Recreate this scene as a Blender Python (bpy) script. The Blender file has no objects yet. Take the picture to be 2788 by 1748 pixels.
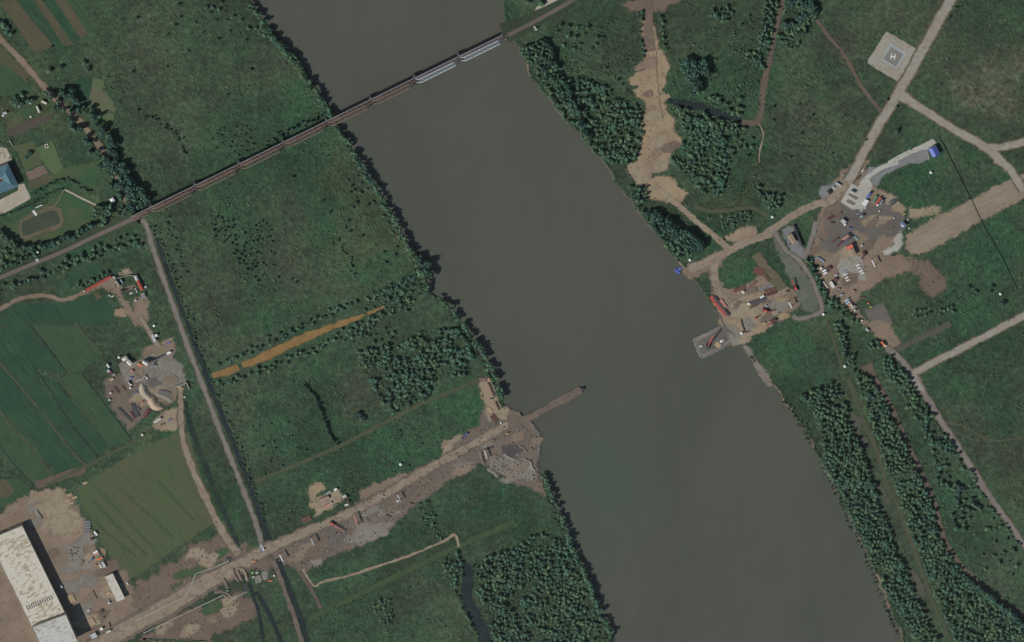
import bpy, math, random
import numpy as np
from mathutils import Vector, Matrix
from mathutils.geometry import tessellate_polygon
random.seed(7); RNG = np.random.default_rng(7)
S = bpy.context.scene; COL = S.collection
R = math.radians
# ---------------------------------------------------------------- camera, sky, sun, exposure
TILT = R(22.0); CT, ST = math.cos(TILT), math.sin(TILT)     # looking down from the north, 22 degrees off the vertical
cd = bpy.data.cameras.new('camera'); cam = bpy.data.objects.new('camera', cd); COL.objects.link(cam)
cd.type = 'ORTHO'; cd.ortho_scale = 1394.0; cd.clip_start = 10; cd.clip_end = 20000
cam.location = (0, 800 * ST, 800 * CT)
cam.rotation_euler = Matrix(((1, 0, 0), (0, CT, ST), (0, -ST, CT))).to_euler()
S.camera = cam
SUN_EL, SHADOW_DIR = R(39.0), R(28.0)                        # shadows fall 28 degrees north of east
w = bpy.data.worlds.new('World'); S.world = w; w.use_nodes = True
nt = w.node_tree; sky = nt.nodes.new('ShaderNodeTexSky'); sky.sky_type = 'NISHITA'; sky.sun_disc = False
sky.sun_elevation = SUN_EL; sky.sun_rotation = R(242); sky.air_density = 1.3; sky.dust_density = 1.2
bg = nt.nodes['Background']; nt.links.new(sky.outputs[0], bg.inputs[0]); bg.inputs[1].default_value = 0.052
sl = bpy.data.lights.new('sun', 'SUN'); sun = bpy.data.objects.new('sun', sl); COL.objects.link(sun)
sl.energy = 4.0; sl.angle = R(0.55); sl.color = (1.0, 0.95, 0.87)
d = Vector((math.cos(SHADOW_DIR) * math.cos(SUN_EL), math.sin(SHADOW_DIR) * math.cos(SUN_EL), -math.sin(SUN_EL)))
sun.rotation_euler = d.to_track_quat('-Z', 'Y').to_euler(); sun.location = (-300, -200, 400)
S.view_settings.view_transform = 'Standard'; S.view_settings.look = 'None'
S.view_settings.gamma = 1; S.view_settings.use_curve_mapping = False; S.view_settings.exposure = 0.0
S.render.film_transparent = False
# ---------------------------------------------------------------- map sheet coordinates -> metres
VIEW = {'F': (0, 0, 1.15589), 'P': (0, 0, 1.0)}
for c, ox in enumerate((0, 700, 1400, 2088)):
    for r, oy in enumerate((0, 440, 880, 1308)): VIEW['v%d%d' % (c, r)] = (ox, oy, .29106)
for k, ox, oy, wd in (('a', 2480, 340, 160), ('b', 2240, 420, 240), ('c', 2240, 570, 240), ('d', 2180, 700, 240), ('e', 1940, 700, 240),
        ('f', 1880, 830, 240), ('g', 0, 360, 240), ('h', 0, 240, 240), ('i', 220, 740, 240), ('j', 280, 900, 240), ('k', 280, 1040, 240),
        ('l', 160, 1480, 240), ('m', 160, 1600, 240), ('n', 700, 1400, 240), ('o', 840, 1290, 240), ('p', 1020, 1310, 240), ('q', 1260, 1010, 240),
        ('r', 1260, 1150, 240), ('s', 560, 1480, 240), ('t', 1400, 0, 240), ('u', 2280, 840, 240), ('x', 1100, 60, 300), ('z', 0, 1400, 300)):
    VIEW[k] = (ox, oy, wd / 2412.0)
def G(px, py, z=0.0):                                        # survey pixel (0.5 m) at height z -> ground metres
    return Vector(((px - 1394) * .5, ((874 - py) * .5 + z * ST) / CT, z))
def V(v, x, y, z=0.0):
    ox, oy, s = VIEW[v]; return G(ox + x * s, oy + y * s, z)
def pts(v, s, z=0.0):
    return [V(v, *map(float, p.split(',')), z) for p in s.split()]
# ---------------------------------------------------------------- materials
KR, KG, KB = 1.0, 1.0, 1.0
def lin(c): c /= 255.0; return c / 12.92 if c <= .04045 else ((c + .055) / 1.055) ** 2.4
def C(r, g, b, k=1.0): return (min(lin(r) / KR * k, .9), min(lin(g) / KG * k, .9), min(lin(b) / KB * k, .9), 1)
MATS = {}
def newmat(name, rough=.9, spec=.2):
    m = bpy.data.materials.new(name); m.use_nodes = True; b = m.node_tree.nodes['Principled BSDF']
    b.inputs['Roughness'].default_value = rough; b.inputs['Specular IOR Level'].default_value = spec
    return m, m.node_tree, b
def noise(t, vec, scale, detail=3, rough=.55):
    n = t.nodes.new('ShaderNodeTexNoise'); n.inputs['Scale'].default_value = scale
    n.inputs['Detail'].default_value = detail; n.inputs['Roughness'].default_value = rough
    t.links.new(vec, n.inputs['Vector']); return n.outputs['Fac']
def ramp(t, fac, lo, hi):
    n = t.nodes.new('ShaderNodeMapRange'); n.inputs[1].default_value = lo; n.inputs[2].default_value = hi
    n.interpolation_type = 'SMOOTHSTEP'; t.links.new(fac, n.inputs[0]); return n.outputs[0]
def mix(t, fac, a, b, mode='MIX'):
    n = t.nodes.new('ShaderNodeMix'); n.data_type = 'RGBA'; n.blend_type = mode
    for sock, v in ((n.inputs[0], fac), (n.inputs[6], a), (n.inputs[7], b)):
        if hasattr(v, 'node'): t.links.new(v, sock)
        else: sock.default_value = v
    return n.outputs[2]
def grey(t, fac, lo, hi):                                    # a 0..1 value -> grey multiplier
    n = t.nodes.new('ShaderNodeMapRange'); n.inputs[3].default_value = lo; n.inputs[4].default_value = hi
    t.links.new(fac, n.inputs[0]); return n.outputs[0]
def position(t, rot=0.0, sx=1.0, sy=1.0):
    g = t.nodes.new('ShaderNodeNewGeometry')
    if not rot and sx == sy == 1: return g.outputs['Position']
    v = t.nodes.new('ShaderNodeVectorRotate'); v.rotation_type = 'Z_AXIS'; v.inputs['Angle'].default_value = -rot
    t.links.new(g.outputs['Position'], v.inputs['Vector'])
    m = t.nodes.new('ShaderNodeVectorMath'); m.operation = 'MULTIPLY'; m.inputs[1].default_value = (sx, sy, 1)
    t.links.new(v.outputs[0], m.inputs[0]); return m.outputs[0]
def bump(t, b, h, s, dist=.3):
    n = t.nodes.new('ShaderNodeBump'); n.inputs['Strength'].default_value = s; n.inputs['Distance'].default_value = dist
    t.links.new(h, n.inputs['Height']); t.links.new(n.outputs[0], b.inputs['Normal'])
def earth(name, c1, c2, c3=None, s1=.03, s2=.12, s3=.55, fine=(.82, 1.18), rot=0, an=1.0, rough=.95, bmp=.4, w3=.6, spec=.1):
    """ground-like surface: broad patches of c1/c2, smaller patches of c3, fine grain; an > 1 stretches it along rot"""
    if name in MATS: return MATS[name]
    m, t, b = newmat(name, rough, spec)
    pos = position(t); ani = position(t, rot, 1.0 / an, 1.0) if an != 1 else pos
    col = mix(t, ramp(t, noise(t, pos, s1, 4), .35, .65), c1, c2)
    if c3: 
        f = t.nodes.new('ShaderNodeMath'); f.operation = 'MULTIPLY'; f.inputs[1].default_value = w3
        t.links.new(ramp(t, noise(t, ani, s2, 4), .48, .68), f.inputs[0]); col = mix(t, f.outputs[0], col, c3)
    fn = noise(t, ani, s3, 4, .7)
    col = mix(t, 1.0, col, grey(t, fn, 2 * fine[0] - 1, 2 * fine[1] - 1), 'MULTIPLY')
    t.links.new(col, b.inputs['Base Color'])
    if bmp: bump(t, b, fn, bmp)
    MATS[name] = m; return m
def paint(name, c, rough=.55, spec=.4, var=.12, metal=0.0):
    """painted or bare solid stuff with slight wear"""
    if name in MATS: return MATS[name]
    m, t, b = newmat(name, rough, spec); b.inputs['Metallic'].default_value = metal
    pos = position(t)
    col = mix(t, 1.0, c, grey(t, noise(t, pos, .5, 4, .7), 1 - 2 * var, 1 + 2 * var), 'MULTIPLY')
    t.links.new(col, b.inputs['Base Color']); MATS[name] = m; return m
def leafmat(name, c1, c2, c3=None):
    if name in MATS: return MATS[name]
    m, t, b = newmat(name, .7, .25)
    g = t.nodes.new('ShaderNodeNewGeometry'); o = t.nodes.new('ShaderNodeObjectInfo')
    col = mix(t, g.outputs['Random Per Island'], c1, c2)
    pos = g.outputs['Position']
    col = mix(t, ramp(t, noise(t, pos, .018, 3), .4, .65), col, c3 or c1)
    col = mix(t, 1.0, col, grey(t, o.outputs['Random'], .8, 1.25), 'MULTIPLY')
    t.links.new(col, b.inputs['Base Color']); MATS[name] = m; return m
# ---------------------------------------------------------------- object helpers
def tag(o, label=None, cat=None, group=None, kind=None):
    for k, v in (('label', label), ('category', cat), ('group', group), ('kind', kind)):
        if v: o[k] = v
    return o
def empty(name, loc, rz=0.0, label=None, cat=None, group=None, scale=None):
    o = bpy.data.objects.new(name, None); COL.objects.link(o); o.location = loc; o.rotation_euler = (0, 0, rz)
    o.empty_display_size = .5
    if scale: o.scale = scale
    return tag(o, label, cat, group)
def link(name, me, mat=None, parent=None):
    o = bpy.data.objects.new(name, me); COL.objects.link(o); o.parent = parent
    if mat:
        if not me.materials: me.materials.append(mat)
        elif me.materials[0] is not mat:
            o.material_slots[0].link = 'OBJECT'; o.material_slots[0].material = mat
    return o
class MB:
    """collects boxes, prisms and tubes; build() links them as ONE mesh object"""
    def __init__(s): s.v = []; s.f = []
    def add(s, vs, fs):
        n = len(s.v); s.v += [tuple(v) for v in vs]; s.f += [tuple(i + n for i in f) for f in fs]; return s
    def box(s, c, d, rz=0.0, tx=1.0, ty=1.0, dx=0.0):        # tx, ty: taper of the top; dx: top shifted along x
        cs, sn = math.cos(rz), math.sin(rz); vs = []
        for zz, kx, ky, sh in ((-.5, 1, 1, 0), (.5, tx, ty, dx)):
            for a, b in ((-.5, -.5), (.5, -.5), (.5, .5), (-.5, .5)):
                x, y = a * d[0] * kx + sh, b * d[1] * ky
                vs.append((c[0] + x * cs - y * sn, c[1] + x * sn + y * cs, c[2] + zz * d[2]))
        return s.add(vs, [(3, 2, 1, 0), (4, 5, 6, 7), (0, 1, 5, 4), (1, 2, 6, 5), (2, 3, 7, 6), (3, 0, 4, 7)])
    def prism(s, poly, z0, z1):
        n = len(poly); vs = [(p[0], p[1], z0) for p in poly] + [(p[0], p[1], z1) for p in poly]
        return s.add(vs, [tuple(range(n - 1, -1, -1)), tuple(range(n, 2 * n))] + [(i, (i + 1) % n, n + (i + 1) % n, n + i) for i in range(n)])
    def beam(s, p, q, wd, ht=None):
        p, q = Vector(p), Vector(q); d = (q - p).normalized(); ht = ht or wd
        u = d.cross(Vector((0, 0, 1)));  u = u.normalized() if u.length > 1e-4 else Vector((1, 0, 0))
        n = u.cross(d); vs = []
        for e in (p, q):
            for a, b in ((-1, -1), (1, -1), (1, 1), (-1, 1)): vs.append(e + u * a * wd / 2 + n * b * ht / 2)
        return s.add(vs, [(3, 2, 1, 0), (4, 5, 6, 7), (0, 1, 5, 4), (1, 2, 6, 5), (2, 3, 7, 6), (3, 0, 4, 7)])
    def cyl(s, p, q, r, n=10, r2=None):
        p, q = Vector(p), Vector(q); d = (q - p).normalized(); r2 = r if r2 is None else r2
        u = d.orthogonal().normalized(); v = d.cross(u); vs = []
        for e, rr in ((p, r), (q, r2)):
            for i in range(n):
                a = 2 * math.pi * i / n; vs.append(e + (u * math.cos(a) + v * math.sin(a)) * rr)
        return s.add(vs, [tuple(range(n - 1, -1, -1)), tuple(range(n, 2 * n))] + [(i, (i + 1) % n, n + (i + 1) % n, n + i) for i in range(n)])
    def mesh(s, name):
        me = bpy.data.meshes.new(name); me.from_pydata(s.v, [], s.f); me.update(); return me
    def build(s, name, mat, parent=None): return link(name, s.mesh(name), mat, parent)
def npmesh(name, verts, faces, smooth=False):                # faces: (n, k) int array
    me = bpy.data.meshes.new(name); nv, (nf, k) = len(verts), faces.shape
    me.vertices.add(nv); me.vertices.foreach_set('co', np.ascontiguousarray(verts, dtype=np.float32).ravel())
    me.loops.add(nf * k); me.loops.foreach_set('vertex_index', np.ascontiguousarray(faces, dtype=np.int32).ravel())
    me.polygons.add(nf); me.polygons.foreach_set('loop_start', np.arange(0, nf * k, k, dtype=np.int32))
    me.update(calc_edges=True); me.validate()
    if smooth: me.polygons.foreach_set('use_smooth', np.ones(nf, dtype=bool))
    return me
# ---------------------------------------------------------------- rasters (1 m map cells) that say what covers the ground
RW, RH = 1394, 874
COVER = np.zeros((RH, RW), dtype=np.uint8)                   # 0 rough vegetation, 1 bare or built, 2 crop, 3 water
def cells(poly):                                             # polygon (metres) -> map-cell coordinates
    return [(p[0] + 697, 437 - p[1] * CT) for p in poly]
def fillmask(poly):
    q = np.array(cells(poly)); x0, y0 = np.floor(q.min(0)).astype(int); x1, y1 = np.ceil(q.max(0)).astype(int) + 1
    x0, y0, x1, y1 = max(x0, 0), max(y0, 0), min(x1, RW), min(y1, RH)
    if x1 <= x0 or y1 <= y0: return None
    X, Y = np.meshgrid(np.arange(x0, x1) + .5, np.arange(y0, y1) + .5); ins = np.zeros(X.shape, bool); n = len(q)
    for i in range(n):
        (xa, ya), (xb, yb) = q[i], q[(i + 1) % n]
        if ya == yb: continue
        c = ((ya > Y) != (yb > Y)) & (X < (xb - xa) * (Y - ya) / (yb - ya) + xa); ins ^= c
    return (slice(y0, y1), slice(x0, x1), ins)
def cover(poly, val):
    r = fillmask(poly)
    if r: COVER[r[0], r[1]][r[2]] = val
def vnoise(shape, cell, seed):                               # smooth value noise on the raster
    g = np.random.default_rng(seed); h, wd = shape; gy, gx = int(h / cell) + 3, int(wd / cell) + 3; a = g.random((gy, gx))
    y = np.arange(h) / cell; x = np.arange(wd) / cell; iy, ix = y.astype(int), x.astype(int)
    fy, fx = (y - iy)[:, None], (x - ix)[None, :]; fy, fx = fy * fy * (3 - 2 * fy), fx * fx * (3 - 2 * fx)
    return (a[iy][:, ix] * (1 - fy) * (1 - fx) + a[iy + 1][:, ix] * fy * (1 - fx) + a[iy][:, ix + 1] * (1 - fy) * fx + a[iy + 1][:, ix + 1] * fy * fx)
# ---------------------------------------------------------------- flat ground pieces with uneven edges
def wobble(line, amp, closed, seed, step=2.0):
    g = random.Random(seed); out = []; n = len(line); ph = [g.uniform(0, 6.28) for _ in range(8)]; s = 0.0
    for i in range(n if closed else n - 1):
        p, q = Vector(line[i]), Vector(line[(i + 1) % n]); L = (q - p).length
        if L < 1e-6: continue
        k = max(1, int(L / step)); d = (q - p) / L; nr = Vector((-d.y, d.x, 0))
        for j in range(k):
            t = j / k; u = s + L * t
            o = .45 * math.sin(u / 3.1 + ph[0]) + .5 * math.sin(u / 7.3 + ph[1]) + .6 * math.sin(u / 17 + ph[2]) + g.uniform(-.6, .6)
            out.append(p + (q - p) * t + nr * amp * o)
        s += L
    if not closed: out.append(Vector(line[-1]))
    return out
ZC = [.02, .5]                                               # flat pieces lie 0.7 mm above one another in the order they are laid
def layer(under=False):
    k = 1 if under else 0; ZC[k] += .0007; return ZC[k]
SOFT = {}
def soft(mat):
    """same soil, thinning out into whatever lies under it where the 'edge' value falls to 0"""
    if mat.name in SOFT: return SOFT[mat.name]
    m = mat.copy(); m.name = mat.name + '_fading'; t = m.node_tree; b = t.nodes['Principled BSDF']; o = t.nodes['Material Output']
    at = t.nodes.new('ShaderNodeAttribute'); at.attribute_name = 'edge'; pos = position(t)
    def add(p, q): n = t.nodes.new('ShaderNodeMath'); n.operation = 'ADD'; t.links.new(p, n.inputs[0]); t.links.new(q, n.inputs[1]); return n.outputs[0]
    lv = add(add(at.outputs['Fac'], grey(t, noise(t, pos, .13, 4, .7), -1.2, 1.2)), grey(t, noise(t, pos, 1.3, 3, .8), -1.9, 1.9))   # clods and tufts at the edge
    mx = t.nodes.new('ShaderNodeMixShader'); tr = t.nodes.new('ShaderNodeBsdfTransparent'); t.links.new(ramp(t, lv, .46, .54), mx.inputs[0])
    t.links.new(tr.outputs[0], mx.inputs[1]); t.links.new(b.outputs[0], mx.inputs[2]); t.links.new(mx.outputs[0], o.inputs['Surface']); SOFT[mat.name] = m; return m
def edgeattr(me, vals):
    a = me.attributes.new('edge', 'FLOAT', 'POINT'); a.data.foreach_set('value', np.array(vals, dtype=np.float32))
def sheet(name, poly, z, mat, rag=1.0, kind='structure', parent=None, cov=1, seed=None):
    z = layer()
    seed = seed if seed is not None else int(abs(poly[0][0] * 13 + poly[0][1] * 7)) + len(poly)
    q = wobble(poly, rag, True, seed, 3.0) if rag else [Vector(p) for p in poly]
    q = [Vector((p.x, p.y, z)) for p in q]; n = len(q); fade = rag >= .8; outer = []
    if fade:
        ar = sum(q[k].x * q[(k + 1) % n].y - q[(k + 1) % n].x * q[k].y for k in range(n)); sg = 1 if ar > 0 else -1; inner = []
        for k in range(n):
            a, b = q[(k - 3) % n], q[(k + 3) % n]; d = b - a; d.z = 0; d = d.normalized() if d.length > 1e-5 else Vector((1, 0, 0)); o_ = Vector((d.y * sg, -d.x * sg, 0)); outer.append(tuple(q[k] + o_ * (3.4 + rag * .6))); inner.append(q[k] - o_ * 1.8)
        q = inner
    vs, fs = [tuple(p) for p in q] + outer, [tuple(t) for t in tessellate_polygon([q])]
    if fade:
        for k in range(n): fs.append((k, (k + 1) % n, n + (k + 1) % n, n + k))
    me = bpy.data.meshes.new(name); me.from_pydata(vs, [], fs); me.update()
    if fade: edgeattr(me, [1.2] * n + [-.25] * n)
    if cov: cover(poly, cov)
    o = link(name, me, soft(mat) if fade else mat, parent)
    if kind and not parent: o['kind'] = kind
    return o
def smoothline(line, step=5.0):                              # Catmull-Rom
    if len(line) < 3: return [Vector(p) for p in line]
    L = [Vector(p) for p in line]; L = [L[0] * 2 - L[1]] + L + [L[-1] * 2 - L[-2]]; out = []
    for i in range(1, len(L) - 2):
        a, b, c, e = L[i - 1], L[i], L[i + 1], L[i + 2]; k = max(1, int((c - b).length / step))
        for j in range(k):
            t = j / k
            out.append(.5 * (2 * b + (c - a) * t + (2 * a - 5 * b + 4 * c - e) * t * t + (3 * b - a - 3 * c + e) * t ** 3))
    out.append(L[-2]); return out
def ribbon(name, line, width, z, mat, rag=.7, parent=None, cov=1, z2=None, step=3.0):
    z = layer(parent is not None)
    """a road, path or ditch strip along a line; width a number or one per given point"""
    ws = width if isinstance(width, (list, tuple)) else [width] * len(line)
    base = [Vector(p) for p in line]; seg = [0.0]
    for i in range(1, len(base)): seg.append(seg[-1] + (base[i].xy - base[i - 1].xy).length)
    sm = smoothline([Vector((p.x, p.y, 0)) for p in base], step); g = random.Random(int(abs(sm[0].x * 11 + sm[0].y * 5)) + len(sm))
    fade = rag >= .5 and min(ws) > 1.3; ev = []
    vs, fs, tot, acc = [], [], sum((sm[i + 1] - sm[i]).length for i in range(len(sm) - 1)), 0.0; ph = [g.uniform(0, 6.28) for _ in range(6)]; edge = [[], []]
    for i, p in enumerate(sm):
        a, b = sm[max(i - 1, 0)], sm[min(i + 1, len(sm) - 1)]; d = (b - a).normalized(); nr = Vector((-d.y, d.x, 0))
        if i: acc += (p - sm[i - 1]).length
        u = acc / max(tot, 1e-6) * seg[-1]; wd = float(np.interp(u, seg, ws)) / 2
        pair = []
        for k, sg in enumerate((1, -1)):
            o = rag * (.4 * math.sin(acc / 3.7 + ph[k]) + .5 * math.sin(acc / 9.1 + ph[2 + k]) + g.uniform(-.5, .5))
            q = p + nr * sg * max(wd + o, .2); edge[k].append(q); pair.append(q)
        if fade:
            e_ = min(2.4, .6 + wd * .4); vs += [(x.x, x.y, z) for x in (p + nr * ((pair[0] - p).length + e_), pair[0], pair[1], p - nr * ((pair[1] - p).length + e_))]; ev += [-.1, 1.1, 1.1, -.1]
        else: vs += [(x.x, x.y, z) for x in pair]
        if i:
            c = 4 if fade else 2; n = c * i; fs += [(n - c + k, n - c + k + 1, n + k + 1, n + k) for k in range(c - 1)]
    me = bpy.data.meshes.new(name); me.from_pydata(vs, [], fs); me.update()
    if sum(p.normal.z for p in me.polygons) < 0: me.flip_normals()
    if cov: cover(edge[0] + edge[1][::-1], cov)
    if fade: edgeattr(me, ev)
    o = link(name, me, soft(mat) if fade else mat, parent)
    if not parent: o['kind'] = 'structure'
    return o
# ================================================================ LARGE STRUCTURE: ground, river, fields, yards, roads
WB = pts('F', '588,0 611,40 649,90 674,125 703,160 733,190 753,225 785,268 808,312 831,360 864,410 894,460 919,505 944,550 968,590 992,640 1003,680 1043,715 1079,760 1114,810 1146,860 1166,910 1190,958 1222,984 1254,998 1266,1035 1270,1070 1262,1090 1284,1150 1309,1210 1330,1260 1364,1340 1394,1400 1424,1460 1446,1512')
EB = pts('F', '1184,0 1186,20 1190,50 1196,70 1215,100 1235,140 1250,180 1275,215 1300,245 1330,280 1365,315 1395,350 1420,385 1450,430 1480,465 1500,500 1530,535 1555,565 1575,590 1600,620 1620,645 1640,665 1660,690 1680,725 1700,755 1725,790 1742,812 1775,850 1800,885 1830,920 1845,945 1870,975 1890,1005 1910,1040 1930,1080 1950,1120 1975,1165 2000,1215 2020,1260 2045,1310 2065,1360 2085,1400 2105,1450 2125,1512')
def xbank(line, Y):
    ys = [p.y for p in line][::-1]; xs = [p.x for p in line][::-1]
    y0, y1 = ys[0], ys[-1]
    x = np.interp(Y, ys, xs); x = np.where(Y < y0, xs[0] - (Y - y0) * .45, x); return np.where(Y > y1, xs[-1] - (Y - y1) * .35, x)
Ys = np.concatenate([[-6000, -3000, -1200], np.arange(-489, 490, 3.0), [1200, 3000, 6000]])
jig = (vnoise((1, len(Ys)), 3, 5)[0] - .5) * 5 + (np.random.default_rng(3).random(len(Ys)) - .5) * 2.2
jig2 = (vnoise((1, len(Ys)), 3, 6)[0] - .5) * 5 + (np.random.default_rng(4).random(len(Ys)) - .5) * 2.2
XW, XE = xbank(WB, Ys) + jig, xbank(EB, Ys) + jig2
NW_, NE_ = 300, 300
rows = []
for y, xw, xe in zip(Ys, XW, XE):
    a = np.concatenate([[-6000], np.linspace(min(-720, xw - 200), xw, NW_), [xw + 2.5, xw + 9, xe - 9, xe - 2.5], np.linspace(xe, max(720, xe + 200), NE_), [6000]])
    z = np.zeros(len(a)); z[NW_ + 1] = -2.0; z[NW_ + 2] = z[NW_ + 3] = -6; z[NW_ + 4] = -2.0
    rows.append(np.stack([a, np.full(len(a), y), z], 1))
GV = np.concatenate(rows); nc = NW_ + NE_ + 6; nr = len(Ys)
i = np.arange(nr - 1)[:, None] * nc + np.arange(nc - 1)[None, :]
GF = np.stack([i, i + 1, i + nc + 1, i + nc], -1).reshape(-1, 4)
me = npmesh('ground', GV, GF)
MEAD, LUSH, BROWN, DARK, OLIVE, PALE, TAN = (57, 73, 56), (48, 74, 54), (68, 74, 60), (44, 60, 50), (72, 82, 58), (90, 92, 76), (108, 100, 88)
BLOBS = '''400,180,260,170 MEAD 1;330,140,120,80 BROWN .6;520,120,120,60 LUSH .5;620,180,130,80 BROWN .5;690,270,90,40 LUSH .9;560,60,110,60 MEAD .8
430,260,60,80 BROWN .6;500,330,120,80 LUSH .5;400,330,70,60 BROWN .5;330,60,60,90 BROWN .5;640,100,60,50 LUSH .6;700,360,100,45 LUSH 1;540,420,110,50 LUSH .7
690,540,60,110 BROWN .8;750,470,70,90 LUSH .9;880,590,60,100 OLIVE .6;820,450,50,60 OLIVE .4;600,560,60,110 LUSH .6;500,600,60,110 MEAD .6;470,690,50,110 BROWN .7
640,760,110,60 LUSH .6;720,650,80,50 BROWN .7;560,820,90,50 BROWN .6;900,680,70,40 LUSH .6;950,620,40,60 LUSH .6;560,960,60,90 BROWN .6;660,930,90,50 BROWN .4
800,920,140,90 LUSH .8;880,930,50,90 BROWN .8;700,1060,110,70 LUSH .9;900,1050,140,60 LUSH .9;1080,960,60,60 LUSH .9;620,1090,50,70 BROWN .5;1050,930,60,60 LUSH .7
700,1160,90,60 LUSH .7;850,1120,90,50 LUSH .7;1150,1180,120,60 LUSH 1;950,1250,110,40 LUSH .9;1240,1250,60,60 LUSH 1;880,1260,40,30 BROWN .8;800,1400,110,70 LUSH .6;980,1400,60,60 BROWN .5
1060,1440,40,60 OLIVE .5;850,1480,120,50 LUSH .5;1330,1280,30,60 MEAD .6;640,1400,40,70 MEAD .7;1010,1340,60,40 LUSH .7
100,60,110,60 MEAD .8;60,230,80,60 OLIVE .6;160,150,50,40 LUSH .6;190,380,60,60 LUSH .7;120,470,80,60 LUSH .8;200,500,50,40 OLIVE .6;300,560,60,40 LUSH .7;100,680,80,30 BROWN .5;180,640,60,30 LUSH .9
380,600,30,60 BROWN .5;390,700,20,80 OLIVE .6;430,1000,30,80 LUSH .6;470,1120,30,90 LUSH .6;560,1200,30,90 LUSH .8
1215,25,30,30 LUSH 1;1225,85,30,20 LUSH 1;1255,70,20,20 BROWN .7;1420,80,120,60 MEAD .8;1400,20,60,20 LUSH .7;1480,30,70,20 BROWN .5;1350,180,80,60 LUSH .5;1420,200,60,60 BROWN .35
1650,60,100,60 MEAD .9;1620,40,40,40 BROWN .5;1740,60,70,60 MEAD .7;1620,220,60,50 LUSH .8;1730,200,70,60 LUSH .8;1680,300,100,60 LUSH .7;1740,400,70,50 LUSH .8;1600,400,50,40 MEAD .8
1850,250,60,90 LUSH .4;1930,250,90,110 BROWN .8;1980,320,60,80 BROWN .5;1990,90,90,60 BROWN .7;2100,40,110,50 BROWN .9;1960,180,60,50 LUSH .4;2180,60,60,60 BROWN .6;2300,60,110,60 MEAD .9;2390,30,50,50 LUSH .5
2260,150,110,70 BROWN .9;2340,190,90,60 PALE .75;2380,140,50,60 PALE .5;2200,200,60,40 MEAD .7;2120,300,60,40 LUSH .6;2170,300,50,40 BROWN .4;2300,330,60,40 MEAD .8;2390,300,40,40 BROWN .5
1900,420,80,50 MEAD .8;1870,380,60,40 BROWN .4;2170,430,90,50 LUSH 1;2280,400,50,80 BROWN .5;2220,480,50,30 LUSH .8;2330,420,50,40 LUSH .8;2300,600,110,80 LUSH 1;2390,560,50,60 LUSH .8;2200,700,70,50 LUSH .6;2280,740,100,50 LUSH .9
2150,720,60,50 MEAD .7;2120,680,40,40 OLIVE .5;2300,690,50,40 LUSH .8;2200,820,110,40 LUSH .8;2330,800,110,40 LUSH .7;2260,900,110,60 LUSH .6;2350,960,70,60 LUSH .8;2300,1060,80,60 BROWN .6;2380,1080,50,60 BROWN .6;2360,1180,50,50 OLIVE .6
1850,830,90,60 LUSH 1;1900,900,60,40 LUSH .9;1840,860,40,30 OLIVE .4;1760,640,60,50 LUSH 1;1860,640,40,70 LUSH .9;1620,540,80,50 LUSH .9;1720,470,80,30 OLIVE .7;1780,500,60,20 LUSH .5;1900,960,40,60 LUSH .8;1960,1060,30,90 LUSH .7
2010,1000,30,90 OLIVE .8;2080,1180,40,110 BROWN .5;2120,1330,40,110 BROWN .6;2190,1440,40,80 BROWN .6;2150,1000,50,90 LUSH .8;2230,1160,50,100 LUSH .6;2300,1260,70,80 LUSH .7;2350,1380,70,70 BROWN .4;2010,1210,25,60 LUSH .6;2090,1420,20,60 LUSH .5;1960,760,40,50 OLIVE .5;2030,780,40,40 LUSH .5
370,1080,50,40 OLIVE .6;590,1440,40,40 LUSH .6;590,1490,60,20 OLIVE .8;620,1350,40,30 BROWN .7;440,1300,80,40 TAN .4;500,1440,90,40 BROWN .9;380,1280,40,30 LUSH .5'''
T = np.zeros((RH, RW, 3)); base = np.array([lin(c) for c in MEAD]); T[:] = base
yy, xx = np.mgrid[0:RH, 0:RW]
wx = (vnoise((RH, RW), 40, 11) - .5) * 70 + (vnoise((RH, RW), 14, 12) - .5) * 26 + (vnoise((RH, RW), 5, 14) - .5) * 9
wy = (vnoise((RH, RW), 40, 21) - .5) * 70 + (vnoise((RH, RW), 14, 22) - .5) * 26 + (vnoise((RH, RW), 5, 24) - .5) * 9
XX, YY = xx + wx, yy + wy
for ent in BLOBS.replace('\n', ';').split(';'):
    q, cn, wt = ent.split(); cx, cy, rx, ry = [float(a) * 1.15589 / 2 for a in q.split(',')]
    m_ = int(max(rx, ry) * 2.2 + 60); y0, y1, x0, x1 = max(int(cy) - m_, 0), min(int(cy) + m_, RH), max(int(cx) - m_, 0), min(int(cx) + m_, RW)
    if y1 <= y0 or x1 <= x0: continue
    dx, dy = (XX[y0:y1, x0:x1] - cx) / rx, (YY[y0:y1, x0:x1] - cy) / ry
    wgt = (np.exp(-(dx * dx + dy * dy) ** 1.2) * float(wt))[..., None]
    T[y0:y1, x0:x1] = T[y0:y1, x0:x1] * (1 - wgt) + np.array([lin(c) for c in globals()[cn]]) * wgt
n1, n2, n3 = vnoise((RH, RW), 60, 31), vnoise((RH, RW), 18, 32), vnoise((RH, RW), 6, 33)
k1 = np.clip((n1 * .4 + n2 * .35 + n3 * .25 - .5) * 2.4, -.5, .5)[..., None]
T = T * (1 + .42 * k1) ; T[..., 0] *= 1 - .10 * k1[..., 0]; T[..., 1] *= 1 + .06 * k1[..., 0]
ix = np.clip(GV[:, 0] + 697, 0, RW - 1).astype(int); iy = np.clip(437 - GV[:, 1] * CT, 0, RH - 1).astype(int)
col = np.ones((len(GV), 4), np.float32); col[:, :3] = T[iy, ix] / np.array([KR, KG, KB])
wet = GV[:, 2] < -.5; col[wet, :3] = [lin(92), lin(84), lin(70)]
out = (np.abs(GV[:, 0]) > 800) | (np.abs(GV[:, 1]) > 500); col[out, :3] = base
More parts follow.
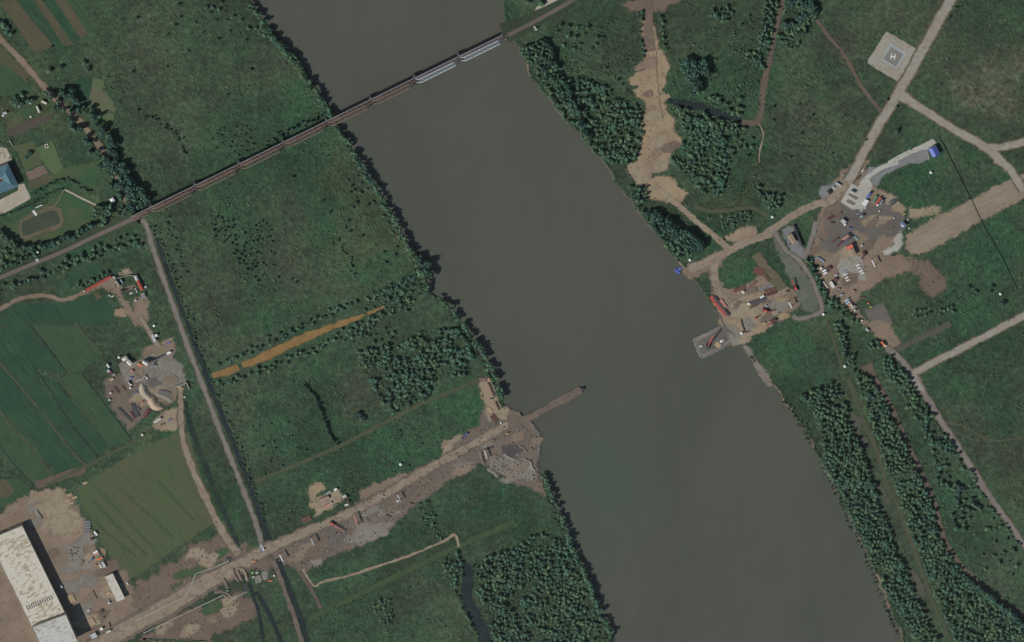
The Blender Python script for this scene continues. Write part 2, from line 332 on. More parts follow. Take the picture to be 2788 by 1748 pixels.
a = me.color_attributes.new('tint', 'FLOAT_COLOR', 'POINT'); a.data.foreach_set('color', col.ravel())
m, t, b = newmat('meadow', .95, .05)
at = t.nodes.new('ShaderNodeAttribute'); at.attribute_name = 'tint'
pos = position(t); streak = position(t, R(-52), .35, 1.0)
f1 = noise(t, streak, .42, 5, .75); f2 = noise(t, pos, .13, 4, .7)
c_ = mix(t, 1.0, at.outputs['Color'], grey(t, f1, -.45, 2.5), 'MULTIPLY'); c_ = mix(t, 1.0, c_, grey(t, f2, -.05, 2.15), 'MULTIPLY')
dry = t.nodes.new('ShaderNodeMath'); dry.operation = 'MULTIPLY'; dry.inputs[1].default_value = .35
t.links.new(ramp(t, noise(t, pos, .055, 5, .7), .52, .72), dry.inputs[0]); c_ = mix(t, dry.outputs[0], c_, C(76, 78, 65))
t.links.new(c_, b.inputs['Base Color']); bump(t, b, f1, .5, .6)
ground = link('ground', me, m); ground['kind'] = 'structure'
# river: silty water a little below the banks
wr = []
for y, xw, xe in zip(Ys, XW, XE): wr.append(np.stack([np.linspace(xw + .5, xe - .5, 9), np.full(9, y), np.full(9, -1.0)], 1))
i = np.arange(nr - 1)[:, None] * 9 + np.arange(8)[None, :]
me = npmesh('river', np.concatenate(wr), np.stack([i, i + 1, i + 10, i + 9], -1).reshape(-1, 4))
m, t, b = newmat('river_water', .32, .3); pos = position(t)
mp = t.nodes.new('ShaderNodeVectorMath'); mp.operation = 'MULTIPLY'; mp.inputs[1].default_value = (1, .45, 1); t.links.new(pos, mp.inputs[0])
c_ = mix(t, ramp(t, noise(t, mp.outputs[0], .006, 4), .38, .66), C(81, 82, 74), C(76, 79, 71))
dv = t.nodes.new('ShaderNodeVectorMath'); dv.operation = 'SUBTRACT'; t.links.new(pos, dv.inputs[0]); pc = V('F', 1425, 1130); dv.inputs[1].default_value = (pc.x, pc.y, -1)
ds = t.nodes.new('ShaderNodeVectorMath'); ds.operation = 'MULTIPLY'; ds.inputs[1].default_value = (1 / 85, 1 / 170, 0); t.links.new(dv.outputs[0], ds.inputs[0])
ln = t.nodes.new('ShaderNodeVectorMath'); ln.operation = 'LENGTH'; t.links.new(ds.outputs[0], ln.inputs[0])
sm_ = t.nodes.new('ShaderNodeMath'); sm_.operation = 'ADD'; t.links.new(ln.outputs['Value'], sm_.inputs[0]); t.links.new(grey(t, noise(t, mp.outputs[0], .02, 4), -.5, .5), sm_.inputs[1])
c_ = mix(t, ramp(t, sm_.outputs[0], 1.1, .15), c_, C(73, 83, 72))       # clearer, greener water downstream of the causeway
c_ = mix(t, 1.0, c_, grey(t, noise(t, mp.outputs[0], .05, 5), .9, 1.1), 'MULTIPLY')
t.links.new(c_, b.inputs['Base Color']); bump(t, b, noise(t, pos, .5, 4), .12, .15)
river = link('river', me, m); river['kind'] = 'structure'
cover(WB + EB[::-1], 3)
# materials of bare ground
DIRT = earth('dirt', C(122, 108, 94), C(134, 120, 105), C(108, 97, 86), fine=(.86, 1.14))
DIRTL = earth('light_dirt', C(148, 136, 118), C(138, 124, 106), C(126, 112, 96), fine=(.88, 1.12))
DIRTR = earth('road_dirt', C(143, 132, 117), C(135, 123, 108), C(118, 107, 94), fine=(.8, 1.2), s1=.05, w3=.85)
DIRTD = earth('dark_dirt', C(105, 96, 88), C(114, 103, 93), C(92, 85, 79), fine=(.8, 1.2))
DIRTB = earth('brown_dirt', C(112, 98, 88), C(104, 91, 82), C(122, 108, 95), fine=(.88, 1.12))
SAND = earth('sand', C(152, 136, 112), C(142, 125, 104), C(130, 118, 98), fine=(.88, 1.12))
GRAV = earth('gravel', C(128, 124, 116), C(116, 112, 106), C(140, 134, 124), fine=(.82, 1.18))
GRAVD = earth('dark_gravel', C(102, 99, 94), C(94, 91, 88), C(110, 103, 96), fine=(.86, 1.14))
GRAVB = earth('blue_gravel', C(122, 124, 126), C(114, 115, 117), C(130, 130, 128), fine=(.9, 1.1))
CONC = earth('concrete', C(168, 168, 160), C(158, 158, 152), C(146, 142, 132), fine=(.92, 1.08), w3=.4)
CONCB = earth('warm_concrete', C(168, 162, 148), C(160, 152, 138), C(146, 132, 116), fine=(.92, 1.08), w3=.4)
ROAD = earth('road_gravel', C(148, 144, 136), C(142, 135, 124), C(132, 125, 114), fine=(.92, 1.08))
ROADG = earth('road_grey', C(124, 118, 114), C(116, 110, 106), C(130, 124, 118), fine=(.9, 1.1))
PATHB = earth('brown_path', C(100, 89, 80), C(92, 82, 74), C(108, 97, 87), fine=(.88, 1.12))
PATHG = earth('grass_path', C(80, 84, 66), C(74, 80, 62), C(70, 80, 60), fine=(.86, 1.14))
DITCH = earth('ditch_water', C(42, 50, 52), C(36, 44, 48), C(48, 60, 54), fine=(.7, 1.3), rough=.4)
CROPD = earth('dark_crop', C(46, 72, 56), C(53, 79, 58), C(42, 65, 52), rot=R(-52), an=9, s2=.2, s3=.45, fine=(.72, 1.28))
CROPM = earth('mid_crop', C(56, 80, 59), C(62, 84, 60), C(50, 72, 55), rot=R(-52), an=9, s2=.2, s3=.45, fine=(.74, 1.26))
CROPB = earth('brown_crop', C(88, 84, 66), C(80, 80, 62), C(74, 72, 60), rot=R(-52), an=6, s2=.25, s3=.8, fine=(.84, 1.16))
CROPO = earth('olive_crop', C(78, 90, 64), C(84, 89, 66), C(68, 83, 60), rot=R(-52), an=5, s1=.02, s2=.1, s3=.6, fine=(.84, 1.16))
CROPL = earth('light_crop', C(74, 104, 66), C(84, 100, 70), C(98, 96, 78), rot=R(-60), an=3, s1=.012, s2=.02, s3=.8, fine=(.9, 1.1), w3=.8)
LAWN = earth('lawn', C(58, 86, 60), C(72, 88, 62), C(88, 90, 64), s1=.02, s2=.04, s3=.9, fine=(.86, 1.14))
MUD = earth('settling_pond', C(80, 76, 80), C(76, 73, 77), C(84, 80, 82), fine=(.96, 1.04), rough=.45)
VERGE = earth('verge', C(104, 96, 80), C(96, 92, 74), C(84, 84, 66), fine=(.86, 1.14))
WORN = earth('worn_grass', C(84, 84, 74), C(76, 80, 68))
# ---- crop fields
def field(v, s, mat, z=.02, name='crop_field', rag=.6): return sheet(name, pts(v, s), z, mat, rag, cov=2)
field('v00', '-20,30 100,-10 140,-10 500,430 350,500 300,470 110,170', CROPB)
field('v00', '150,-10 310,-10 600,430 560,470 510,430', CROPD); field('v00', '310,-10 385,-10 690,415 600,435', CROPB)
field('v00', '390,-10 505,-10 745,360 690,420', CROPD); field('v00', '510,-10 615,-10 830,320 750,360', CROPB); field('v00', '620,-10 745,-10 850,220 835,320', CROPM)
field('v00', '725,710 860,730 805,1035 690,980 665,940 690,860', CROPD); field('v00', '868,735 955,745 1000,890 1095,1000 1060,1115 985,1218 900,1140 812,1050', CROPL)
field('v00', '-20,420 60,480 260,700 240,780 -20,640', CROPB); field('v00', '-20,590 80,620 240,760 300,860 200,880 -20,900', CROPM)
field('v02', '-20,830 0,830 500,1440 400,1470 280,1500 -20,1150', CROPM); field('v02', '-20,380 0,380 310,740 640,1150 780,1330 560,1430 240,1060 -20,790', CROPD)
field('v02', '-20,60 250,-10 300,60 610,450 350,430 330,470 640,930 890,1230 810,1320 650,1130 330,740 -20,330', CROPD)
field('v02', '360,470 540,560 780,860 1020,1140 910,1230 650,900', CROPD, .024); field('v02', '280,-10 700,-10 960,290 850,370 760,460 620,440', CROPM)
field('v02', '560,540 770,490 1225,1085 1040,1150 800,860', CROPM); field('v02', '560,540 600,500 640,470 760,480 780,500 740,560', CROPM, .028)
field('v01', '-20,1430 130,1330 600,1320 700,1420 720,1530 -20,1530', CROPD); field('v01', '620,1300 850,1230 960,1240 1080,1400 1000,1530 740,1530 610,1370', CROPD)
field('v01', '640,1060 930,930 960,990 960,1010 720,1130 640,1140', CROPD); field('v01', '870,1230 920,1220 960,1270 910,1300', CROPB, .03, 'garden_plot')
field('F', '180,1150 285,1085 370,1040 420,1015 442,1020 470,1110 505,1200 500,1235 440,1275 330,1350 290,1370 270,1330 230,1260 195,1195', CROPO)
for s in ('v03 860,190 1120,450 1380,710', 'v03 930,100 1200,380 1460,660', 'v03 1100,60 1380,310 1630,540', 'v03 1480,0 1650,190 1815,375', 'v03 770,260 1000,490 1270,710'):
    k, *r = s.split(); o_ = ribbon('field_furrow', pts(k, ' '.join(r)), 3.0, 0, earth('furrow_grass', C(70, 85, 61), C(64, 80, 58), C(76, 88, 62)), .7, cov=2)
field('v03', '-20,-10 180,-10 290,120 180,180 90,230 -20,260', CROPM); field('v03', '-20,-10 60,-10 140,100 60,160 -20,170', CROPB, .026)
# gardens by the houses
field('h', '480,590 700,540 800,500 960,450 1010,560 850,640 820,700 1060,690 920,790 560,760', CROPM, .02, 'garden_plot'); field('h', '160,920 350,850 420,1030 200,1130', CROPB, .03, 'garden_plot')
field('h', '350,830 560,740 640,930 420,1030', CROPO, .034, 'garden_plot'); field('h', '200,1140 640,930 1000,790 1380,730 1440,820 1330,900 930,1080 480,1260 210,1330', earth('tilled_soil', C(82, 75, 68), C(76, 70, 63), C(88, 78, 70), rot=R(26), an=5), .026, 'garden_plot')
field('g', '320,400 900,230 1150,860 690,1050 480,560', CROPO, .024, 'garden_plot'); field('g', '830,20 900,30 1130,290 970,390', CROPD, .03, 'garden_plot'); field('g', '970,420 1420,240 1830,1240 1500,1230 1200,870', CROPL, .028, 'lawn')
field('g', '700,1090 1170,890 1310,1100 800,1330', earth('red_soil', C(118, 102, 94), C(110, 96, 88), C(102, 90, 80), rot=R(26), an=6), .032, 'garden_plot'); field('g', '800,1340 1320,1130 1500,1240 1080,1510 760,1530', CROPB, .028, 'garden_plot')
field('v01', '480,150 640,60 800,10 930,0 960,60 900,170 880,230 760,200 640,170', LAWN, .02, 'lawn', 1.5); field('v01', '0,640 180,540 600,290 900,400 860,560 700,650 400,780 150,780', LAWN, .02, 'lawn', 1.5)
# ---- yards and pads
def yard(name, v, s, mat, z=.04, rag=1.2): return sheet(name, pts(v, s), z, mat, rag)
yard('concrete_yard', 'v01', '-20,370 170,268 165,215 225,205 290,345 0,505 -20,515', CONCB, .05, .2)
yard('concrete_yard', 'g', '-40,430 60,400 100,430 170,420 345,775 0,960 -60,980', CONCB, .05, .3); yard('dirt_patch', 'g', '20,480 90,470 180,680 120,710', DIRTL, .06, .5)
yard('farm_yard', 'v01', '740,1250 790,1215 1040,1080 1110,1160 1150,1200 1260,1155 1280,1190 1130,1205 1120,1240 1200,1330 1290,1500 1270,1540 1240,1500 1080,1240 950,1160 800,1240', DIRT)
yard('farm_yard', 'v01', '1250,1290 1360,1260 1400,1500 1330,1540 1240,1480 1280,1380', DIRT, .044, 2); yard('dirt_patch', 'v01', '1110,1040 1210,1000 1230,1040 1120,1060', DIRTL, .05, 1.5)
yard('dirt_patch', 'v01', '1080,1390 1130,1370 1180,1440 1120,1440', SAND, .05, 2)
yard('gravel_yard', 'v02', '1380,210 1480,200 1610,140 1640,250 1600,330 1690,400 1735,480 1722,560 1660,610 1650,700 1560,760 1400,700 1330,600 1200,640 1100,740 1010,610 1010,520 1130,480 1230,400 1340,320', DIRT, .04, 1.5)
yard('gravel_yard', 'v02', '1360,440 1500,300 1620,340 1690,410 1730,490 1715,555 1640,590 1560,600 1450,620 1340,570', GRAV, .06, 2)
yard('dirt_yard', 'v02', '1000,520 1130,480 1340,560 1340,640 1400,740 1390,860 1290,900 1210,990 1100,860 980,660', DIRTD, .05, 2)
yard('dirt_yard', 'v02', '1430,920 1600,800 1680,780 1700,900 1640,1000 1500,1000 1440,960', DIRTL, .05, 1.5)
yard('slab', 'j', '500,870 620,880 760,1060 760,1180 660,1260 540,1240 420,930', GRAV, .07, .5)
yard('construction_yard', 'F', '-15,1225 30,1190 80,1160 130,1152 165,1165 185,1205 215,1255 240,1330 265,1355 295,1345 320,1395 335,1430 310,1450 290,1470 230,1530 -15,1530', DIRT, .04, 2)
yard('gravel_patch', 'v03', '600,620 780,600 800,740 680,790 640,720', GRAV, .05, 3); yard('dirt_patch', 'v03', '300,120 560,110 640,200 760,360 790,500 700,520 400,480', DIRTL, .05, 5)
yard('dirt_field', 'F', '400,1330 440,1300 520,1260 590,1285 620,1300 640,1330 600,1340 540,1330 470,1370 430,1400 340,1430 310,1420 330,1370', DIRTB, .03, 4)
yard('dirt_field', 'F', '330,1505 420,1450 560,1400 600,1420 590,1460 500,1500 400,1530', DIRTB, .03, 4)
yard('gravel_headland', 'F', '1180,965 1190,955 1225,982 1254,998 1266,1035 1270,1070 1262,1100 1285,1165 1250,1150 1200,1135 1170,1100 1130,1085 1110,1110 1060,1130 1000,1170 960,1200 930,1240 880,1270 830,1290 740,1330 720,1350 690,1330 650,1330 640,1300 720,1260 780,1225 830,1195 880,1165 920,1140 990,1100 1050,1080 1100,1040 1130,1000 1140,960', DIRTD, .04, 1.8)
yard('dirt_patch', 'v13', '480,60 600,20 640,80 560,130 540,250 500,230', SAND, .05, 2); yard('dirt_patch', 'v13', '540,180 760,90 790,160 690,260 540,330', DIRTL, .055, 2); yard('dirt_patch', 'v13', '960,110 1110,20 1400,-60 1250,80 980,180', DIRT, .055, 2)
yard('dirt_patch', 'v12', '1720,1130 1850,1060 1990,1070 2000,1110 1740,1230', DIRTL, .055, 2); yard('dirt_patch', 'v12', '2080,520 2150,500 2180,520 2280,800 2340,800 2300,960 2180,960 2110,700', DIRTL, .055, 1.5)
yard('rubble_ground', 'r', '680,1010 1140,880 1420,1020 1640,1060 1800,1110 1900,1290 1960,1508 1300,1508 760,1260', GRAV, .06, 2.5); yard('rubble_ground', 'v13', '900,430 1150,390 1270,380 1200,500 950,600 760,570 720,540', GRAV, .06, 2)
sheet('settling_pond', pts('r', '1050,650 1340,610 1540,640 1720,760 1720,840 1640,980 1560,1040 1420,1010 1140,840'), .08, MUD, .8)
# east bank works
yard('dirt_track_field', 'v20', '1040,20 1230,-10 1560,-10 1500,30 1400,100 1290,110 1230,90 1100,100', DIRTB, .04, 2.5)
yard('sand_clearing', 'v20', '1205,190 1290,200 1330,420 1420,540 1450,620 1420,700 1420,770 1370,860 1460,900 1390,960 1440,1060 1510,1130 1490,1230 1570,1300 1550,1370 1470,1410 1440,1520 1150,1520 1190,1350 1230,1100 1230,930 1140,900 1110,840 1180,800 1080,780 1130,690 1230,650 1220,450 1190,300', SAND, .05, 1.5)
yard('bare_bank', 'v21', '1060,30 1160,-10 1430,-10 1420,80 1300,110 1260,200 1200,230 1140,200 1090,110', DIRTL, .054, 1.5); yard('bare_bank', 'v21', '1250,200 1330,140 1470,140 1540,240 1630,290 1550,370 1480,380 1340,350 1250,330', SAND, .056, 1.5)
yard('landing_ground', 'v21', '1590,1010 1640,960 1830,890 1960,840 2000,860 1940,960 1860,990 1700,1080 1650,1100', DIRT, .05, 1.5); yard('dirt_patch', 'v21', '1930,720 2180,610 2260,620 2270,700 2080,760', DIRTL, .05, 2)
yard('storage_yard', 'e', '-60,330 60,300 150,640 260,860 480,890 900,760 1150,640 1280,500 1420,470 1480,680 1740,740 1900,850 2150,900 2380,900 2412,1300 2150,1508 1000,1508 300,1520 60,1100', DIRT, .045, 1.5)
yard('storage_yard', 'f', '620,-20 1000,-20 1700,-20 2420,-10 2420,360 1930,700 1700,850 1480,1060 1250,1100 1100,1080 850,560 780,430 860,340', DIRTL, .043, 1.5)
yard('concrete_slab', 'e', '1250,880 1620,700 1640,780 1540,880 1230,960', GRAVB, .055, .6); yard('concrete_slab', 'f', '1360,400 1640,310 1780,610 1500,760', GRAV, .06, .4)
yard('gravel_plaza', 'v31', '500,280 640,200 700,110 830,0 940,-10 950,120 1000,230 1100,300 1200,420 1180,560 1250,640 1140,850 1240,1000 1160,1060 930,1200 800,1340 880,1440 960,1520 900,1520 700,1330 560,1230 480,1000 420,860 480,600 540,400 510,330', DIRT, .042, 2)
yard('dark_gravel_yard', 'v31', '560,480 720,410 900,430 1050,430 1140,300 1190,380 1260,440 1290,520 1260,640 1180,660 1040,680 980,780 860,640 760,640 660,740 540,700', GRAVD, .052, 3)
yard('dark_gravel_yard', 'v31', '560,620 800,620 850,700 820,760 620,840 500,800', GRAVD, .054, 2.5); yard('concrete_slab', 'v31', '690,880 880,890 910,1010 930,1110 840,1100 790,1150 700,1100 660,990', earth('slab_concrete', C(148, 147, 140), C(138, 136, 128), C(128, 122, 112), fine=(.9, 1.1)), .056, .6); yard('dirt_patch', 'c', '430,1150 640,1000 820,1000 890,1260 620,1340 480,1300', DIRTL, .06, 1)
yard('gravel_yard', 'v31', '920,1400 1080,1330 1120,1420 1180,1520 960,1520', GRAVD, .05, 2); yard('gravel_yard', 'v32', '930,-10 1130,-10 1200,130 1270,200 1200,260 1120,250 1000,90', DIRT, .05, 2)
yard('gravel_pad', 'v31', '140,640 260,590 290,650 260,700 340,800 380,900 300,910 230,830', GRAVB, .05, .8); yard('gravel_pad', 'v31', '330,560 430,530 460,580 380,660', LAWN, .05, .8)
yard('bare_strip', 'v31', '1290,790 1320,690 1600,510 1900,365 2300,160 2410,120 2410,330 2050,525 1750,695 1430,870 1340,860', earth('bare_strip', C(140, 130, 114), C(130, 120, 104), C(118, 108, 94), rot=R(27), an=9, s2=.25, s3=.7, fine=(.84, 1.16)), .045, 1.5)
yard('dirt_patch', 'v31', '1300,920 1530,960 1660,1080 1680,1200 1560,1260 1470,1180 1420,1060 1310,1010', DIRTB, .045, 3); yard('dirt_patch', 'v31', '940,1000 1100,880 1300,900 1330,1000 1200,1080 960,1080', DIRT, .046, 3)
yard('slab_road', 'c', '1970,620 2110,600 2150,760 2170,960 2040,1140 1700,1230 1640,1160 1980,980', CONC, .055, .8); yard('gravel_patch', 'v31', '1330,450 1580,420 1610,470 1400,530 1330,510', DIRTL, .05, 2); yard('dirt_patch', 'v31', '1080,320 1160,310 1290,440 1270,480 1170,460', DIRTL, .055, 2)
yard('gravel_pad', 'b', '-40,900 380,780 500,860 450,900 330,960 240,1130 60,1230 -60,1100', GRAVB, .05, .8)
yard('gravel_strip', 'v31', '120,700 200,860 290,960 400,1120 470,1290 480,1370 420,1420 340,1380 290,1260 230,1100 130,900 60,720', earth('grassy_gravel', C(104, 106, 98), C(94, 98, 88), C(82, 92, 78), fine=(.82, 1.18)), .045, 1.5)
# helipad with its marking
yard('helipad', 'v30', '1118,292 1421,470 1247,775 1085,685 945,590 950,558', earth('pad_concrete', C(152, 149, 140), C(144, 140, 130), C(138, 124, 98), s1=.03, s2=.09, fine=(.94, 1.06), w3=.5), .05, .5)
hb = sheet('helipad_border', pts('v30', '1152,402 1303,497 1216,640 1073,560'), .056, earth('pale_blue_paint', C(150, 160, 165), C(142, 152, 158), fine=(.94, 1.06)), 0, kind='structure')
hc = sheet('helipad_centre', pts('v30', '1160,436 1277,510 1207,625 1087,550'), .062, earth('dark_asphalt', C(126, 124, 118), C(119, 117, 112), fine=(.92, 1.08)), 0)
layer_h = layer(); mb = MB(); cH = V('v30', 1180, 530)
uy = (V('v30', 1186, 505) - V('v30', 1176, 556)).normalized(); ux = Vector((uy.y, -uy.x, 0))
for a0, a1, b0, b1 in ((-2.9, -1.9, -4.0, 4.0), (1.9, 2.9, -4.0, 4.0), (-1.9, 1.9, -.55, .55)):
    mb.add([cH + ux * a + uy * bb + Vector((0, 0, layer_h)) for a, bb in ((a0, b0), (a1, b0), (a1, b1), (a0, b1))], [(0, 1, 2, 3)])
hm = mb.build('helipad_marking', paint('white_road_paint', C(228, 228, 224), .7, .2, .04)); hm['kind'] = 'structure'
# ---- patches of differing soil within the work sites
def patches(s, n, size, mats, seed):
    q = [(float(a.split(',')[0]) * 1.15589, float(a.split(',')[1]) * 1.15589) for a in s.split()]; g = random.Random(seed); xs, ys = [p[0] for p in q], [p[1] for p in q]; k = 0
    while k < n:
        x, y = g.uniform(min(xs), max(xs)), g.uniform(min(ys), max(ys)); c = False
        for i in range(len(q)):
            (xa, ya), (xb, yb) = q[i], q[(i + 1) % len(q)]
            if (ya > y) != (yb > y) and x < (xb - xa) * (y - ya) / (yb - ya) + xa: c = not c
        if not c: continue
        k += 1; r_ = g.uniform(*size); a0 = g.uniform(.2, .7); p = G(x, y); ring = []
        for i in range(9): t_ = 6.283 * i / 9; u, v = r_ * g.uniform(.7, 1.4) * math.cos(t_) * 1.7, r_ * g.uniform(.6, 1.2) * math.sin(t_); ring.append(Vector((p.x + u * math.cos(a0) - v * math.sin(a0), p.y + u * math.sin(a0) + v * math.cos(a0), 0)))
        sheet('soil_patch', ring, 0, g.choice(mats), 1.0)
patches('1180,965 1225,982 1266,1035 1262,1100 1200,1135 1130,1085 1060,1130 960,1200 830,1290 740,1330 660,1320 720,1265 830,1200 920,1145 1050,1085 1130,1000', 34, (4, 10), (DIRT, DIRTB, GRAVD, GRAV, DIRTD), 3)
patches('10,1225 130,1160 215,1265 265,1355 310,1410 300,1450 200,1500 150,1400 90,1240', 16, (5, 12), (DIRTL, DIRTB, GRAV, DIRTL), 4); patches('400,1330 520,1265 620,1300 540,1330 430,1400 340,1430', 12, (4, 9), (DIRT, LAWN, DIRTL), 5); patches('340,1505 430,1450 560,1405 590,1430 500,1490', 9, (4, 9), (DIRT, LAWN, DIRTL), 6)
patches('1920,500 2010,450 2080,490 2110,560 2040,600 2000,680 1960,690 1910,600', 18, (3, 8), (DIRTL, GRAVD, DIRTB, DIRTD), 7); patches('1700,690 1830,680 1880,720 1850,750 1760,790 1720,760', 14, (3, 7), (SAND, GRAV, DIRTD, DIRTL), 8); patches('300,850 360,830 420,870 410,900 380,960 310,950', 12, (3, 7), (DIRT, GRAVD, DIRTL, GRAV), 9); patches('1520,90 1550,180 1560,300 1590,360 1540,400 1520,330', 10, (4, 9), (DIRTL, DIRT, DIRTB), 10)
# ---- roads and paths
def road(name, v, s, wd, mat, z=.07, rag=.6, shoulder=None, zs=None):
    P_ = pts(v, s); o = ribbon(name, P_, wd, z, mat, rag)
    if shoulder: ribbon('shoulder', P_, [x * 1.5 for x in wd] if isinstance(wd, list) else wd * 1.5, z - .012, shoulder, rag * 1.8, parent=o)
    return o
road('yard_track', 'e', '1180,-90 1400,250 1600,450 1780,680 1900,880', 8, DIRTR, .08, .8, VERGE); road('yard_track', 'v21', '1900,900 1868,1000 1880,1130 1930,1230 2010,1330 2050,1420', [8, 8, 8, 8, 7, 6], DIRTR, .08, .8)
# ditches and small water
road('drainage_ditch', 'F', '372,560 385,610 410,680 440,760 470,840 500,920 540,1020 580,1120 605,1190 628,1262 634,1284', [4, 4, 4, 4, 5, 5, 5, 5, 5.5, 8, 8], DITCH, .03, .9); road('drainage_ditch', 'F', '652,1316 672,1370 700,1440 722,1512 730,1540', [7, 8, 8, 8, 8], DITCH, .03, .7)
road('drainage_ditch', 'F', '432,945 465,1050 510,1165 548,1255 560,1290', 5.5, earth('reedy_ditch', C(44, 58, 52), C(36, 48, 48), C(56, 72, 56), fine=(.6, 1.4)), .03, .9); road('drainage_ditch', 'v03', '2330,960 2420,1240 2470,1530', 3.5, DITCH, .03, .6); road('drainage_ditch', 'v13', '-10,1040 120,1260 230,1530', 4.5, DITCH, .03, .6)
road('forest_canal', 'v13', '1945,780 1975,900 1960,1080 2010,1230 2110,1400 2160,1540', [10, 14, 13, 14, 17, 18], DITCH, .03, 1.5); road('drain_channel', 'v20', '1440,940 1600,970 1780,1010 1900,1060 2000,1090 2120,1130', [6, 9, 10, 10, 9, 5], DITCH, .03, 1)
for s in ('v02 270,0 430,200 630,470', 'v02 540,550 640,690', 'v02 770,480 960,720 1230,1090', 'v02 350,450 650,920 910,1240', 'v02 -10,1140 140,1330 310,1510', 'v02 600,900 820,1130'):
    k, *r = s.split(); road('field_ditch', k, ' '.join(r), 1.1, DITCH, .045, .4)
ZC[1] = ZC[0] + .01; ZC[0] += .06                            # road shoulders below, roads above
road('village_road', 'F', '-10,82 50,142 95,195 125,228 180,278 240,352 278,425 312,505', 5.2, DIRT, shoulder=VERGE)
road('levee_road', 'F', '318,512 343,528 362,590 390,670 415,740 440,810 465,875 490,940 520,1020 560,1120 600,1225 620,1292', 4.0, ROADG, .07, .5, VERGE)
road('levee_road', 'F', '644,1320 670,1390 700,1475 715,1530', 4.5, DIRTD, .07, .6)
road('field_road', 'F', '330,745 360,795 376,818', [4, 4, 4.5], DIRTR, .065, .8, VERGE); road('field_road', 'F', '418,905 425,930 432,1040 478,1160 530,1262 562,1305', [4, 4.5, 5.5, 6.5, 7, 8], DIRTR, .065, .8, VERGE)
road('farm_path', 'v01', '790,1225 610,1290 480,1265 350,1255 200,1275 90,1330 -20,1400', 3.6, DIRT, .06, .6, VERGE)
road('footpath', 'v01', '605,262 760,340 895,405', 2.6, CONCB, .06, .2); road('footpath', 'v01', '230,640 500,420 600,255', .8, DIRTL, .05, .3)
road('work_road', 'F', '215,1530 300,1480 400,1425 480,1375 560,1335 620,1298 700,1262 780,1228 860,1190 940,1145 1020,1098 1090,1060 1160,1020 1215,990', [18, 18, 20, 19, 16, 11, 9, 8, 8, 8, 8, 8, 8, 8], DIRTR, .085, .9, DIRTD)
road('causeway', 'v22', '-60,920 120,890 350,770 560,655 625,622', [14, 7, 8, 9.5, 9], DIRTD, .06, .9)
road('field_edge', 'v02', '330,1515 560,1440 800,1360', 9, PATHB, .055, 1); road('field_path', 'v02', '420,1515 900,1290 1230,1120 1320,1070 1430,970', 3, PATHG, .06, .7)
road('field_path', 'v02', '0,822 520,1450', 1.6, PATHG, .05, .5); road('field_path', 'v02', '0,372 330,760 650,1170 810,1340', 1.6, PATHG, .05, .5); road('field_path', 'v02', '700,-5 830,150 960,290', 1.6, PATHG, .05, .5); road('field_path', 'v02', '560,540 800,850 1030,1145', 1.0, PATHG, .05, .4)
road('grass_track', 'v12', '-20,1480 700,1180 1270,890 1500,770 2080,530', 4.5, PATHG, .03, .8); road('grass_track', 'v13', '480,1300 860,1110 1500,800 1880,620 2410,380', 6, earth('mown_grass', C(66, 84, 58), C(60, 80, 56), C(72, 84, 62)), .03, .8)
road('dirt_path', 'v13', '430,830 480,920 545,990 620,945 880,885 1100,810 1380,720 1600,630 1760,560 1850,505 1890,620', 2.4, DIRTL, .05, .6); road('dirt_path', 'v13', '400,860 470,960 600,1200', 3.5, PATHB, .045, .8)
road('approach_track', 't', '560,420 700,290 900,170 1250,0', [6, 9, 12, 12], CONCB, .10, 1)
road('border_road', 'F', '2243,-8 2180,105 2120,212 2060,312 2018,392 1995,432', [10, 10, 10, 9, 9, 10], ROAD, .09, .5, VERGE)
road('border_road', 'v31', '740,180 600,350 430,410 250,500 60,630 -20,680', [9, 12, 8, 8, 8, 8], DIRTR, .09, .7); road('border_road', 'v21', '2410,670 2150,760 1990,840 1830,930 1640,1000', [8, 9, 9, 9, 10], DIRTR, .088, .8)
road('branch_road', 'v30', '1230,880 1340,950 1520,1060 1700,1180 1900,1290 2040,1375 2120,1430 2210,1530', [15, 9, 8, 8, 8, 9, 9, 8], ROAD, .086, .5, VERGE); road('branch_road', 'v31', '2140,-30 2250,50 2340,170 2400,270', 8, ROAD, .086, .5, VERGE); road('branch_road', 'v30', '2030,1378 2200,1375 2420,1325', 7.5, ROAD, .082, .5, VERGE)
road('footpath', 'v30', '450,170 580,340 700,480 800,650 900,830 1075,1050', 3.6, PATHB, .05, .5); road('woodland_track', 'v30', '150,-10 90,250 30,520 -10,760 -40,900', 5, PATHB, .05, .6); road('woodland_track', 'v20', '2400,560 2340,740 2320,920 2300,1090 2240,1150 2120,1150', [6, 6.5, 6.5, 6.5, 7, 8], PATHB, .052, .6); road('footpath', 'v20', '2290,1150 2330,1260 2300,1400 2290,1530', 1.8, DIRTL, .05, .4); road('footpath', 'v21', '2290,0 2300,160 2400,280', 1.6, PATHG, .05, .4)
road('sand_track', 'v20', '1240,-10 1265,120 1255,300 1275,480', [9, 8, 11, 12], DIRTB, .056, .8); road('sand_track', 'v21', '1290,210 1450,340 1640,500 1800,640 1960,770 2030,850', [6, 6, 6, 6, 7, 9], DIRTL, .06, .8)
road('trench', 'v20', '1330,470 1330,640 1345,800 1365,980 1390,1110', 1.1, DIRTD, .07, .3)
road('grass_track', 'v21', '1690,400 1760,450 1950,460 2200,430 2330,480 2360,520', 4, PATHG, .05, .8)
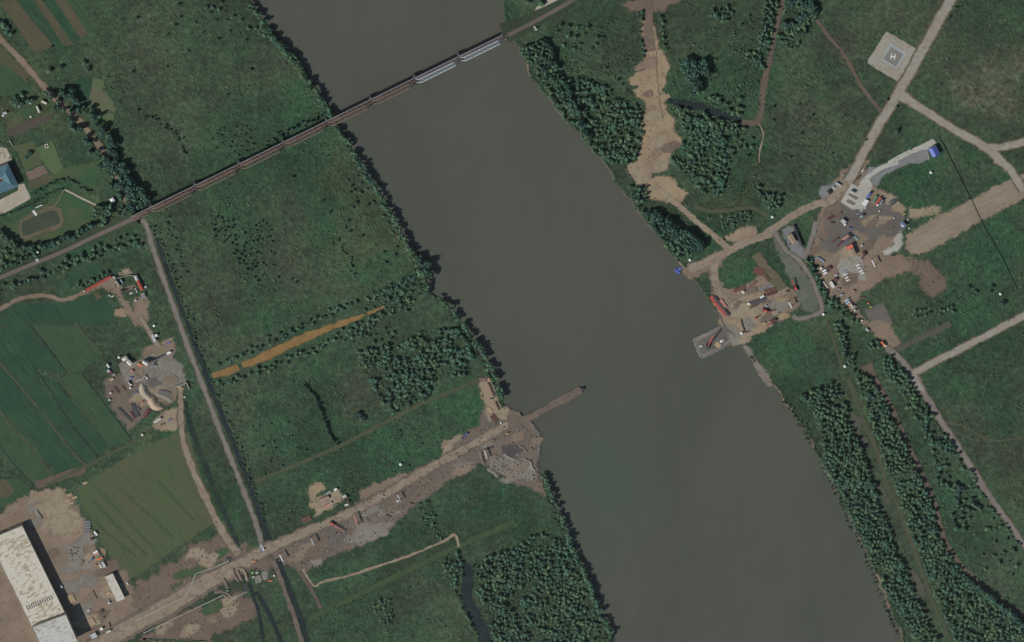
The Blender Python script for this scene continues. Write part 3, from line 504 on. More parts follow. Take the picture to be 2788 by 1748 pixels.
yard('concrete_apron', 'v30', '1455,1360 1560,1300 1585,1335 1500,1400 1520,1490 1480,1500', CONC, .105, .2); yard('asphalt_apron', 'v30', '1190,1530 1440,1400 1500,1395 1515,1490 1420,1530', GRAVB, .098, .4); yard('gravel_apron', 'b', '1160,560 1260,340 1500,350 1720,250 2412,-60 2412,60 2050,200 1620,440 1330,700 1250,620', GRAVB, .095, .5); yard('gravel_apron', 'b', '1370,830 1310,760 1500,560 1900,300 2412,60 2412,200 1900,430 1600,640 1500,880', GRAVB, .09, .8)
road('concrete_lane', 'v31', '880,210 960,130 1080,55 1230,5', 6.0, CONC, .10, .2, GRAVB); road('concrete_lane', 'v30', '1140,1530 1300,1440 1440,1380 1560,1320', 7, CONC, .10, .2)
yard('inspection_plaza', 'b', '1120,740 1280,690 1370,870 1260,1110 1210,1250 1180,1508 800,1508 490,1300 790,800 925,865 930,900', CONC, .11, .2)
yard('dark_pad', 'b', '735,1055 1000,1190 915,1250 695,1105', earth('dark_pad_surface', C(112, 106, 96), C(104, 98, 88), fine=(.92, 1.08)), .117, .1); yard('dark_pad', 'b', '690,1210 910,1330 850,1410 640,1300', MATS['dark_pad_surface'], .118, .2)  # two flat brown-grey rectangles, darker than the plaza concrete
road('boundary_track', 'v31', '60,640 180,830 300,920 420,1100 490,1280 510,1390 430,1440 300,1470 240,1440', 4, ROADG, .06, .5, VERGE); road('boundary_track', 'v31', '460,560 430,680 380,830 330,900', 5, ROADG, .062, .5)
road('patrol_road', 'v32', '1120,240 1210,290 1330,440 1400,520 1460,640 1600,870 1800,1170 2030,1530', [6, 5, 6, 7.5, 6, 5.5, 5.5, 5], ROADG, .08, .5, VERGE); road('patrol_road', 'v33', '1950,-30 2150,240 2420,620', 5, ROADG, .08, .5, VERGE)
road('gravel_road', 'v32', '2450,-95 2310,-20 2100,90 1850,220 1600,345 1440,430 1370,470 1390,540 1450,640', 7, ROAD, .084, .5, VERGE); road('forest_path', 'v32', '940,390 1000,480 1080,640 1150,750 1220,910 1290,1060 1360,1220 1440,1370 1500,1530', 4.6, PATHB, .05, .5); road('forest_path', 'v33', '1470,-30 1570,210 1640,480 1740,690 1900,880 2090,1040 2410,1280', 4.6, PATHB, .05, .5)
yard('dirt_patch', 'v32', '880,410 980,370 1000,470 960,490', PATHB, .046, 1); road('grass_track', 'v32', '760,510 840,720 900,900 990,1090 1060,1300 1130,1530', 5, PATHG, .04, .8); road('grass_track', 'v33', '1100,-10 1250,300 1400,700 1500,1000 1640,1330 1740,1530', 4, PATHG, .04, .8); road('grass_track', 'v32', '560,-10 640,200 700,420', 3, PATHG, .04, .7); road('grass_track', 'v32', '1690,930 1830,960 2020,1060 2150,1100 2410,1070', 2.4, PATHG, .04, .6); road('grass_track', 'v32', '1200,250 1500,110 1720,0', 7, earth('worn_grass', C(84, 84, 74), C(76, 80, 68)), .04, 1)
for s in ('v32 790,830 870,900 880,1040 830,1030 780,920', 'v32 870,1040 940,1080 950,1180 890,1140', 'v33 1320,800 1370,830 1500,1060 1440,1080 1370,960', 'v33 1010,30 1060,40 1170,260 1120,230', 'v22 2130,200 2180,220 2330,420 2405,560 2390,590 2250,400'):
    k, *r = s.split(); yard('bare_patch', k, ' '.join(r), MATS['worn_grass'] if k != 'v22' else GRAV, .045, 2)
road('irrigation_canal', 'F', '500,885 540,874 562,865', [5, 9, 8], earth('ochre_water', C(138, 111, 72), C(132, 105, 69), C(122, 99, 68), fine=(.95, 1.05), rough=.3), .04, .8)
road('irrigation_canal', 'F', '570,860 600,850 650,827 700,803 750,782 800,763 850,745 905,722', [7, 9, 10, 10, 8, 6, 4, 2], MATS['ochre_water'], .04, 1.2)
sheet('pond_rim', pts('v01', '190,545 330,465 500,415 560,440 600,545 580,600 510,640 250,725 200,710 180,620'), .04, VERGE, 1); sheet('pond', pts('v01', '208,565 345,498 490,448 530,465 566,540 555,575 500,598 260,690 215,690 198,620'), .05, earth('pond_water', C(70, 78, 66), C(64, 72, 61), fine=(.95, 1.05), rough=.3), .4)
# concrete road edge across the gravel platform in the river
plat = pts('f', '85,965 130,915 790,600 900,520 1250,600 1400,900 1250,1080 1090,1060 880,1185 345,1430 290,1430')
PZ = .3
mb = MB(); q = wobble(plat, .25, True, 5); mb.prism([(p.x, p.y) for p in q], -5, PZ)
gp = mb.build('gravel_platform', GRAV); gp['kind'] = 'structure'; cover(plat, 1)
ZC[0] = max(ZC[0], PZ + .01); sheet('platform_deck', pts('f', '190,985 640,775 850,570 1050,700 1050,950 800,1165 345,1345 300,1320 210,1120'), .2, GRAVD, .7)
g_ = random.Random(21); k = 4
while k < len(Ys) - 30:
    n_ = g_.randint(8, 26); ribbon('river_bank', [Vector((XE[j] + .6, Ys[j], 0)) for j in range(k, k + n_)][::-2], 1.5, 0, DIRT if g_.random() < .5 else GRAVD, .7); k += n_ + g_.randint(3, 16)
# ================================================================ embankments, bridge
SLOPE = earth('grassy_slope', C(62, 80, 60), C(70, 78, 62), C(80, 78, 66), s1=.05, s2=.2, s3=.9, fine=(.7, 1.3))
def embankment(name, px, hs, top, rail=False):
    """raised track: crest points given in survey pixels at their own heights"""
    line = [G(x, y, h) for (x, y), h in zip(px, hs)]; sm = smoothline(line, 8); vs, fs, g = [], [], random.Random(len(px)); crest = []
    for i, p in enumerate(sm):
        a, b = sm[max(i - 1, 0)], sm[min(i + 1, len(sm) - 1)]; d = (b - a); d.z = 0; d.normalize(); n = Vector((-d.y, d.x, 0)); wv = p.z * 1.05
        for o, z in ((3.4 + wv, -.2), (3.4, p.z), (-3.4, p.z), (-3.4 - wv, -.2)):
            q = p + n * (o + g.uniform(-.5, .5)); vs.append((q.x, q.y, z))
        crest.append((p, n))
        if i:
            k = 4 * i
            for j in range(3): fs.append((k - 4 + j, k - 3 + j, k + 1 + j, k + j))
    me = bpy.data.meshes.new(name); me.from_pydata(vs, [], fs); me.update()
    if sum(p.normal.z for p in me.polygons) < 0: me.flip_normals()
    o = link(name, me, SLOPE); o['kind'] = 'structure'
    mb = MB()
    for i in range(len(crest) - 1):
        (p, n), (q, m_) = crest[i], crest[i + 1]; up = Vector((0, 0, .12))
        mb.add([p + n * 2.6 + up, p - n * 2.6 + up, q - m_ * 2.6 + up, q + m_ * 2.6 + up], [(0, 1, 2, 3)])
    mb.build('ballast', top, o)
    mb = MB()
    for i in range(len(crest) - 1):
        (p, n), (q, m_) = crest[i], crest[i + 1]
        for sg in (-.76, .76): mb.beam(p + n * sg + Vector((0, 0, .3)), q + m_ * sg + Vector((0, 0, .3)), .16, .2)
    mb.build('rail', paint('rail_steel', C(110, 96, 92), .5, .4), o)
    cover([p + n * 5 for p, n in crest] + [p - n * 5 for p, n in crest][::-1], 1); return o
BALL = earth('ballast', C(110, 100, 96), C(102, 92, 88), C(116, 108, 104), fine=(.85, 1.15))
embankment('railway_embankment', [(-20, 764), (69, 727), (173, 684), (277, 635), (340, 606), (364, 594.5)], [2, 2.5, 3, 5, 8.5, 11.6], BALL)
embankment('railway_embankment', [(1374, 100), (1430, 72), (1490, 40), (1560, 0), (1600, -24)], [11.6, 9, 7, 5, 4.5], BALL)
DZ = 12.0
BA, BB = (361, 596), (1381, 97)
def deckpt(x, z=DZ, off=0.0):
    y = BA[1] + (BB[1] - BA[1]) * (x - BA[0]) / (BB[0] - BA[0]); p = G(x, y, DZ); p.z = z; return p
bdir = (deckpt(1300) - deckpt(400)).normalized(); bn = Vector((-bdir.y, bdir.x, 0)); brz = math.atan2(bdir.y, bdir.x)
RUST = paint('rusty_steel', C(120, 104, 94), .8, .2, .18); BLUE = paint('pale_blue_steel', C(172, 184, 192), .5, .4, .06); DECKM = paint('bridge_deck', C(108, 90, 84), .9, .1, .15)
PIERM = earth('pier_concrete', C(160, 156, 148), C(146, 142, 134), fine=(.9, 1.1)); RAILG = paint('walkway_grating', C(150, 148, 150), .8, .2)
bridge = empty('railway_bridge', deckpt(871, 0), 0, 'long railway truss bridge crossing the muddy river on concrete piers', 'bridge'); bo = bridge.location
def bpart(mb, name, mat, parent=None):
    o = mb.build(name, mat, parent or bridge); return o
PX = [361, 413, 532.6, 652.7, 772.8, 892, 1011.4, 1130.8, 1251.6, 1372.4]
for i, x in enumerate(PX):
    c = deckpt(x, 0) - bo; mb = MB(); base = -5 if x > 850 else -.5
    if i in (0, len(PX) - 1): mb.box((c.x, c.y, (DZ - 2.2 + base) / 2), (5, 9, DZ - 2.2 - base), brz)
    else:
        mb.box((c.x, c.y, (DZ - 3 + base) / 2), (3.4, 8.4, DZ - 3 - base), brz, .85, .9); mb.box((c.x, c.y, DZ - 2.6), (3.6, 8.8, .8), brz); q = c + bn * 5.0
        mb.box((q.x, q.y, (DZ - 4 + base) / 2), (2.6, 2.6, DZ - 4 - base), brz, .4, .5)
    o = bpart(mb, 'abutment' if i in (0, len(PX) - 1) else 'pier', PIERM)
spanmesh = {}
def span_parts(key, L, H, W):
    """meshes of a through truss along +x from 0 to L, deck level 0"""
    if key in spanmesh: return spanmesh[key]
    np_ = max(3, round(L / 7.5)); pl = L / np_; d = {}
    mb = MB(); mb.box((L / 2, 0, -.45), (L, W - .8, .5)); d['deck'] = [mb.mesh('deck')]
    mb = MB(); [mb.beam((0, y, .0), (L, y, .0), .18, .25) for y in (-.76, .76)]; d['rail'] = [mb.mesh('rail')]
    mb = MB(); mb.box((L / 2, W / 2 + .9, -.1), (L, 1.1, .15)); mb.beam((0, W / 2 + 1.4, .9), (L, W / 2 + 1.4, .9), .12); d['walkway'] = [mb.mesh('walkway')]
    d['bottom_chord'] = [MB().beam((0, y, -.3), (L, y, -.3), .6, .8).mesh('bottom_chord') for y in (-W / 2, W / 2)]
    d['top_chord'] = [MB().beam((pl, y, H), (L - pl, y, H), .95, .8).mesh('top_chord') for y in (-W / 2, W / 2)]
    d['end_post'] = [MB().beam((a, y, 0), (b_, y, H), .8, .8).mesh('end_post') for y in (-W / 2, W / 2) for a, b_ in ((0, pl), (L, L - pl))]
    d['web'] = []
    for y in (-W / 2, W / 2):
        mb = MB()
        for k in range(1, np_):
            mb.beam((k * pl, y, 0), (k * pl, y, H), .35)
            if k < np_ - 1: a, b_ = (0, H) if k % 2 else (H, 0); mb.beam((k * pl, y, a), ((k + 1) * pl, y, b_), .38)
        d['web'].append(mb.mesh('web'))
    mb = MB()
    for k in range(1, np_):
        mb.beam((k * pl, -W / 2, H), (k * pl, W / 2, H), .4)
        if k < np_ - 1: mb.beam((k * pl, -W / 2, H), ((k + 1) * pl, W / 2, H), .3); mb.beam((k * pl, W / 2, H), ((k + 1) * pl, -W / 2, H), .3)
    d['top_bracing'] = [mb.mesh('top_bracing')]
    spanmesh[key] = d; return d
for i in range(len(PX) - 1):
    p, q = deckpt(PX[i]), deckpt(PX[i + 1]); L = (q - p).length - .8; p = p + bdir * .4; short = i == 0
    steel = BLUE if i in (7, 8) or i == 7 else RUST
    if i == 7 or i == 8: steel = BLUE
    d = span_parts(('s', round(L, 1)), L, 9.6 if not short else 3.0, 5.6); sp = None
    for nm, lst in d.items():
        for me in lst:
            mt = DECKM if nm == 'deck' else RAILG if nm == 'walkway' else MATS['rail_steel'] if nm == 'rail' else steel
            if sp is None:
                sp = link('span', me, mt, bridge); sp.location = p - bo; sp.rotation_euler = (0, 0, brz)
                sp['label'] = 'pale blue truss span' if steel is BLUE else 'rusty brown truss span'
            else: link(nm, me, mt, sp)
# ================================================================ vegetation
LEAF = [leafmat('leaf_green', C(56, 83, 68, 1.5), C(42, 68, 56, 1.5), C(58, 80, 60, 1.5)), leafmat('leaf_grey_green', C(64, 88, 76, 1.5), C(48, 72, 62, 1.5), C(58, 80, 66, 1.5)), leafmat('leaf_dark', C(46, 72, 62, 1.5), C(34, 57, 50, 1.5), C(44, 66, 55, 1.5))]
BARK = paint('bark', C(84, 76, 66), .9, .1, .2)
PHI = (1 + 5 ** .5) / 2
ICO_V = np.array([(-1, PHI, 0), (1, PHI, 0), (-1, -PHI, 0), (1, -PHI, 0), (0, -1, PHI), (0, 1, PHI), (0, -1, -PHI), (0, 1, -PHI), (PHI, 0, -1), (PHI, 0, 1), (-PHI, 0, -1), (-PHI, 0, 1)]) / math.hypot(1, PHI)
ICO_F = [(0, 11, 5), (0, 5, 1), (0, 1, 7), (0, 7, 10), (0, 10, 11), (1, 5, 9), (5, 11, 4), (11, 10, 2), (10, 7, 6), (7, 1, 8), (3, 9, 4), (3, 4, 2), (3, 2, 6), (3, 6, 8), (3, 8, 9), (4, 9, 5), (2, 4, 11), (6, 2, 10), (8, 6, 7), (9, 8, 1)]
def crown_geo(seed, nl=10, nq=8, core=True):
    """broad uneven crown, radius 1, from z .3 to 1: overlapping boughs set with leaf sprays; returns verts, triangles"""
    g = np.random.default_rng(seed); vs, fs = [], []
    for l in range(nl + (1 if core else 0)):
        th, rr = g.uniform(0, 6.283), g.uniform(.3, .78); lr = g.uniform(.24, .44); zz = .70 - .28 * rr ** 2 + g.uniform(-.12, .1)
        if core and l == 0: rr, lr, zz = 0, .62, .58
        c = np.array([math.cos(th) * rr, math.sin(th) * rr, zz]); b = len(vs); an = g.uniform(0, 6.28); cs, sn = math.cos(an), math.sin(an)
        for q in ICO_V: k = lr * g.uniform(.75, 1.2); vs.append(c + np.array([(q[0] * cs - q[1] * sn) * k, (q[0] * sn + q[1] * cs) * k, q[2] * k * .62]))
        fs += [(b + i, b + j, b + k) for i, j, k in ICO_F]
        for q in range(nq):
            n = g.normal(size=3); n /= np.linalg.norm(n); n[2] = abs(n[2]); p = c + n * lr * np.array([1, 1, .62]) * g.uniform(.95, 1.12); nn = n * .6 + np.array([0, 0, .4]) + g.normal(size=3) * .35; nn /= np.linalg.norm(nn); u = np.cross(nn, [.3, .5, .8]); u /= np.linalg.norm(u); v = np.cross(nn, u); s = g.uniform(.08, .17); b = len(vs)
            vs += [p + u * s, p + v * s * g.uniform(.6, 1), p - u * s, p - v * s * g.uniform(.6, 1)]; fs += [(b, b + 1, b + 2), (b, b + 2, b + 3)]
    return np.array(vs), np.array(fs)
CROWNS = [crown_geo(100 + k) for k in range(7)]; CROWN_ME = [npmesh('crown', v, f) for v, f in CROWNS]
LOWCR = [crown_geo(200 + k, 7, 6) for k in range(8)]
BUSH = [crown_geo(300 + k, 6, 6) for k in range(5)]
for v, f in BUSH: v[:, 2] = (v[:, 2] - .25) / .75
BUSH_ME = [npmesh('shrub', v, f) for v, f in BUSH]
tk = MB(); tk.cyl((0, 0, -.05), (0.02, 0, .5), .07, 7, .04)
for a in (0.4, 2.5, 4.6): tk.cyl((0.02, 0, .36), (.4 * math.cos(a), .4 * math.sin(a), .62), .03, 5, .015)
TRUNK_ME = tk.mesh('trunk')
TREES, SHRUBS, BRUSH = [], [], []
def pxy(v, s): ox, oy, k = VIEW[v]; return [(ox + float(p.split(',')[0]) * k, oy + float(p.split(',')[1]) * k) for p in s.split()]
def inside(p, poly):
    x, y = p; c = False; n = len(poly)
    for i in range(n):
        (xa, ya), (xb, yb) = poly[i], poly[(i + 1) % n]
        if (ya > y) != (yb > y) and x < (xb - xa) * (y - ya) / (yb - ya) + xa: c = not c
    return c
def covered(px, py):
    i, j = int(py / 2), int(px / 2); return 0 <= i < RH and 0 <= j < RW and COVER[i, j] in (1, 3)
def zone(v, s, sp, r, h, label, group, leaf=0, keep=1.0, lst=None, avoid=True):
    poly = pxy(v, s) if v != '*' else s; xs, ys = [p[0] for p in poly], [p[1] for p in poly]; acc = []; sp2 = (sp * 2) ** 2; grid = {}
    for _ in range(int((max(xs) - min(xs)) * (max(ys) - min(ys)) / (sp * sp) * 2.2)):
        p = (random.uniform(min(xs), max(xs)), random.uniform(min(ys), max(ys)))
        if not inside(p, poly) or (avoid and covered(*p)): continue
        ck = (int(p[0] / (sp * 2)), int(p[1] / (sp * 2))); ok = True
        for a in (-1, 0, 1):
            for b in (-1, 0, 1):
                for q in grid.get((ck[0] + a, ck[1] + b), ()):
                    if (q[0] - p[0]) ** 2 + (q[1] - p[1]) ** 2 < sp2: ok = False
        if ok: grid.setdefault(ck, []).append(p); acc.append(p)
    for p in acc:
        k = random.triangular(.55, 1.3, .9) if lst is None else 1.0; rr = random.uniform(*r) * k; c_ = rr * 1.3
        if avoid and lst is None and any(covered(p[0] + a * c_, p[1] + b * c_) for a, b in ((1, 0), (-1, 0), (0, 1), (0, -1))): continue
        if lst is None and sp < 6.5 and clu(GAP, p) > .78: continue
        if random.random() < keep: (lst if lst is not None else TREES).append((p[0], p[1], rr, random.uniform(*h) * (.5 + .5 * k), label, group, leaf))
    if lst is None and sp < 7.5: brush(v, s, 3.6, (1.2, 2.2), (1.5, 3.2))
CLU = vnoise((RH, RW), 17, 91) * .55 + vnoise((RH, RW), 6, 92) * .45; GAP = vnoise((RH, RW), 13, 93)
def clu(A, p): return A[min(max(int(p[1] / 2), 0), RH - 1), min(max(int(p[0] / 2), 0), RW - 1)]
def brush(v, s, sp, r, h, keep=1.0):
    poly = pxy(v, s); xs, ys = [p[0] for p in poly], [p[1] for p in poly]
    for _ in range(int((max(xs) - min(xs)) * (max(ys) - min(ys)) / (4 * sp * sp))):
        p = (random.uniform(min(xs), max(xs)), random.uniform(min(ys), max(ys)))
        if inside(p, poly) and not covered(*p) and random.random() < keep and (keep == 1.0 or clu(CLU, p) > .47): BRUSH.append((p[0], p[1], random.uniform(*r) * 1.15, random.uniform(*h) * .62, '', '', 0))
def row(v, s, sp, r, h, label, group, leaf=0, jit=1.5, keep=1.0, lst=None, avoid=False):
    L = pxy(v, s); rest = 0.0
    for a, b in zip(L, L[1:]):
        d = math.hypot(b[0] - a[0], b[1] - a[1]); t = rest
        while t < d:
            p = (a[0] + (b[0] - a[0]) * t / d + random.gauss(0, jit * 2), a[1] + (b[1] - a[1]) * t / d + random.gauss(0, jit * 2))
            if random.random() < keep and not (avoid and covered(*p)): (lst if lst is not None else TREES).append((p[0], p[1], random.uniform(*r), random.uniform(*h), label, group, leaf))
            t += sp * 2 * random.uniform(.75, 1.25)
        rest = t - d
def spots(v, s, r, h, label, group, leaf=2, lst=None):
    for x, y in pxy(v, s): (SHRUBS if lst is None else lst).append((x, y, random.uniform(*r), random.uniform(*h), label, group, leaf))
# --- trees of the west bank
L1, G1 = 'broadleaf tree in the ragged row along the west river bank', 'trees along the west river bank'
row('F', '590,10 615,50 655,100 688,140 712,175 742,210 765,250 785,285', 3.0, (2.6, 4.6), (9, 13), L1, G1, 0, 2.0); row('F', '795,300 815,330 840,375 872,425 902,475 930,520 955,570 978,610 1000,655 1012,690', 3.0, (2.4, 4.4), (9, 12.5), L1, G1, 0, 2.0); row('F', '985,610 1005,625 1012,650', 4, (4.5, 6), (12, 15), L1, G1, 2, 2)
row('F', '1040,705 1075,745 1112,795 1145,845 1165,890 1185,935', 3.0, (2.4, 4.4), (9, 12.5), L1, G1, 0, 2.0); row('F', '1280,1120 1300,1170 1325,1230 1350,1295 1380,1360 1410,1430 1440,1500', 3.0, (2.4, 4.0), (8, 11.5), L1, G1, 0, 1.8)
zone('v10', '-40,250 60,240 220,430 330,600 200,450', 4.8, (2.5, 4), (6, 9), 'bushy tree just behind the west bank tree row', 'trees behind the west bank row', 1)
zone('v11', '800,180 960,120 1080,260 1250,480 1400,800 1460,980 1250,640 1130,430 960,300', 9, (1.6, 3), (4, 6), 'bushy tree just behind the west bank tree row', 'trees behind the west bank row', 1, .7)
zone('v00', '1640,40 2100,0 2330,100 2400,330 2250,200 2050,100 1850,60', 8, (2.2, 3.6), (5, 8), 'bushy tree just behind the west bank tree row', 'trees behind the west bank row', 0, .6)
LR, GR = 'tall dark tree beside the tan village road', 'trees beside the village road'
row('F', '150,212 176,235 205,262 240,310 268,355 295,410 318,465', 4.4, (3.4, 5.4), (10, 15), LR, GR, 2, 3.5); row('F', '108,212 140,250 165,282 198,322 228,370 262,415 290,470', 5, (2.8, 4.8), (8, 13), LR, GR, 2, 3.5); zone('v00', '60,1000 90,920 200,890 300,920 300,960 180,970', 5, (3.4, 4.6), (10, 13), 'dark tree behind the white walled ruins', 'trees behind the ruins', 2)
zone('v01', '960,-10 1110,0 1240,190 1370,300 1390,400 1240,470 1170,330 1030,160', 4.8, (3.8, 5.4), (11, 15), LR, GR, 2, avoid=False); zone('v01', '880,420 1060,400 1180,440 1150,560 930,600 860,520', 4.8, (3.8, 5.2), (10, 14), 'rounded tree in the clump west of the bridge abutment', 'clump west of the abutment', 0)
LW, GW = 'tree in the dark belt north of the railway embankment', 'trees north of the railway'
row('v01', '-10,690 80,740 170,800 300,800 420,790 600,730 720,670 880,600', 5, (3.6, 5), (10, 13), LW, GW, 2, 1.8); zone('v01', '-10,820 200,830 420,830 330,920 180,960 -10,1030', 7, (3, 4.2), (8, 11), LW, GW, 0); row('v01', '-10,660 120,770', 4, (3.4, 4.6), (10, 13), LW, GW, 2, 3)
LS, GS_ = 'tree in the belt south of the railway embankment', 'trees south of the railway'
row('v01', '-10,1190 200,1130 400,1060 560,1010 720,950 900,900', 5, (2.6, 3.8), (7, 10), LS, GS_, 0, 2.5); row('v01', '620,920 840,880 1080,800 1330,770', 5.5, (3, 4.2), (8, 11), LS, GS_, 2, 2.5); row('v01', '900,830 1060,750 1240,700', 8, (2.4, 3.6), (6, 9), LS, GS_, 0, 3)
row('v01', '690,1180 800,1150 960,1060 1030,1020', 5, (2.4, 3.6), (6, 9), 'small tree behind the long red roofed farm building', 'trees behind the farm building', 2, 1.5)
LH, GH = 'clipped bush in the hedge row below the concrete yard', 'hedge below the concrete yard'
row('v01', '-10,515 150,465 300,395 420,320 590,250', 2.8, (1.6, 2.3), (2.5, 3.5), LH, GH, 2, .5, 1, SHRUBS); row('v01', '330,290 450,230 560,160 640,170 740,230 850,300', 3, (1.5, 2.3), (2.5, 4), 'dark bush in the hedge between gardens and lawn', 'hedge between gardens and lawn', 2, 1.0, 1, SHRUBS)
spots('v00', '460,665 560,630 785,590 820,650', (3.6, 4.6), (8, 10), 'dark round tree on the field edge below the crop strips', 'trees below the crop strips', 2, TREES); spots('v00', '275,1435', (3.8, 3.9), (8, 9), 'lone dark tree among the garden plots by the blue roof', 'lone garden tree', 2, TREES); spots('g', '720,690', (3.4, 3.5), (7, 8), 'small tree touching the lone dark garden tree', 'second garden tree', 2, TREES)
row('v00', '-10,200 60,260 110,330', 5, (3.4, 4.4), (8, 11), 'dark tree at the west edge beside the crop strips', 'trees at the west edge', 2, 1.5)
LC, GC = 'small tree in the line beside the ochre canal', 'trees beside the ochre canal'
row('F', '520,858 580,832 640,803 700,775 760,745 830,715 900,690 960,660 1000,640', 5, (2, 3.4), (5, 8), LC, GC, 0, 2.4); row('F', '520,905 580,885 640,862 700,838 760,815 830,775 900,745 970,715', 5, (2, 3.6), (5, 8), LC, GC, 0, 2.6); zone('F', '880,690 960,650 1010,640 1010,690 960,720 900,740 860,790 820,800', 7, (2.2, 3.6), (5, 8), LC, GC, 1)
LO, GO = 'tree in the dense grove between canal and west bank', 'grove between canal and west bank'
zone('v12', '940,270 1100,230 1300,210 1480,90 1640,60 1920,60 2010,260 1980,480 1800,500 1620,560 1620,690 1500,720 1440,790 1250,880 1180,760 1080,600 970,430', 5.0, (2.8, 4.4), (7, 11), LO, GO, 0, .92); zone('v12', '880,20 1000,0 1300,80 1240,160 900,210 780,160', 8, (2.2, 3.4), (5, 8), LO, GO, 1)
spots('v12', '955,855 930,880 975,895', (3.6, 4.6), (8, 10), 'tall tree of the small clump in the pasture beside the dark hedge', 'clump beside the dark hedge', 2, TREES)
row('v12', '440,590 480,620 530,670 570,750 610,850 650,960 690,1060 740,1130', 2.6, (1.8, 2.6), (4, 6), 'dark shrub in the straight hedge across the pasture', 'straight hedge across the pasture', 2, .6, 1, SHRUBS)
LB, GB = 'tree in the wood beside the dark forest canal', 'wood beside the forest canal'
zone('v13', '2010,790 2200,700 2410,650 2420,1530 2180,1530 2110,1330 2110,1150 2010,1000', 4.5, (2.6, 4.2), (8, 12), LB, GB, 0, .95); zone('v23', '-10,640 120,520 240,500 360,510 560,680 640,850 760,1080 900,1350 960,1530 -10,1530', 4.6, (2.4, 3.9), (6, 10), LB, GB, 1, .85); zone('v13', '1700,690 1860,650 1920,780 1940,900 1930,1100 1990,1250 2090,1430 2100,1530 2010,1400 1860,1090 1780,880', 4.8, (2.4, 3.6), (6, 9), LB, GB, 0, .9)
zone('v13', '1000,1120 1240,1120 1270,1290 1240,1480 1150,1300', 4.8, (2, 3), (4, 6), 'bushy tree in the patch south of the mown track', 'bushes south of the mown track', 2, .8); zone('v13', '1480,220 1620,200 1700,420 1780,560 1700,560 1540,380', 5, (1.8, 2.8), (4, 6), 'bushy tree south of the work road', 'bushes south of the work road', 2, .8)
# --- trees of the east bank
LE, GE = 'tree in the belt along the upper east bank', 'belt along the upper east bank'
zone('v20', '60,430 180,420 270,360 330,440 390,560 460,680 490,800 560,930 620,1100 700,1250 780,1380 700,1330 600,1180 470,980 400,880 330,740 200,600 120,560', 4.2, (2.8, 4.6), (9, 14), LE, GE, 2); row('v20', '100,480 180,620 290,800 400,980 480,1080 600,1180 680,1320 760,1440', 5, (2.2, 3.4), (5, 8), LE, GE, 0, 2)
zone('v20', '490,740 620,740 900,830 920,920 1150,980 1210,1080 1210,1250 1160,1400 1140,1530 900,1530 760,1360 640,1180 570,940', 5.0, (2.6, 4.4), (7, 12), 'tree in the wood between upper east bank and sand clearing', 'wood west of the sand clearing', 0, .82)
zone('v20', '380,240 640,220 800,340 800,470 640,460 460,480 420,370', 9, (2.4, 4), (5, 9), 'scattered tree on the scrubland east of the bridge end', 'scattered trees by the bridge end', 2, .8); zone('v20', '1150,80 1200,110 1200,300 1215,560 1180,420', 4.8, (2, 3), (5, 8), 'tree on the edge of the sand track', 'trees edging the sand track', 0); zone('v20', '1340,60 1420,300 1440,500 1360,380', 7, (2, 3), (5, 8), 'tree on the edge of the sand track', 'trees edging the sand track', 0)
zone('v20', '1540,580 1680,550 1790,560 1830,690 1750,770 1740,900 1680,870 1620,720', 4.3, (4, 5.8), (11, 15), 'large dark tree in the clump east of the sand clearing', 'dark clump east of the sand clearing', 2); zone('v20', '1450,960 1600,980 1780,1030 1900,1080 2080,1130 2150,1200 2050,1300 1960,1360 1760,1330 1600,1250 1560,1120', 4.8, (3, 4.8), (8, 13), 'tree in the wood south of the drain channel', 'wood south of the drain channel', 0, .9)
zone('v20', '1560,1300 1900,1330 2060,1400 2020,1530 1450,1530 1480,1420', 5.4, (2.4, 4), (6, 10), 'tree in the wood south of the drain channel', 'wood south of the drain channel', 0, .8); row('v20', '1830,930 1920,940 1990,1010 2120,1080 2100,950 2060,930', 6, (3, 4.4), (8, 11), 'round tree on the north side of the drain channel', 'trees north of the drain channel', 2, 2)
zone('v20', '1830,110 2000,60 2060,170 1960,200 1850,190', 4.8, (3, 4.4), (7, 10), 'dark tree standing in the upper scrubland', 'trees in the upper scrubland', 2, .8); zone('v20', '2140,520 2250,460 2390,420 2380,560 2340,640 2180,560', 4.8, (2.8, 4), (7, 10), 'tree beside the brown woodland track', 'trees beside the woodland track', 0); zone('v30', '170,20 300,0 420,10 490,90 440,170 400,300 280,320 160,300 150,120', 4.2, (3.4, 5.2), (9, 14), 'big tree in the grove at the head of the brown footpath', 'grove at the head of the footpath', 2); zone('v30', '-10,20 90,0 110,120 60,320 0,500 -60,400', 4.8, (2.8, 4), (7, 11), 'tree beside the brown woodland track', 'trees beside the woodland track', 0)
zone('v30', '100,330 300,340 320,430 180,470', 4.8, (2.4, 3.4), (6, 9), 'tree beside the brown woodland track', 'trees beside the woodland track', 0, .8); zone('v20', '1700,1000 2100,1150 2260,1160 2240,1400 2150,1530 2050,1300', 8, (2.4, 3.6), (6, 9), 'tree in the wood south of the drain channel', 'wood south of the drain channel', 0, .7)
zone('v21', '1480,-10 1900,0 2000,60 1960,230 1900,310 1760,290 1640,200 1560,90', 4.8, (2.4, 4), (6, 10), 'tree in the wood above the curved embankment', 'wood above the curved embankment', 0, .85); zone('v21', '2200,230 2300,230 2410,330 2410,400 2300,330', 5, (2.6, 3.8), (7, 10), 'tree in the wood above the curved embankment', 'wood above the curved embankment', 2)
LM, GM = 'tree in the dark strip of bank above the landing', 'dark strip above the landing'
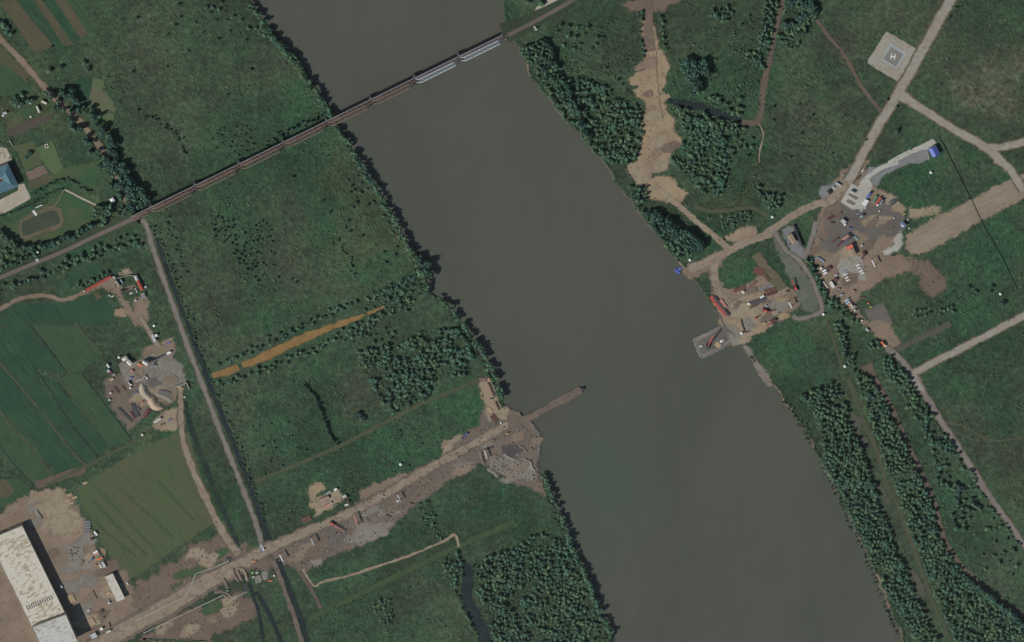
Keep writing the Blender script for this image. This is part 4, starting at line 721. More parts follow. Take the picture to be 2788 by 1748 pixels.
zone('v21', '1250,490 1330,470 1480,570 1640,680 1770,770 1740,850 1640,870 1560,770 1430,680 1300,600', 4.2, (3.8, 5.4), (11, 15), LM, GM, 2); zone('v21', '1130,400 1240,480 1260,620 1400,750 1400,860 1520,900 1620,880 1500,740 1330,620', 4.4, (2.4, 3.8), (6, 9), LM, GM, 0); zone('v21', '1060,230 1240,240 1280,300 1240,380 1120,360', 4.4, (2.4, 3.6), (6, 9), LM, GM, 0); zone('v21', '1800,520 2000,500 2200,460 2300,500 2100,590 1960,640', 4.5, (1.8, 2.8), (4, 6), 'bush on the slope below the curved embankment', 'bushes below the curved embankment', 2, .85)
L2, G2 = 'tree in the broad plantation along the lower east bank', 'plantation along the lower east bank'
zone('v32', '320,700 450,630 610,570 670,610 690,680 740,760 780,900 850,1080 900,1250 960,1400 980,1530 620,1530 560,1350 520,1150 490,920 400,800', 4.5, (2.8, 4.4), (9, 13), L2, G2, 0); zone('v33', '640,-10 980,-10 1030,150 1090,330 1150,480 1210,680 1290,850 1390,1080 1480,1280 1600,1530 1420,1530 1270,1290 1170,1130 1080,980 960,740 880,520 760,280 690,130', 4.5, (2.6, 4.2), (8, 12), L2, G2, 0)
L3, G3 = 'tree in the plantation beside the brown forest path', 'plantation beside the forest path'
zone('v32', '800,440 890,440 980,490 1050,660 1130,760 1210,930 1300,1110 1380,1280 1450,1440 1470,1530 1180,1530 1110,1340 1060,1150 980,930 900,680', 4.6, (2.6, 4.2), (8, 12), L3, G3, 0); zone('v33', '1190,-10 1440,-10 1540,180 1600,420 1680,620 1800,800 1950,950 2100,1080 2410,1330 2410,1530 1780,1530 1640,1230 1500,900 1400,620 1290,330', 4.6, (2.4, 4.2), (7, 12), L3, G3, 0); row('v33', '1900,960 2050,1060 2200,1180 2400,1340', 4.5, (3.6, 4.8), (11, 14), L3, G3, 2, 1.5)
L4, G4 = 'tree in the line beside the grey patrol road', 'trees beside the patrol road'
zone('v32', '1080,310 1200,300 1300,440 1400,600 1480,760 1590,900 1700,1080 1790,1230 1730,1240 1560,1130 1480,1060 1430,920 1320,840 1300,700 1220,600 1100,470', 4.5, (2.8, 4.2), (8, 11), L4, G4, 0, .9); row('v32', '1675,1060 1775,1230 1870,1380 1960,1520', 4.5, (1.6, 3.6), (5, 9), L4, G4, 0, 3, .9, None, True); row('v33', '1895,-10 2045,190 2185,380 2355,600', 5, (1.4, 3.2), (4, 8), L4, G4, 0, 3, .85, None, True)
zone('v33', '1620,20 1800,20 1900,160 2020,260 1900,340 1860,470 1760,460 1720,320 1780,200', 7, (3.2, 5), (8, 12), 'dark tree in the loose group between path and patrol road', 'loose group by the patrol road', 2, .9); zone('v32', '1520,1080 1640,1200 1700,1400 1720,1510 1600,1510 1560,1330', 7, (2.2, 3.4), (6, 8), 'tree in the loose group between path and patrol road', 'loose group by the patrol road', 0, .9)
zone('v33', '2050,250 2280,320 2300,640 2400,800 2280,920 2180,930 2040,880 2000,560', 11, (2.2, 3.8), (5, 8), 'scattered tree on the rough grass beside the patrol road', 'scattered trees on rough grass', 0, .8)
L5, G5 = 'tree in the narrow belt below the storage yard', 'narrow belt below the storage yard'
zone('v31', '370,850 410,830 450,1000 520,1170 600,1270 720,1340 820,1420 940,1530 800,1500 640,1400 520,1330 450,1180 380,1000', 4.6, (2.4, 3.6), (7, 10), L5, G5, 2); zone('v32', '640,-10 720,20 750,170 760,290 840,310 800,430 730,330 700,190 650,100', 4.6, (2.6, 3.8), (8, 11), L5, G5, 2); zone('v32', '940,160 1040,170 1050,240 960,230', 5, (2.4, 3.4), (6, 8), L5, G5, 2); zone('v31', '1400,1380 1600,1310 1740,1340 1760,1400 1560,1440 1330,1470', 4.8, (2.2, 3.4), (5, 7), 'dark tree in the thicket by the thin fence', 'thicket by the thin fence', 2, .9)
spots('v30', '1220,1235', (4.4, 4.5), (8, 9), 'lone round dark tree inside the road triangle', 'lone triangle tree', 2, TREES); spots('v31', '2205,1325', (4, 4.1), (8, 9), 'lone dark tree north of the pale gravel road', 'lone gravel road tree', 2, TREES); spots('v31', '1890,1175 1960,1215 2090,1215 2110,1170', (2.6, 3.6), (5, 7), 'dark tree of the four on the green field by the boundary fence', 'four trees by the fence', 2, TREES)
zone('v31', '0,230 130,330 110,420 30,440 -40,330', 4.8, (3, 4.2), (8, 11), 'dark tree beside the landing road junction', 'trees beside the landing road', 2); row('v20', '20,-10 200,40 300,0', 7, (2.8, 3.8), (7, 10), 'tree north of the bridge end on the east bank', 'trees north of the bridge end', 0, 5)
row('F', '1845,945 1870,980 1900,1030 1930,1090 1965,1160 2000,1235 2040,1320 2080,1420 2110,1500', 4, (1.2, 2.2), (2, 4), 'bush at the water line of the lower east bank', 'bushes at the lower east water line', 1, 1.6, .8, SHRUBS)
# --- thickets of brush
for v_, s_, sp_, r_, h_, k_ in (('F', '1290,70 1480,25 1510,90 1515,200 1490,330 1440,400 1330,290 1270,180', 5, (1.2, 2.6), (1.5, 3.5), .8), ('F', '1545,90 1690,60 1830,30 1800,290 1700,270 1600,230 1560,150', 5, (1.2, 2.6), (1.5, 3.5), .75), ('F', '1580,240 1790,300 1800,430 1820,480 1700,470 1620,460 1590,330', 4.5, (1.2, 2.6), (1.5, 3.5), .9), ('F', '1810,90 1930,60 2060,240 1990,400 1840,460 1800,350', 7, (1, 2.2), (1.2, 2.8), .6), ('F', '240,440 400,400 600,310 780,270 560,230 450,280 330,380', 6.5, (1, 2), (1.2, 2.6), .7), ('F', '480,500 560,470 640,600 660,750 590,720 520,600', 5, (1.2, 2.4), (1.4, 3), .8), ('F', '720,1340 1080,1330 1100,1440 1120,1512 760,1512', 7, (1, 2.2), (1.2, 2.8), .6), ('F', '940,1210 1180,1110 1290,1180 1080,1260 900,1290', 6, (1, 2.2), (1.2, 2.6), .6), ('F', '2070,960 2150,900 2300,1130 2412,1300 2412,1500 2250,1300 2200,1180 2120,1040', 6.5, (1.1, 2.4), (1.4, 3), .7), ('F', '2150,960 2412,960 2412,1120 2300,1060', 8, (.9, 2), (1.2, 2.4), .5), ('F', '1780,490 1600,480 1530,500 1680,570', 5, (1.1, 2.2), (1.4, 2.8), .7), ('F', '1620,280 1350,120 1260,130 1500,470 1560,540 1480,420', 5, (1.2, 2.4), (1.5, 3), .5), ('F', '600,1050 900,1010 1100,920 1110,1010 880,1140 760,1200 640,1180', 7, (.9, 1.9), (1.1, 2.4), .5), ('F', '860,330 930,500 1000,640 900,640 830,500 770,350', 8, (.9, 1.9), (1.1, 2.4), .5), ('F', '1900,880 1960,1060 2030,1250 2100,1450 2060,1400 1960,1180 1870,990', 5, (1, 2), (1.2, 2.6), .7), ('F', '2040,760 2140,880 2200,1020 2100,900 2060,840', 5, (1, 2), (1.2, 2.6), .7), ('F', '2200,830 2412,710 2412,620 2300,700', 8, (1, 2), (1.2, 2.4), .5), ('F', '10,120 90,200 110,260 30,180', 4, (1, 2), (1.2, 2.6), .8), ('F', '370,560 420,640 480,800 560,1010 600,1140 520,960 440,780', 5, (.9, 1.8), (1.1, 2.2), .6)): brush(v_, s_, sp_, r_, h_, k_)
for s_ in ('230,0 590,0 780,260 560,330 330,440 250,300 220,120', '350,520 780,300 1000,640 860,700 500,850 420,680', '510,900 860,790 910,980 760,1060 560,1120', '560,1130 1090,920 1130,1000 900,1140 640,1260', '660,1420 1080,1280 1100,1512 740,1512', '1860,120 2230,0 2412,0 2412,300 2200,220 2000,400 1900,440', '2160,900 2412,760 2412,1300 2250,1050', '2090,420 2200,480 2230,450 2290,380', '2150,700 2300,590 2412,500 2412,690 2200,810'): brush('F', s_, 7.5, (1.0, 2.6), (1.0, 2.4), .85)
for a_, b_ in ((XW, -1), (XE, 1)):
    for k in range(len(Ys)):
        if abs(Ys[k]) < 480:
            for _ in range(3 if b_ < 0 else 2):
                o_ = abs(random.gauss(0, 3)) + .6; X_, Y_ = a_[k] + b_ * o_, Ys[k] + random.uniform(-1.5, 1.5); q_ = (X_ * 2 + 1394, 874 - Y_ * CT * 2)
                if not covered(*q_): BRUSH.append((q_[0], q_[1], random.uniform(.8, 2), random.uniform(1, 2.6), '', '', 0))
# --- separate shrubs
spots('v00', '1280,165 1670,40 1690,160 1970,120 2020,190 2120,185 2150,290 1830,215 1900,305 2045,365 2300,375 1640,235 1760,475 1560,330 1560,625 1240,675 2350,650 1110,945 1290,1030 1350,1110 1550,1200 2130,890 480,440', (1.8, 3), (2.5, 4.5), 'dark shrub on the meadow north of the bridge', 'shrubs north of the bridge')
spots('v11', '610,370 680,475 850,560 870,655 985,700 820,620 760,735 705,775 900,430 890,985 865,1030 905,1055 885,230 870,290 910,265 965,295 935,385 1035,405 1185,850 1305,800 1205,945 1290,875 320,1105 360,1130 335,145 825,195', (1.6, 3.2), (2.5, 4.5), 'dark shrub on the meadow between bridge and canal', 'shrubs between bridge and canal'); row('v11', '790,790 800,850 880,900 880,980', 3, (1.2, 2), (2, 3), 'dark shrub on the meadow between bridge and canal', 'shrubs between bridge and canal', 2, .8, 1, SHRUBS)
spots('v12', '290,930 125,945 20,960 455,1190 370,1170 170,1175 150,1110 45,1155 115,1300 230,1330 70,1415 325,1055 800,700 820,790 1340,1060 1410,955 1420,1340 1330,1010 1540,1130', (1.4, 2.6), (2, 4), 'dark shrub on the pasture north of the work road', 'shrubs north of the work road'); spots('v30', '60,1000 300,980 430,1080 60,1130 320,1250 610,1440 220,1470 1710,160 1770,70 1215,1000 1130,930 1620,790 930,1310', (1.6, 3), (2.5, 4), 'dark shrub beside the border road', 'shrubs beside the border road'); spots('v20', '2200,150 2120,235 2320,220 970,750 1010,790 860,640 830,350', (2, 3), (3, 5), 'dark shrub on the upper eastern scrubland', 'shrubs on the eastern scrubland')
zone('v11', '0,540 120,560 160,900 200,1100 60,1000 -80,700', 4.8, (1.4, 2.4), (2, 4), 'shrub in the thicket on the meadow below the bridge', 'thicket below the bridge', 0, .6, SHRUBS); zone('v01', '1900,480 2200,560 2400,700 2410,1120 2250,980 2150,880 2000,700', 5.2, (1.6, 2.8), (2.5, 4.5), 'shrub in the thicket on the meadow below the bridge', 'thicket below the bridge', 2, .7, SHRUBS); zone('v00', '1980,1200 2340,1150 2400,1400 2100,1500 1960,1330', 7, (1.4, 2.4), (2, 3.5), 'dark shrub on the meadow north of the bridge', 'shrubs north of the bridge', 0, .8, SHRUBS); row('v00', '1380,1080 1480,1130 1600,1230 1700,1350 1740,1480', 4, (1.6, 2.6), (2.5, 4), 'dark shrub on the meadow north of the bridge', 'shrubs north of the bridge', 2, 2, 1, SHRUBS)
row('v10', '80,1340 330,1210 500,1130 640,1080', 4, (1.8, 3), (3, 6), 'bush close along the north side of the bridge', 'bushes along the bridge', 2, 2, 1, SHRUBS); row('v01', '1400,600 1560,900 1640,1100 1760,1060 1700,930 1600,700 1560,480', 5, (1.4, 2.6), (2, 4), 'bush between levee road and reed bed', 'bushes beside the levee', 2, 2.5, 1, SHRUBS); row('F', '388,600 425,700 462,800 500,900 545,1010 590,1130 625,1230', 6, (1.2, 2.2), (2, 3.5), 'bush between levee road and reed bed', 'bushes beside the levee', 0, 2, 1, SHRUBS)
TALL = (G1, GR, GE, GM, GW, 'dark clump east of the sand clearing', 'clump west of the abutment')
TREES = [(a, b, r * 1.18, h * .8 if gg in TALL else h * .6, l, gg, lf) for a, b, r, h, l, gg, lf in TREES]
# --- build: the 300 largest trees are things, the rest of the woods is one mass
TREES.sort(key=lambda e: -(e[2] + .02 * e[3] + (10 if e[5].startswith(('lone', 'second', 'four', 'clump beside')) else 0)))
def place(e, k=.55):
    px, py, r, h = e[:4]; p = G(px, py, h * k); return p.x, p.y
for n, e in enumerate(TREES[:300]):
    x, y = place(e); g = random.Random(n)
    t_ = empty('broadleaf_tree', (x, y, .1), g.uniform(0, 6.28), e[4], 'tree', e[5], (e[2], e[2], e[3]))
    link('trunk', TRUNK_ME, BARK, t_); link('crown', CROWN_ME[n % 7], LEAF[e[6]], t_)
def tonal(name, base, c3):
    m = base.copy(); m.name = name; t = m.node_tree; b = t.nodes['Principled BSDF']; src = b.inputs['Base Color'].links[0].from_socket; at = t.nodes.new('ShaderNodeAttribute'); at.attribute_name = 'tone'
    c = mix(t, ramp(t, at.outputs['Fac'], 1.0, 1.5), src, c3); t.links.new(mix(t, 1.0, c, at.outputs['Fac'], 'MULTIPLY'), b.inputs['Base Color']); return m
WLEAF = tonal('woodland_leaf', LEAF[0], C(66, 86, 60, 1.35)); BLEAF = tonal('brush_leaf', leafmat('leaf_brush', C(66, 92, 68, 1.3), C(52, 78, 58, 1.3), C(72, 90, 64, 1.25)), C(84, 98, 70, 1.2))
def joined(name, items, geos, mat, k, sq=1.0):
    av, af, at_, b = [], [], [], 0; g = np.random.default_rng(5)
    for n, e in enumerate(items):
        v, f = geos[n % len(geos)]; a = g.uniform(0, 6.28); x, y = place(e, k); c, s = math.cos(a), math.sin(a)
        q = np.empty_like(v); q[:, 0] = (v[:, 0] * c - v[:, 1] * s) * e[2] + x; q[:, 1] = (v[:, 0] * s + v[:, 1] * c) * e[2] + y; q[:, 2] = v[:, 2] * e[3] * sq + .1
        av.append(q); af.append(f + b); b += len(v); at_.append(np.full(len(v), g.uniform(.66, 1.2) if g.random() > .12 else g.uniform(1.15, 1.5), np.float32))
    me = npmesh(name, np.concatenate(av), np.concatenate(af)); a = me.attributes.new('tone', 'FLOAT', 'POINT'); a.data.foreach_set('value', np.concatenate(at_)); return link(name, me, mat)
wl = tag(joined('woodland', TREES[300:], LOWCR, WLEAF, .55), 'mass of smaller trees filling the plantations, groves and river belts', 'woodland', kind='stuff')
SHRUBS.sort(key=lambda e: -e[2])
for n, e in enumerate(SHRUBS[:300]):
    x, y = place(e, .5); o = link('shrub', BUSH_ME[n % 5], LEAF[e[6]]); o.location = (x, y, 0); o.scale = (e[2], e[2], e[3]); o.rotation_euler = (0, 0, n * 2.4); tag(o, e[4], 'shrub', e[5])
if len(SHRUBS) > 300: tag(joined('small_shrubs', SHRUBS[300:], BUSH, BLEAF, .5), 'mass of small bushes in the hedges and thickets', 'bushes', kind='stuff')
TINY = [crown_geo(400 + k, 3, 4, False) for k in range(8)]
for v, f in TINY: v[:, 2] = (v[:, 2] - .3) / .7
tag(joined('undergrowth', BRUSH, TINY, BLEAF, .5), 'low brush under the woods, in thickets and along the banks', 'undergrowth', kind='stuff')
# --- rough tufts of tall grass and reeds all over the open ground
veg = (COVER == 0).astype(float); sp_ = np.zeros_like(veg)
for a_, b_ in ((2, 0), (-2, 0), (0, 2), (0, -2), (3, 3), (-3, 3), (3, -3), (-3, -3)): sp_ = np.maximum(sp_, np.roll(veg, (a_, b_), (0, 1)))
veg = np.maximum(veg, sp_ * .35 * (COVER == 1) * (vnoise((RH, RW), 9, 77) > .5)); dens = vnoise((RH, RW), 22, 71) * .6 + vnoise((RH, RW), 7, 72) * .4; dens = np.clip((dens - .40) * 5, .06, 1.0) * veg
lush = np.clip((T[..., 1] / (T[..., 0] + 1e-4) - 1.25) * 1.6, .3, 1.4); pr = dens * lush; pr /= pr.sum()
NT = 62000; idx = RNG.choice(RH * RW, NT, p=pr.ravel(), replace=True); cy, cx = np.divmod(idx, RW)
tx = cx + RNG.random(NT) - 697; ty = (437 - (cy + RNG.random(NT))) / CT; tr = RNG.gamma(5, .16, NT).clip(.4, 1.7); th_ = tr * RNG.uniform(.4, .95, NT)
ang = RNG.uniform(0, 6.28, (NT, 5)) * .18 + np.arange(5)[None] * 1.2566 + RNG.uniform(0, 6.28, (NT, 1)); rad = tr[:, None] * RNG.uniform(.6, 1.3, (NT, 5))
tv = np.zeros((NT, 6, 3)); tv[:, :5, 0] = tx[:, None] + np.cos(ang) * rad; tv[:, :5, 1] = ty[:, None] + np.sin(ang) * rad; tv[:, :5, 2] = -.05
tv[:, 5, 0] = tx + RNG.normal(0, .25, NT) * tr; tv[:, 5, 1] = ty + RNG.normal(0, .25, NT) * tr; tv[:, 5, 2] = th_
b_ = np.arange(NT)[:, None] * 6; tf = np.stack([np.stack([b_[:, 0] + k, b_[:, 0] + (k + 1) % 5, b_[:, 0] + 5], 1) for k in range(5)], 1).reshape(-1, 3)
mt, t, b = newmat('tuft_leaves', .85, .1); g_ = t.nodes.new('ShaderNodeNewGeometry'); at = t.nodes.new('ShaderNodeAttribute'); at.attribute_name = 'tint'
c_ = mix(t, 1.0, at.outputs['Color'], grey(t, g_.outputs['Random Per Island'], .75, 1.5), 'MULTIPLY'); t.links.new(c_, b.inputs['Base Color'])
me = npmesh('tall_grass', tv.reshape(-1, 3), tf); tc = np.ones((NT, 6, 4), np.float32); tc[:, :, :3] = (T[cy, cx] * np.array([.92, 1.08, .98]))[:, None, :] / np.array([KR, KG, KB])
a = me.color_attributes.new('tint', 'FLOAT_COLOR', 'POINT'); a.data.foreach_set('color', tc.ravel())
tg = tag(link('tall_grass', me, mt), 'tufts of tall grass and reeds over the rough meadows', 'grass', kind='stuff')
# ================================================================ OBJECTS
BZ = .2
GLASS = paint('dark_glass', C(40, 48, 56), .15, .5, .02); TYRE = paint('tyre_rubber', C(42, 41, 40), .9, .1, .1); STEEL = paint('dark_steel', C(78, 76, 78), .6, .4); WHITE = paint('white_paint', C(222, 224, 226), .4, .4, .06); OFFW = paint('off_white_paint', C(200, 198, 188), .5, .3, .08); PALEG = paint('pale_grey_sheet', C(172, 176, 180), .5, .3, .08); GREYP = paint('grey_paint', C(132, 134, 138), .6, .3, .1)
RED = paint('red_paint', C(182, 88, 82), .5, .3, .14); ORANGE = paint('orange_paint', C(208, 118, 84), .5, .3, .12); BLUEP = paint('blue_paint', C(96, 112, 176), .5, .3, .1); BRIGHTB = paint('bright_blue_paint', C(84, 104, 196), .5, .3, .08); GREEN = paint('green_paint', C(96, 142, 118), .5, .3, .1); MAROON = paint('maroon_paint', C(96, 62, 66), .7, .2, .2); YEL = paint('yellow_paint', C(196, 172, 96), .5, .3, .1); TEAL = paint('teal_paint', C(128, 160, 160), .5, .3, .1); PINK = paint('faded_red_paint', C(190, 134, 126), .6, .2, .12); LIME = paint('lime_paint', C(140, 186, 128), .5, .3, .1); DARKR = paint('dark_roofing', C(70, 68, 72), .9, .1, .15); RUSTD = paint('rusted_iron', C(112, 86, 76), .85, .2, .22); WOOD = paint('bare_timber', C(176, 156, 128), .8, .1, .15); BLOCK = earth('concrete_block', C(166, 164, 156), C(150, 148, 142), fine=(.9, 1.1)); WALLM = paint('rendered_wall', C(176, 168, 152), .9, .1, .1)
def axis(v, x1, y1, x2, y2, z):
    p, q = V(v, x1, y1, z), V(v, x2, y2, z); d = q - p; return (p + q) / 2, d.length, math.atan2(d.y, d.x)
def obj_at(name, c, rz, label, cat, group=None): return empty(name, (c.x, c.y, BZ), rz, label, cat, group)
WH = {}
def wheels(par, xs, yw, r=.5, w=.35):
    if (r, w) not in WH: WH[(r, w)] = MB().cyl((0, -w / 2, 0), (0, w / 2, 0), r, 10).mesh('wheel')
    for x in xs:
        for y in (-yw, yw): o = link('wheel', WH[(r, w)], TYRE, par); o.location = (x, y, r)
def truck(v, e, cabm, bodym, kind, label, group=None, cat='truck'):
    """e: tail x,y -> nose x,y"""
    c, L, rz = axis(v, *e, 2.4); L = max(L, 5.5); t = obj_at('truck', c, rz, label, cat, group); h = L / 2
    MB().box((0, 0, .85), (L, 1.0, .3)).build('chassis', STEEL, t)
    cab = MB().box((h - 1.05, 0, 1.75), (2.1, 2.4, 2.0), 0, .92, .94, -.06).build('cab', cabm, t); MB().box((h - .02, 0, 2.2), (.08, 2.0, .8)).build('windscreen', GLASS, cab)
    bl = L - 2.4; bx = -h + bl / 2
    if kind == 'box': mb = MB().box((bx, 0, 2.35), (bl, 2.5, 2.6)); [mb.box((bx - bl / 2 + .4 + k * .9, 0, 3.68), (.12, 2.5, .08)) for k in range(int(bl / .9))]; mb.build('cargo_box', bodym, t)
    elif kind == 'flat': MB().box((bx, 0, 1.12), (bl, 2.5, .2)).build('flatbed', bodym, t)
    elif kind == 'dump':
        mb = MB().box((bx, 0, 1.15), (bl, 2.4, .12))
        for y in (-1.2, 1.2): mb.box((bx, y, 1.75), (bl, .1, 1.2))
        mb.box((bx + bl / 2 - .05, 0, 1.9), (.1, 2.5, 1.5)); mb.box((bx - bl / 2 + .05, 0, 1.75), (.1, 2.3, 1.2)); mb.build('dump_body', bodym, t)
    elif kind == 'mixer': mb = MB(); mb.cyl((bx - bl / 2, 0, 2.7), (bx, 0, 2.5), .7, 12, 1.2); mb.cyl((bx, 0, 2.5), (bx + bl / 2, 0, 2.0), 1.2, 12, .8); mb.build('mixer_drum', bodym, t)
    wheels(t, [h - 1.2, -h + 1.0, -h + 2.3], 1.05); return t
def trailer(v, e, m, label, group=None):
    c, L, rz = axis(v, *e, 2.4); t = obj_at('semi_trailer', c, rz, label, 'trailer', group)
    mb = MB().box((0, 0, 2.5), (L, 2.5, 2.6)); [mb.box((-L / 2 + .5 + k, 0, 3.84), (.12, 2.5, .07)) for k in range(int(L))]; mb.build('cargo_box', m, t); MB().box((0, 0, 1.05), (L * .98, 1.1, .25)).build('chassis', STEEL, t); wheels(t, [-L / 2 + .8, -L / 2 + 2.0], 1.05); return t
def car(v, e, m, label, group=None):
    c, L, rz = axis(v, *e, 1.2); L = min(max(L, 4.2), 5.2); t = obj_at('car', c, rz, label, 'car', group)
    MB().box((0, 0, .7), (L, 1.8, .6), 0, .97, .92).build('body', m, t); cb = MB().box((-.25, 0, 1.3), (L * .55, 1.6, .6), 0, .74, .84).build('cabin', GLASS, t); MB().box((-.25, 0, 1.63), (L * .39, 1.3, .06)).build('car_roof', m, cb); wheels(t, [L * .3, -L * .3], .8, .33, .22); return t
def container(v, e, m, label, group=None, z=0, wd=2.44):
    c, L, rz = axis(v, *e, z + 2.6); t = obj_at('shipping_container', c, rz, label, 'container', group); t.location.z += z
    mb = MB().box((0, 0, 1.32), (L, wd, 2.5)); n = max(4, int(L / .8))
    for k in range(n): x = -L / 2 + L * (k + .5) / n; mb.box((x, 0, 2.6), (L / n * .5, wd, .07)); mb.box((x, wd / 2 + .02, 1.3), (L / n * .5, .07, 2.3)); mb.box((x, -wd / 2 - .02, 1.3), (L / n * .5, .07, 2.3))
    mb.build('body', m, t)
    for y in (-wd / 4, wd / 4): MB().box((L / 2 + .03, y, 1.3), (.06, wd / 2 - .06, 2.3)).build('door', m, t)
    return t
def corners(v, s, h):
    q = pts(v, s, h); c = sum(q, Vector()) / 4; a = ((q[1] - q[0]) + (q[2] - q[3])) / 2; b = ((q[2] - q[1]) + (q[3] - q[0])) / 2
    if a.length < b.length: a, b = b, a
    return c, a.length, b.length, math.atan2(a.y, a.x)
def shed(v, s, h, roofm, label, cat='shed', rise=.8, wallm=None, ribs=True, wins=2, group=None, name='shed', flat=False):
    """building from its four roof corners; ridge along the long side"""
    c, L, W, rz = corners(v, s, h); t = obj_at(name, c, rz, label, cat, group); wallm = wallm or WALLM; il, iw = L - .5, W - .5
    mb = MB(); mb.box((0, 0, h / 2 - .1), (il, iw, h - .2))
    if not flat:
        for x in (-il / 2, il / 2): mb.add([(x, -iw / 2, h - .2), (x, iw / 2, h - .2), (x, 0, h + rise * .8)], [(0, 1, 2)])
    wl = mb.build('wall', wallm, t)
    mb = MB()
    if flat:
        mb.box((0, 0, h), (L, W, .25)); r = mb.build('roof', roofm, t)
        mb = MB(); [mb.box((0, y, h + .22), (L, .2, .2)) for y in (-W / 2 + .1, W / 2 - .1)]; [mb.box((x, 0, h + .22), (.2, W - .4, .2)) for x in (-L / 2 + .1, L / 2 - .1)]; mb.build('parapet', roofm, r)
    else:
        for sg in (-1, 1): mb.add([(-L / 2, 0, h + rise), (L / 2, 0, h + rise), (L / 2, sg * W / 2, h - .05), (-L / 2, sg * W / 2, h - .05), (-L / 2, 0, h + rise - .15), (L / 2, 0, h + rise - .15), (L / 2, sg * W / 2, h - .2), (-L / 2, sg * W / 2, h - .2)], [(0, 1, 2, 3) if sg < 0 else (3, 2, 1, 0), (4, 7, 6, 5), (2, 6, 7, 3), (0, 3, 7, 4), (1, 5, 6, 2)])
        r = mb.build('roof', roofm, t); MB().box((0, 0, h + rise + .04), (L, .35, .12)).build('ridge_cap', roofm, r)
        if ribs:
            mb = MB(); n = max(3, int(L / 1.6))
            for k in range(n + 1):
                x = -L / 2 + .1 + (L - .2) * k / n
                for sg in (-1, 1): mb.beam((x, 0, h + rise + .02), (x, sg * W / 2, h - .02), .14, .1)
            mb.build('roof_rib', roofm, r)
    MB().box((il * .25, -iw / 2 - .03, 1.05), (min(1.4, il * .3), .08, 2.0)).build('door', STEEL, t)
    for k in range(wins):
        x = -il / 2 + il * (k + .5) / wins
        for sg in (-1, 1):
            if sg < 0 and abs(x - il * .25) < 1.5: continue
            MB().box((x, sg * (iw / 2 + .03), h * .55), (min(1.2, il / wins * .5), .07, min(1.1, h * .35))).build('window', GLASS, t)
    return t
def mound(v, ridge, half, h, mat, label, name='earth_mound', cat='mound', group=None):
    """heap whose crest follows survey points at height h"""
    P_ = pts(v, ridge, h * .9); line = smoothline([Vector((p.x, p.y, 0)) for p in P_], 1.5) if len(P_) > 2 else [Vector((P_[0].x, P_[0].y, 0)).lerp(Vector((P_[-1].x, P_[-1].y, 0)), k / 8) for k in range(9)]
    n = len(line); g = random.Random(int(abs(P_[0].x * 3 + P_[0].y))); rows, vs, fs, K = [], [], [], 9
    tot = max(sum((line[i + 1] - line[i]).length for i in range(n - 1)), .1); acc = 0
    ends = [line[0] - (line[1] - line[0]).normalized() * half] + line + [line[-1] + (line[-1] - line[-2]).normalized() * half]
    for i, p in enumerate(ends):
        a, b = ends[max(i - 1, 0)], ends[min(i + 1, len(ends) - 1)]; d = (b - a).normalized(); nr_ = Vector((-d.y, d.x, 0)); e = .35 if i in (0, len(ends) - 1) else 1.0; hh = 0 if e < 1 else h * g.uniform(.8, 1.1)
        for k in range(K):
            u = -1 + 2 * k / (K - 1); q = p + nr_ * u * half * e * g.uniform(.92, 1.08); z = hh * max(0, 1 - abs(u) ** 1.3) * g.uniform(.9, 1.08); vs.append((q.x, q.y, BZ - .1 + z))
        if i:
            for k in range(K - 1): b0 = i * K + k; fs.append((b0 - K, b0 - K + 1, b0 + 1, b0))
    me = bpy.data.meshes.new(name); me.from_pydata(vs, [], fs); me.update()
    if sum(p.normal.z for p in me.polygons) < 0: me.flip_normals()
    for p in me.polygons: p.use_smooth = True
    return tag(link(name, me, mat), label, cat, group)
def wall(v, s, h, th, mat, label, name='concrete_wall', cat='wall', z=None, group=None):
    P_ = pts(v, s, h); t = empty(name, (P_[0].x, P_[0].y, 0), 0, label, cat, group); o = t.location.copy(); cap = MB(); mb = MB()
    for p, q in zip(P_, P_[1:]):
        p, q = Vector((p.x, p.y, 0)) - o, Vector((q.x, q.y, 0)) - o; d = (q - p).normalized() * (th * .3)
        mb.beam(p - d + Vector((0, 0, h / 2)), q + d + Vector((0, 0, h / 2)), th, h); cap.beam(p - d + Vector((0, 0, h + .06)), q + d + Vector((0, 0, h + .06)), th * 1.3, .12)
    mb.build('wall_body', mat, t); cap.build('coping', mat, t); return t
def gantry(v, e, label, h=7.5, m=None, group='white portal gantries'):
    c, L, rz = axis(v, *e, h); m = m or WHITE; t = obj_at('gantry_crane', c, rz, label, 'gantry', group); hb = h - .5
    MB().box((0, 0, h), (L, 1.3, 1.0)).build('beam', m, t); MB().box((L * .1, 0, h - .9), (1.2, 1.6, .7)).build('trolley', STEEL, t)
    for x in (-L / 2 + .5, L / 2 - .5):
        for y in (-1, 1): MB().beam((x, y * 1.9, 0), (x, y * .5, hb), .35).build('leg', RUSTD, t)
        MB().box((x, 0, .3), (.4, 4.2, .4)).build('foot_beam', RUSTD, t)
    return t
def girders(v, e, n, wd, m, label, h=.7, name='steel_girder_stack', cat='girder stack', group=None, gap=.25):
    """long members laid side by side; each wide enough to see is a part"""
    c, L, rz = axis(v, *e, h); t = obj_at(name, c, rz, label, cat, group); w1 = wd / n
    for k in range(n):
        y = -wd / 2 + w1 * (k + .5); mb = MB(); f = w1 * (1 - gap); dx = random.uniform(-.4, .4)
        for z in (.06, h - .06): mb.box((dx, y, z), (L, f, .12))
        mb.box((dx, y, h / 2), (L, f * .35, h - .24)); mb.build('girder', m, t)
    for x in (-L * .35, L * .35): MB().box((x, 0, -.12), (.3, wd, .24)).build('bearer', WOOD, t)
    return t
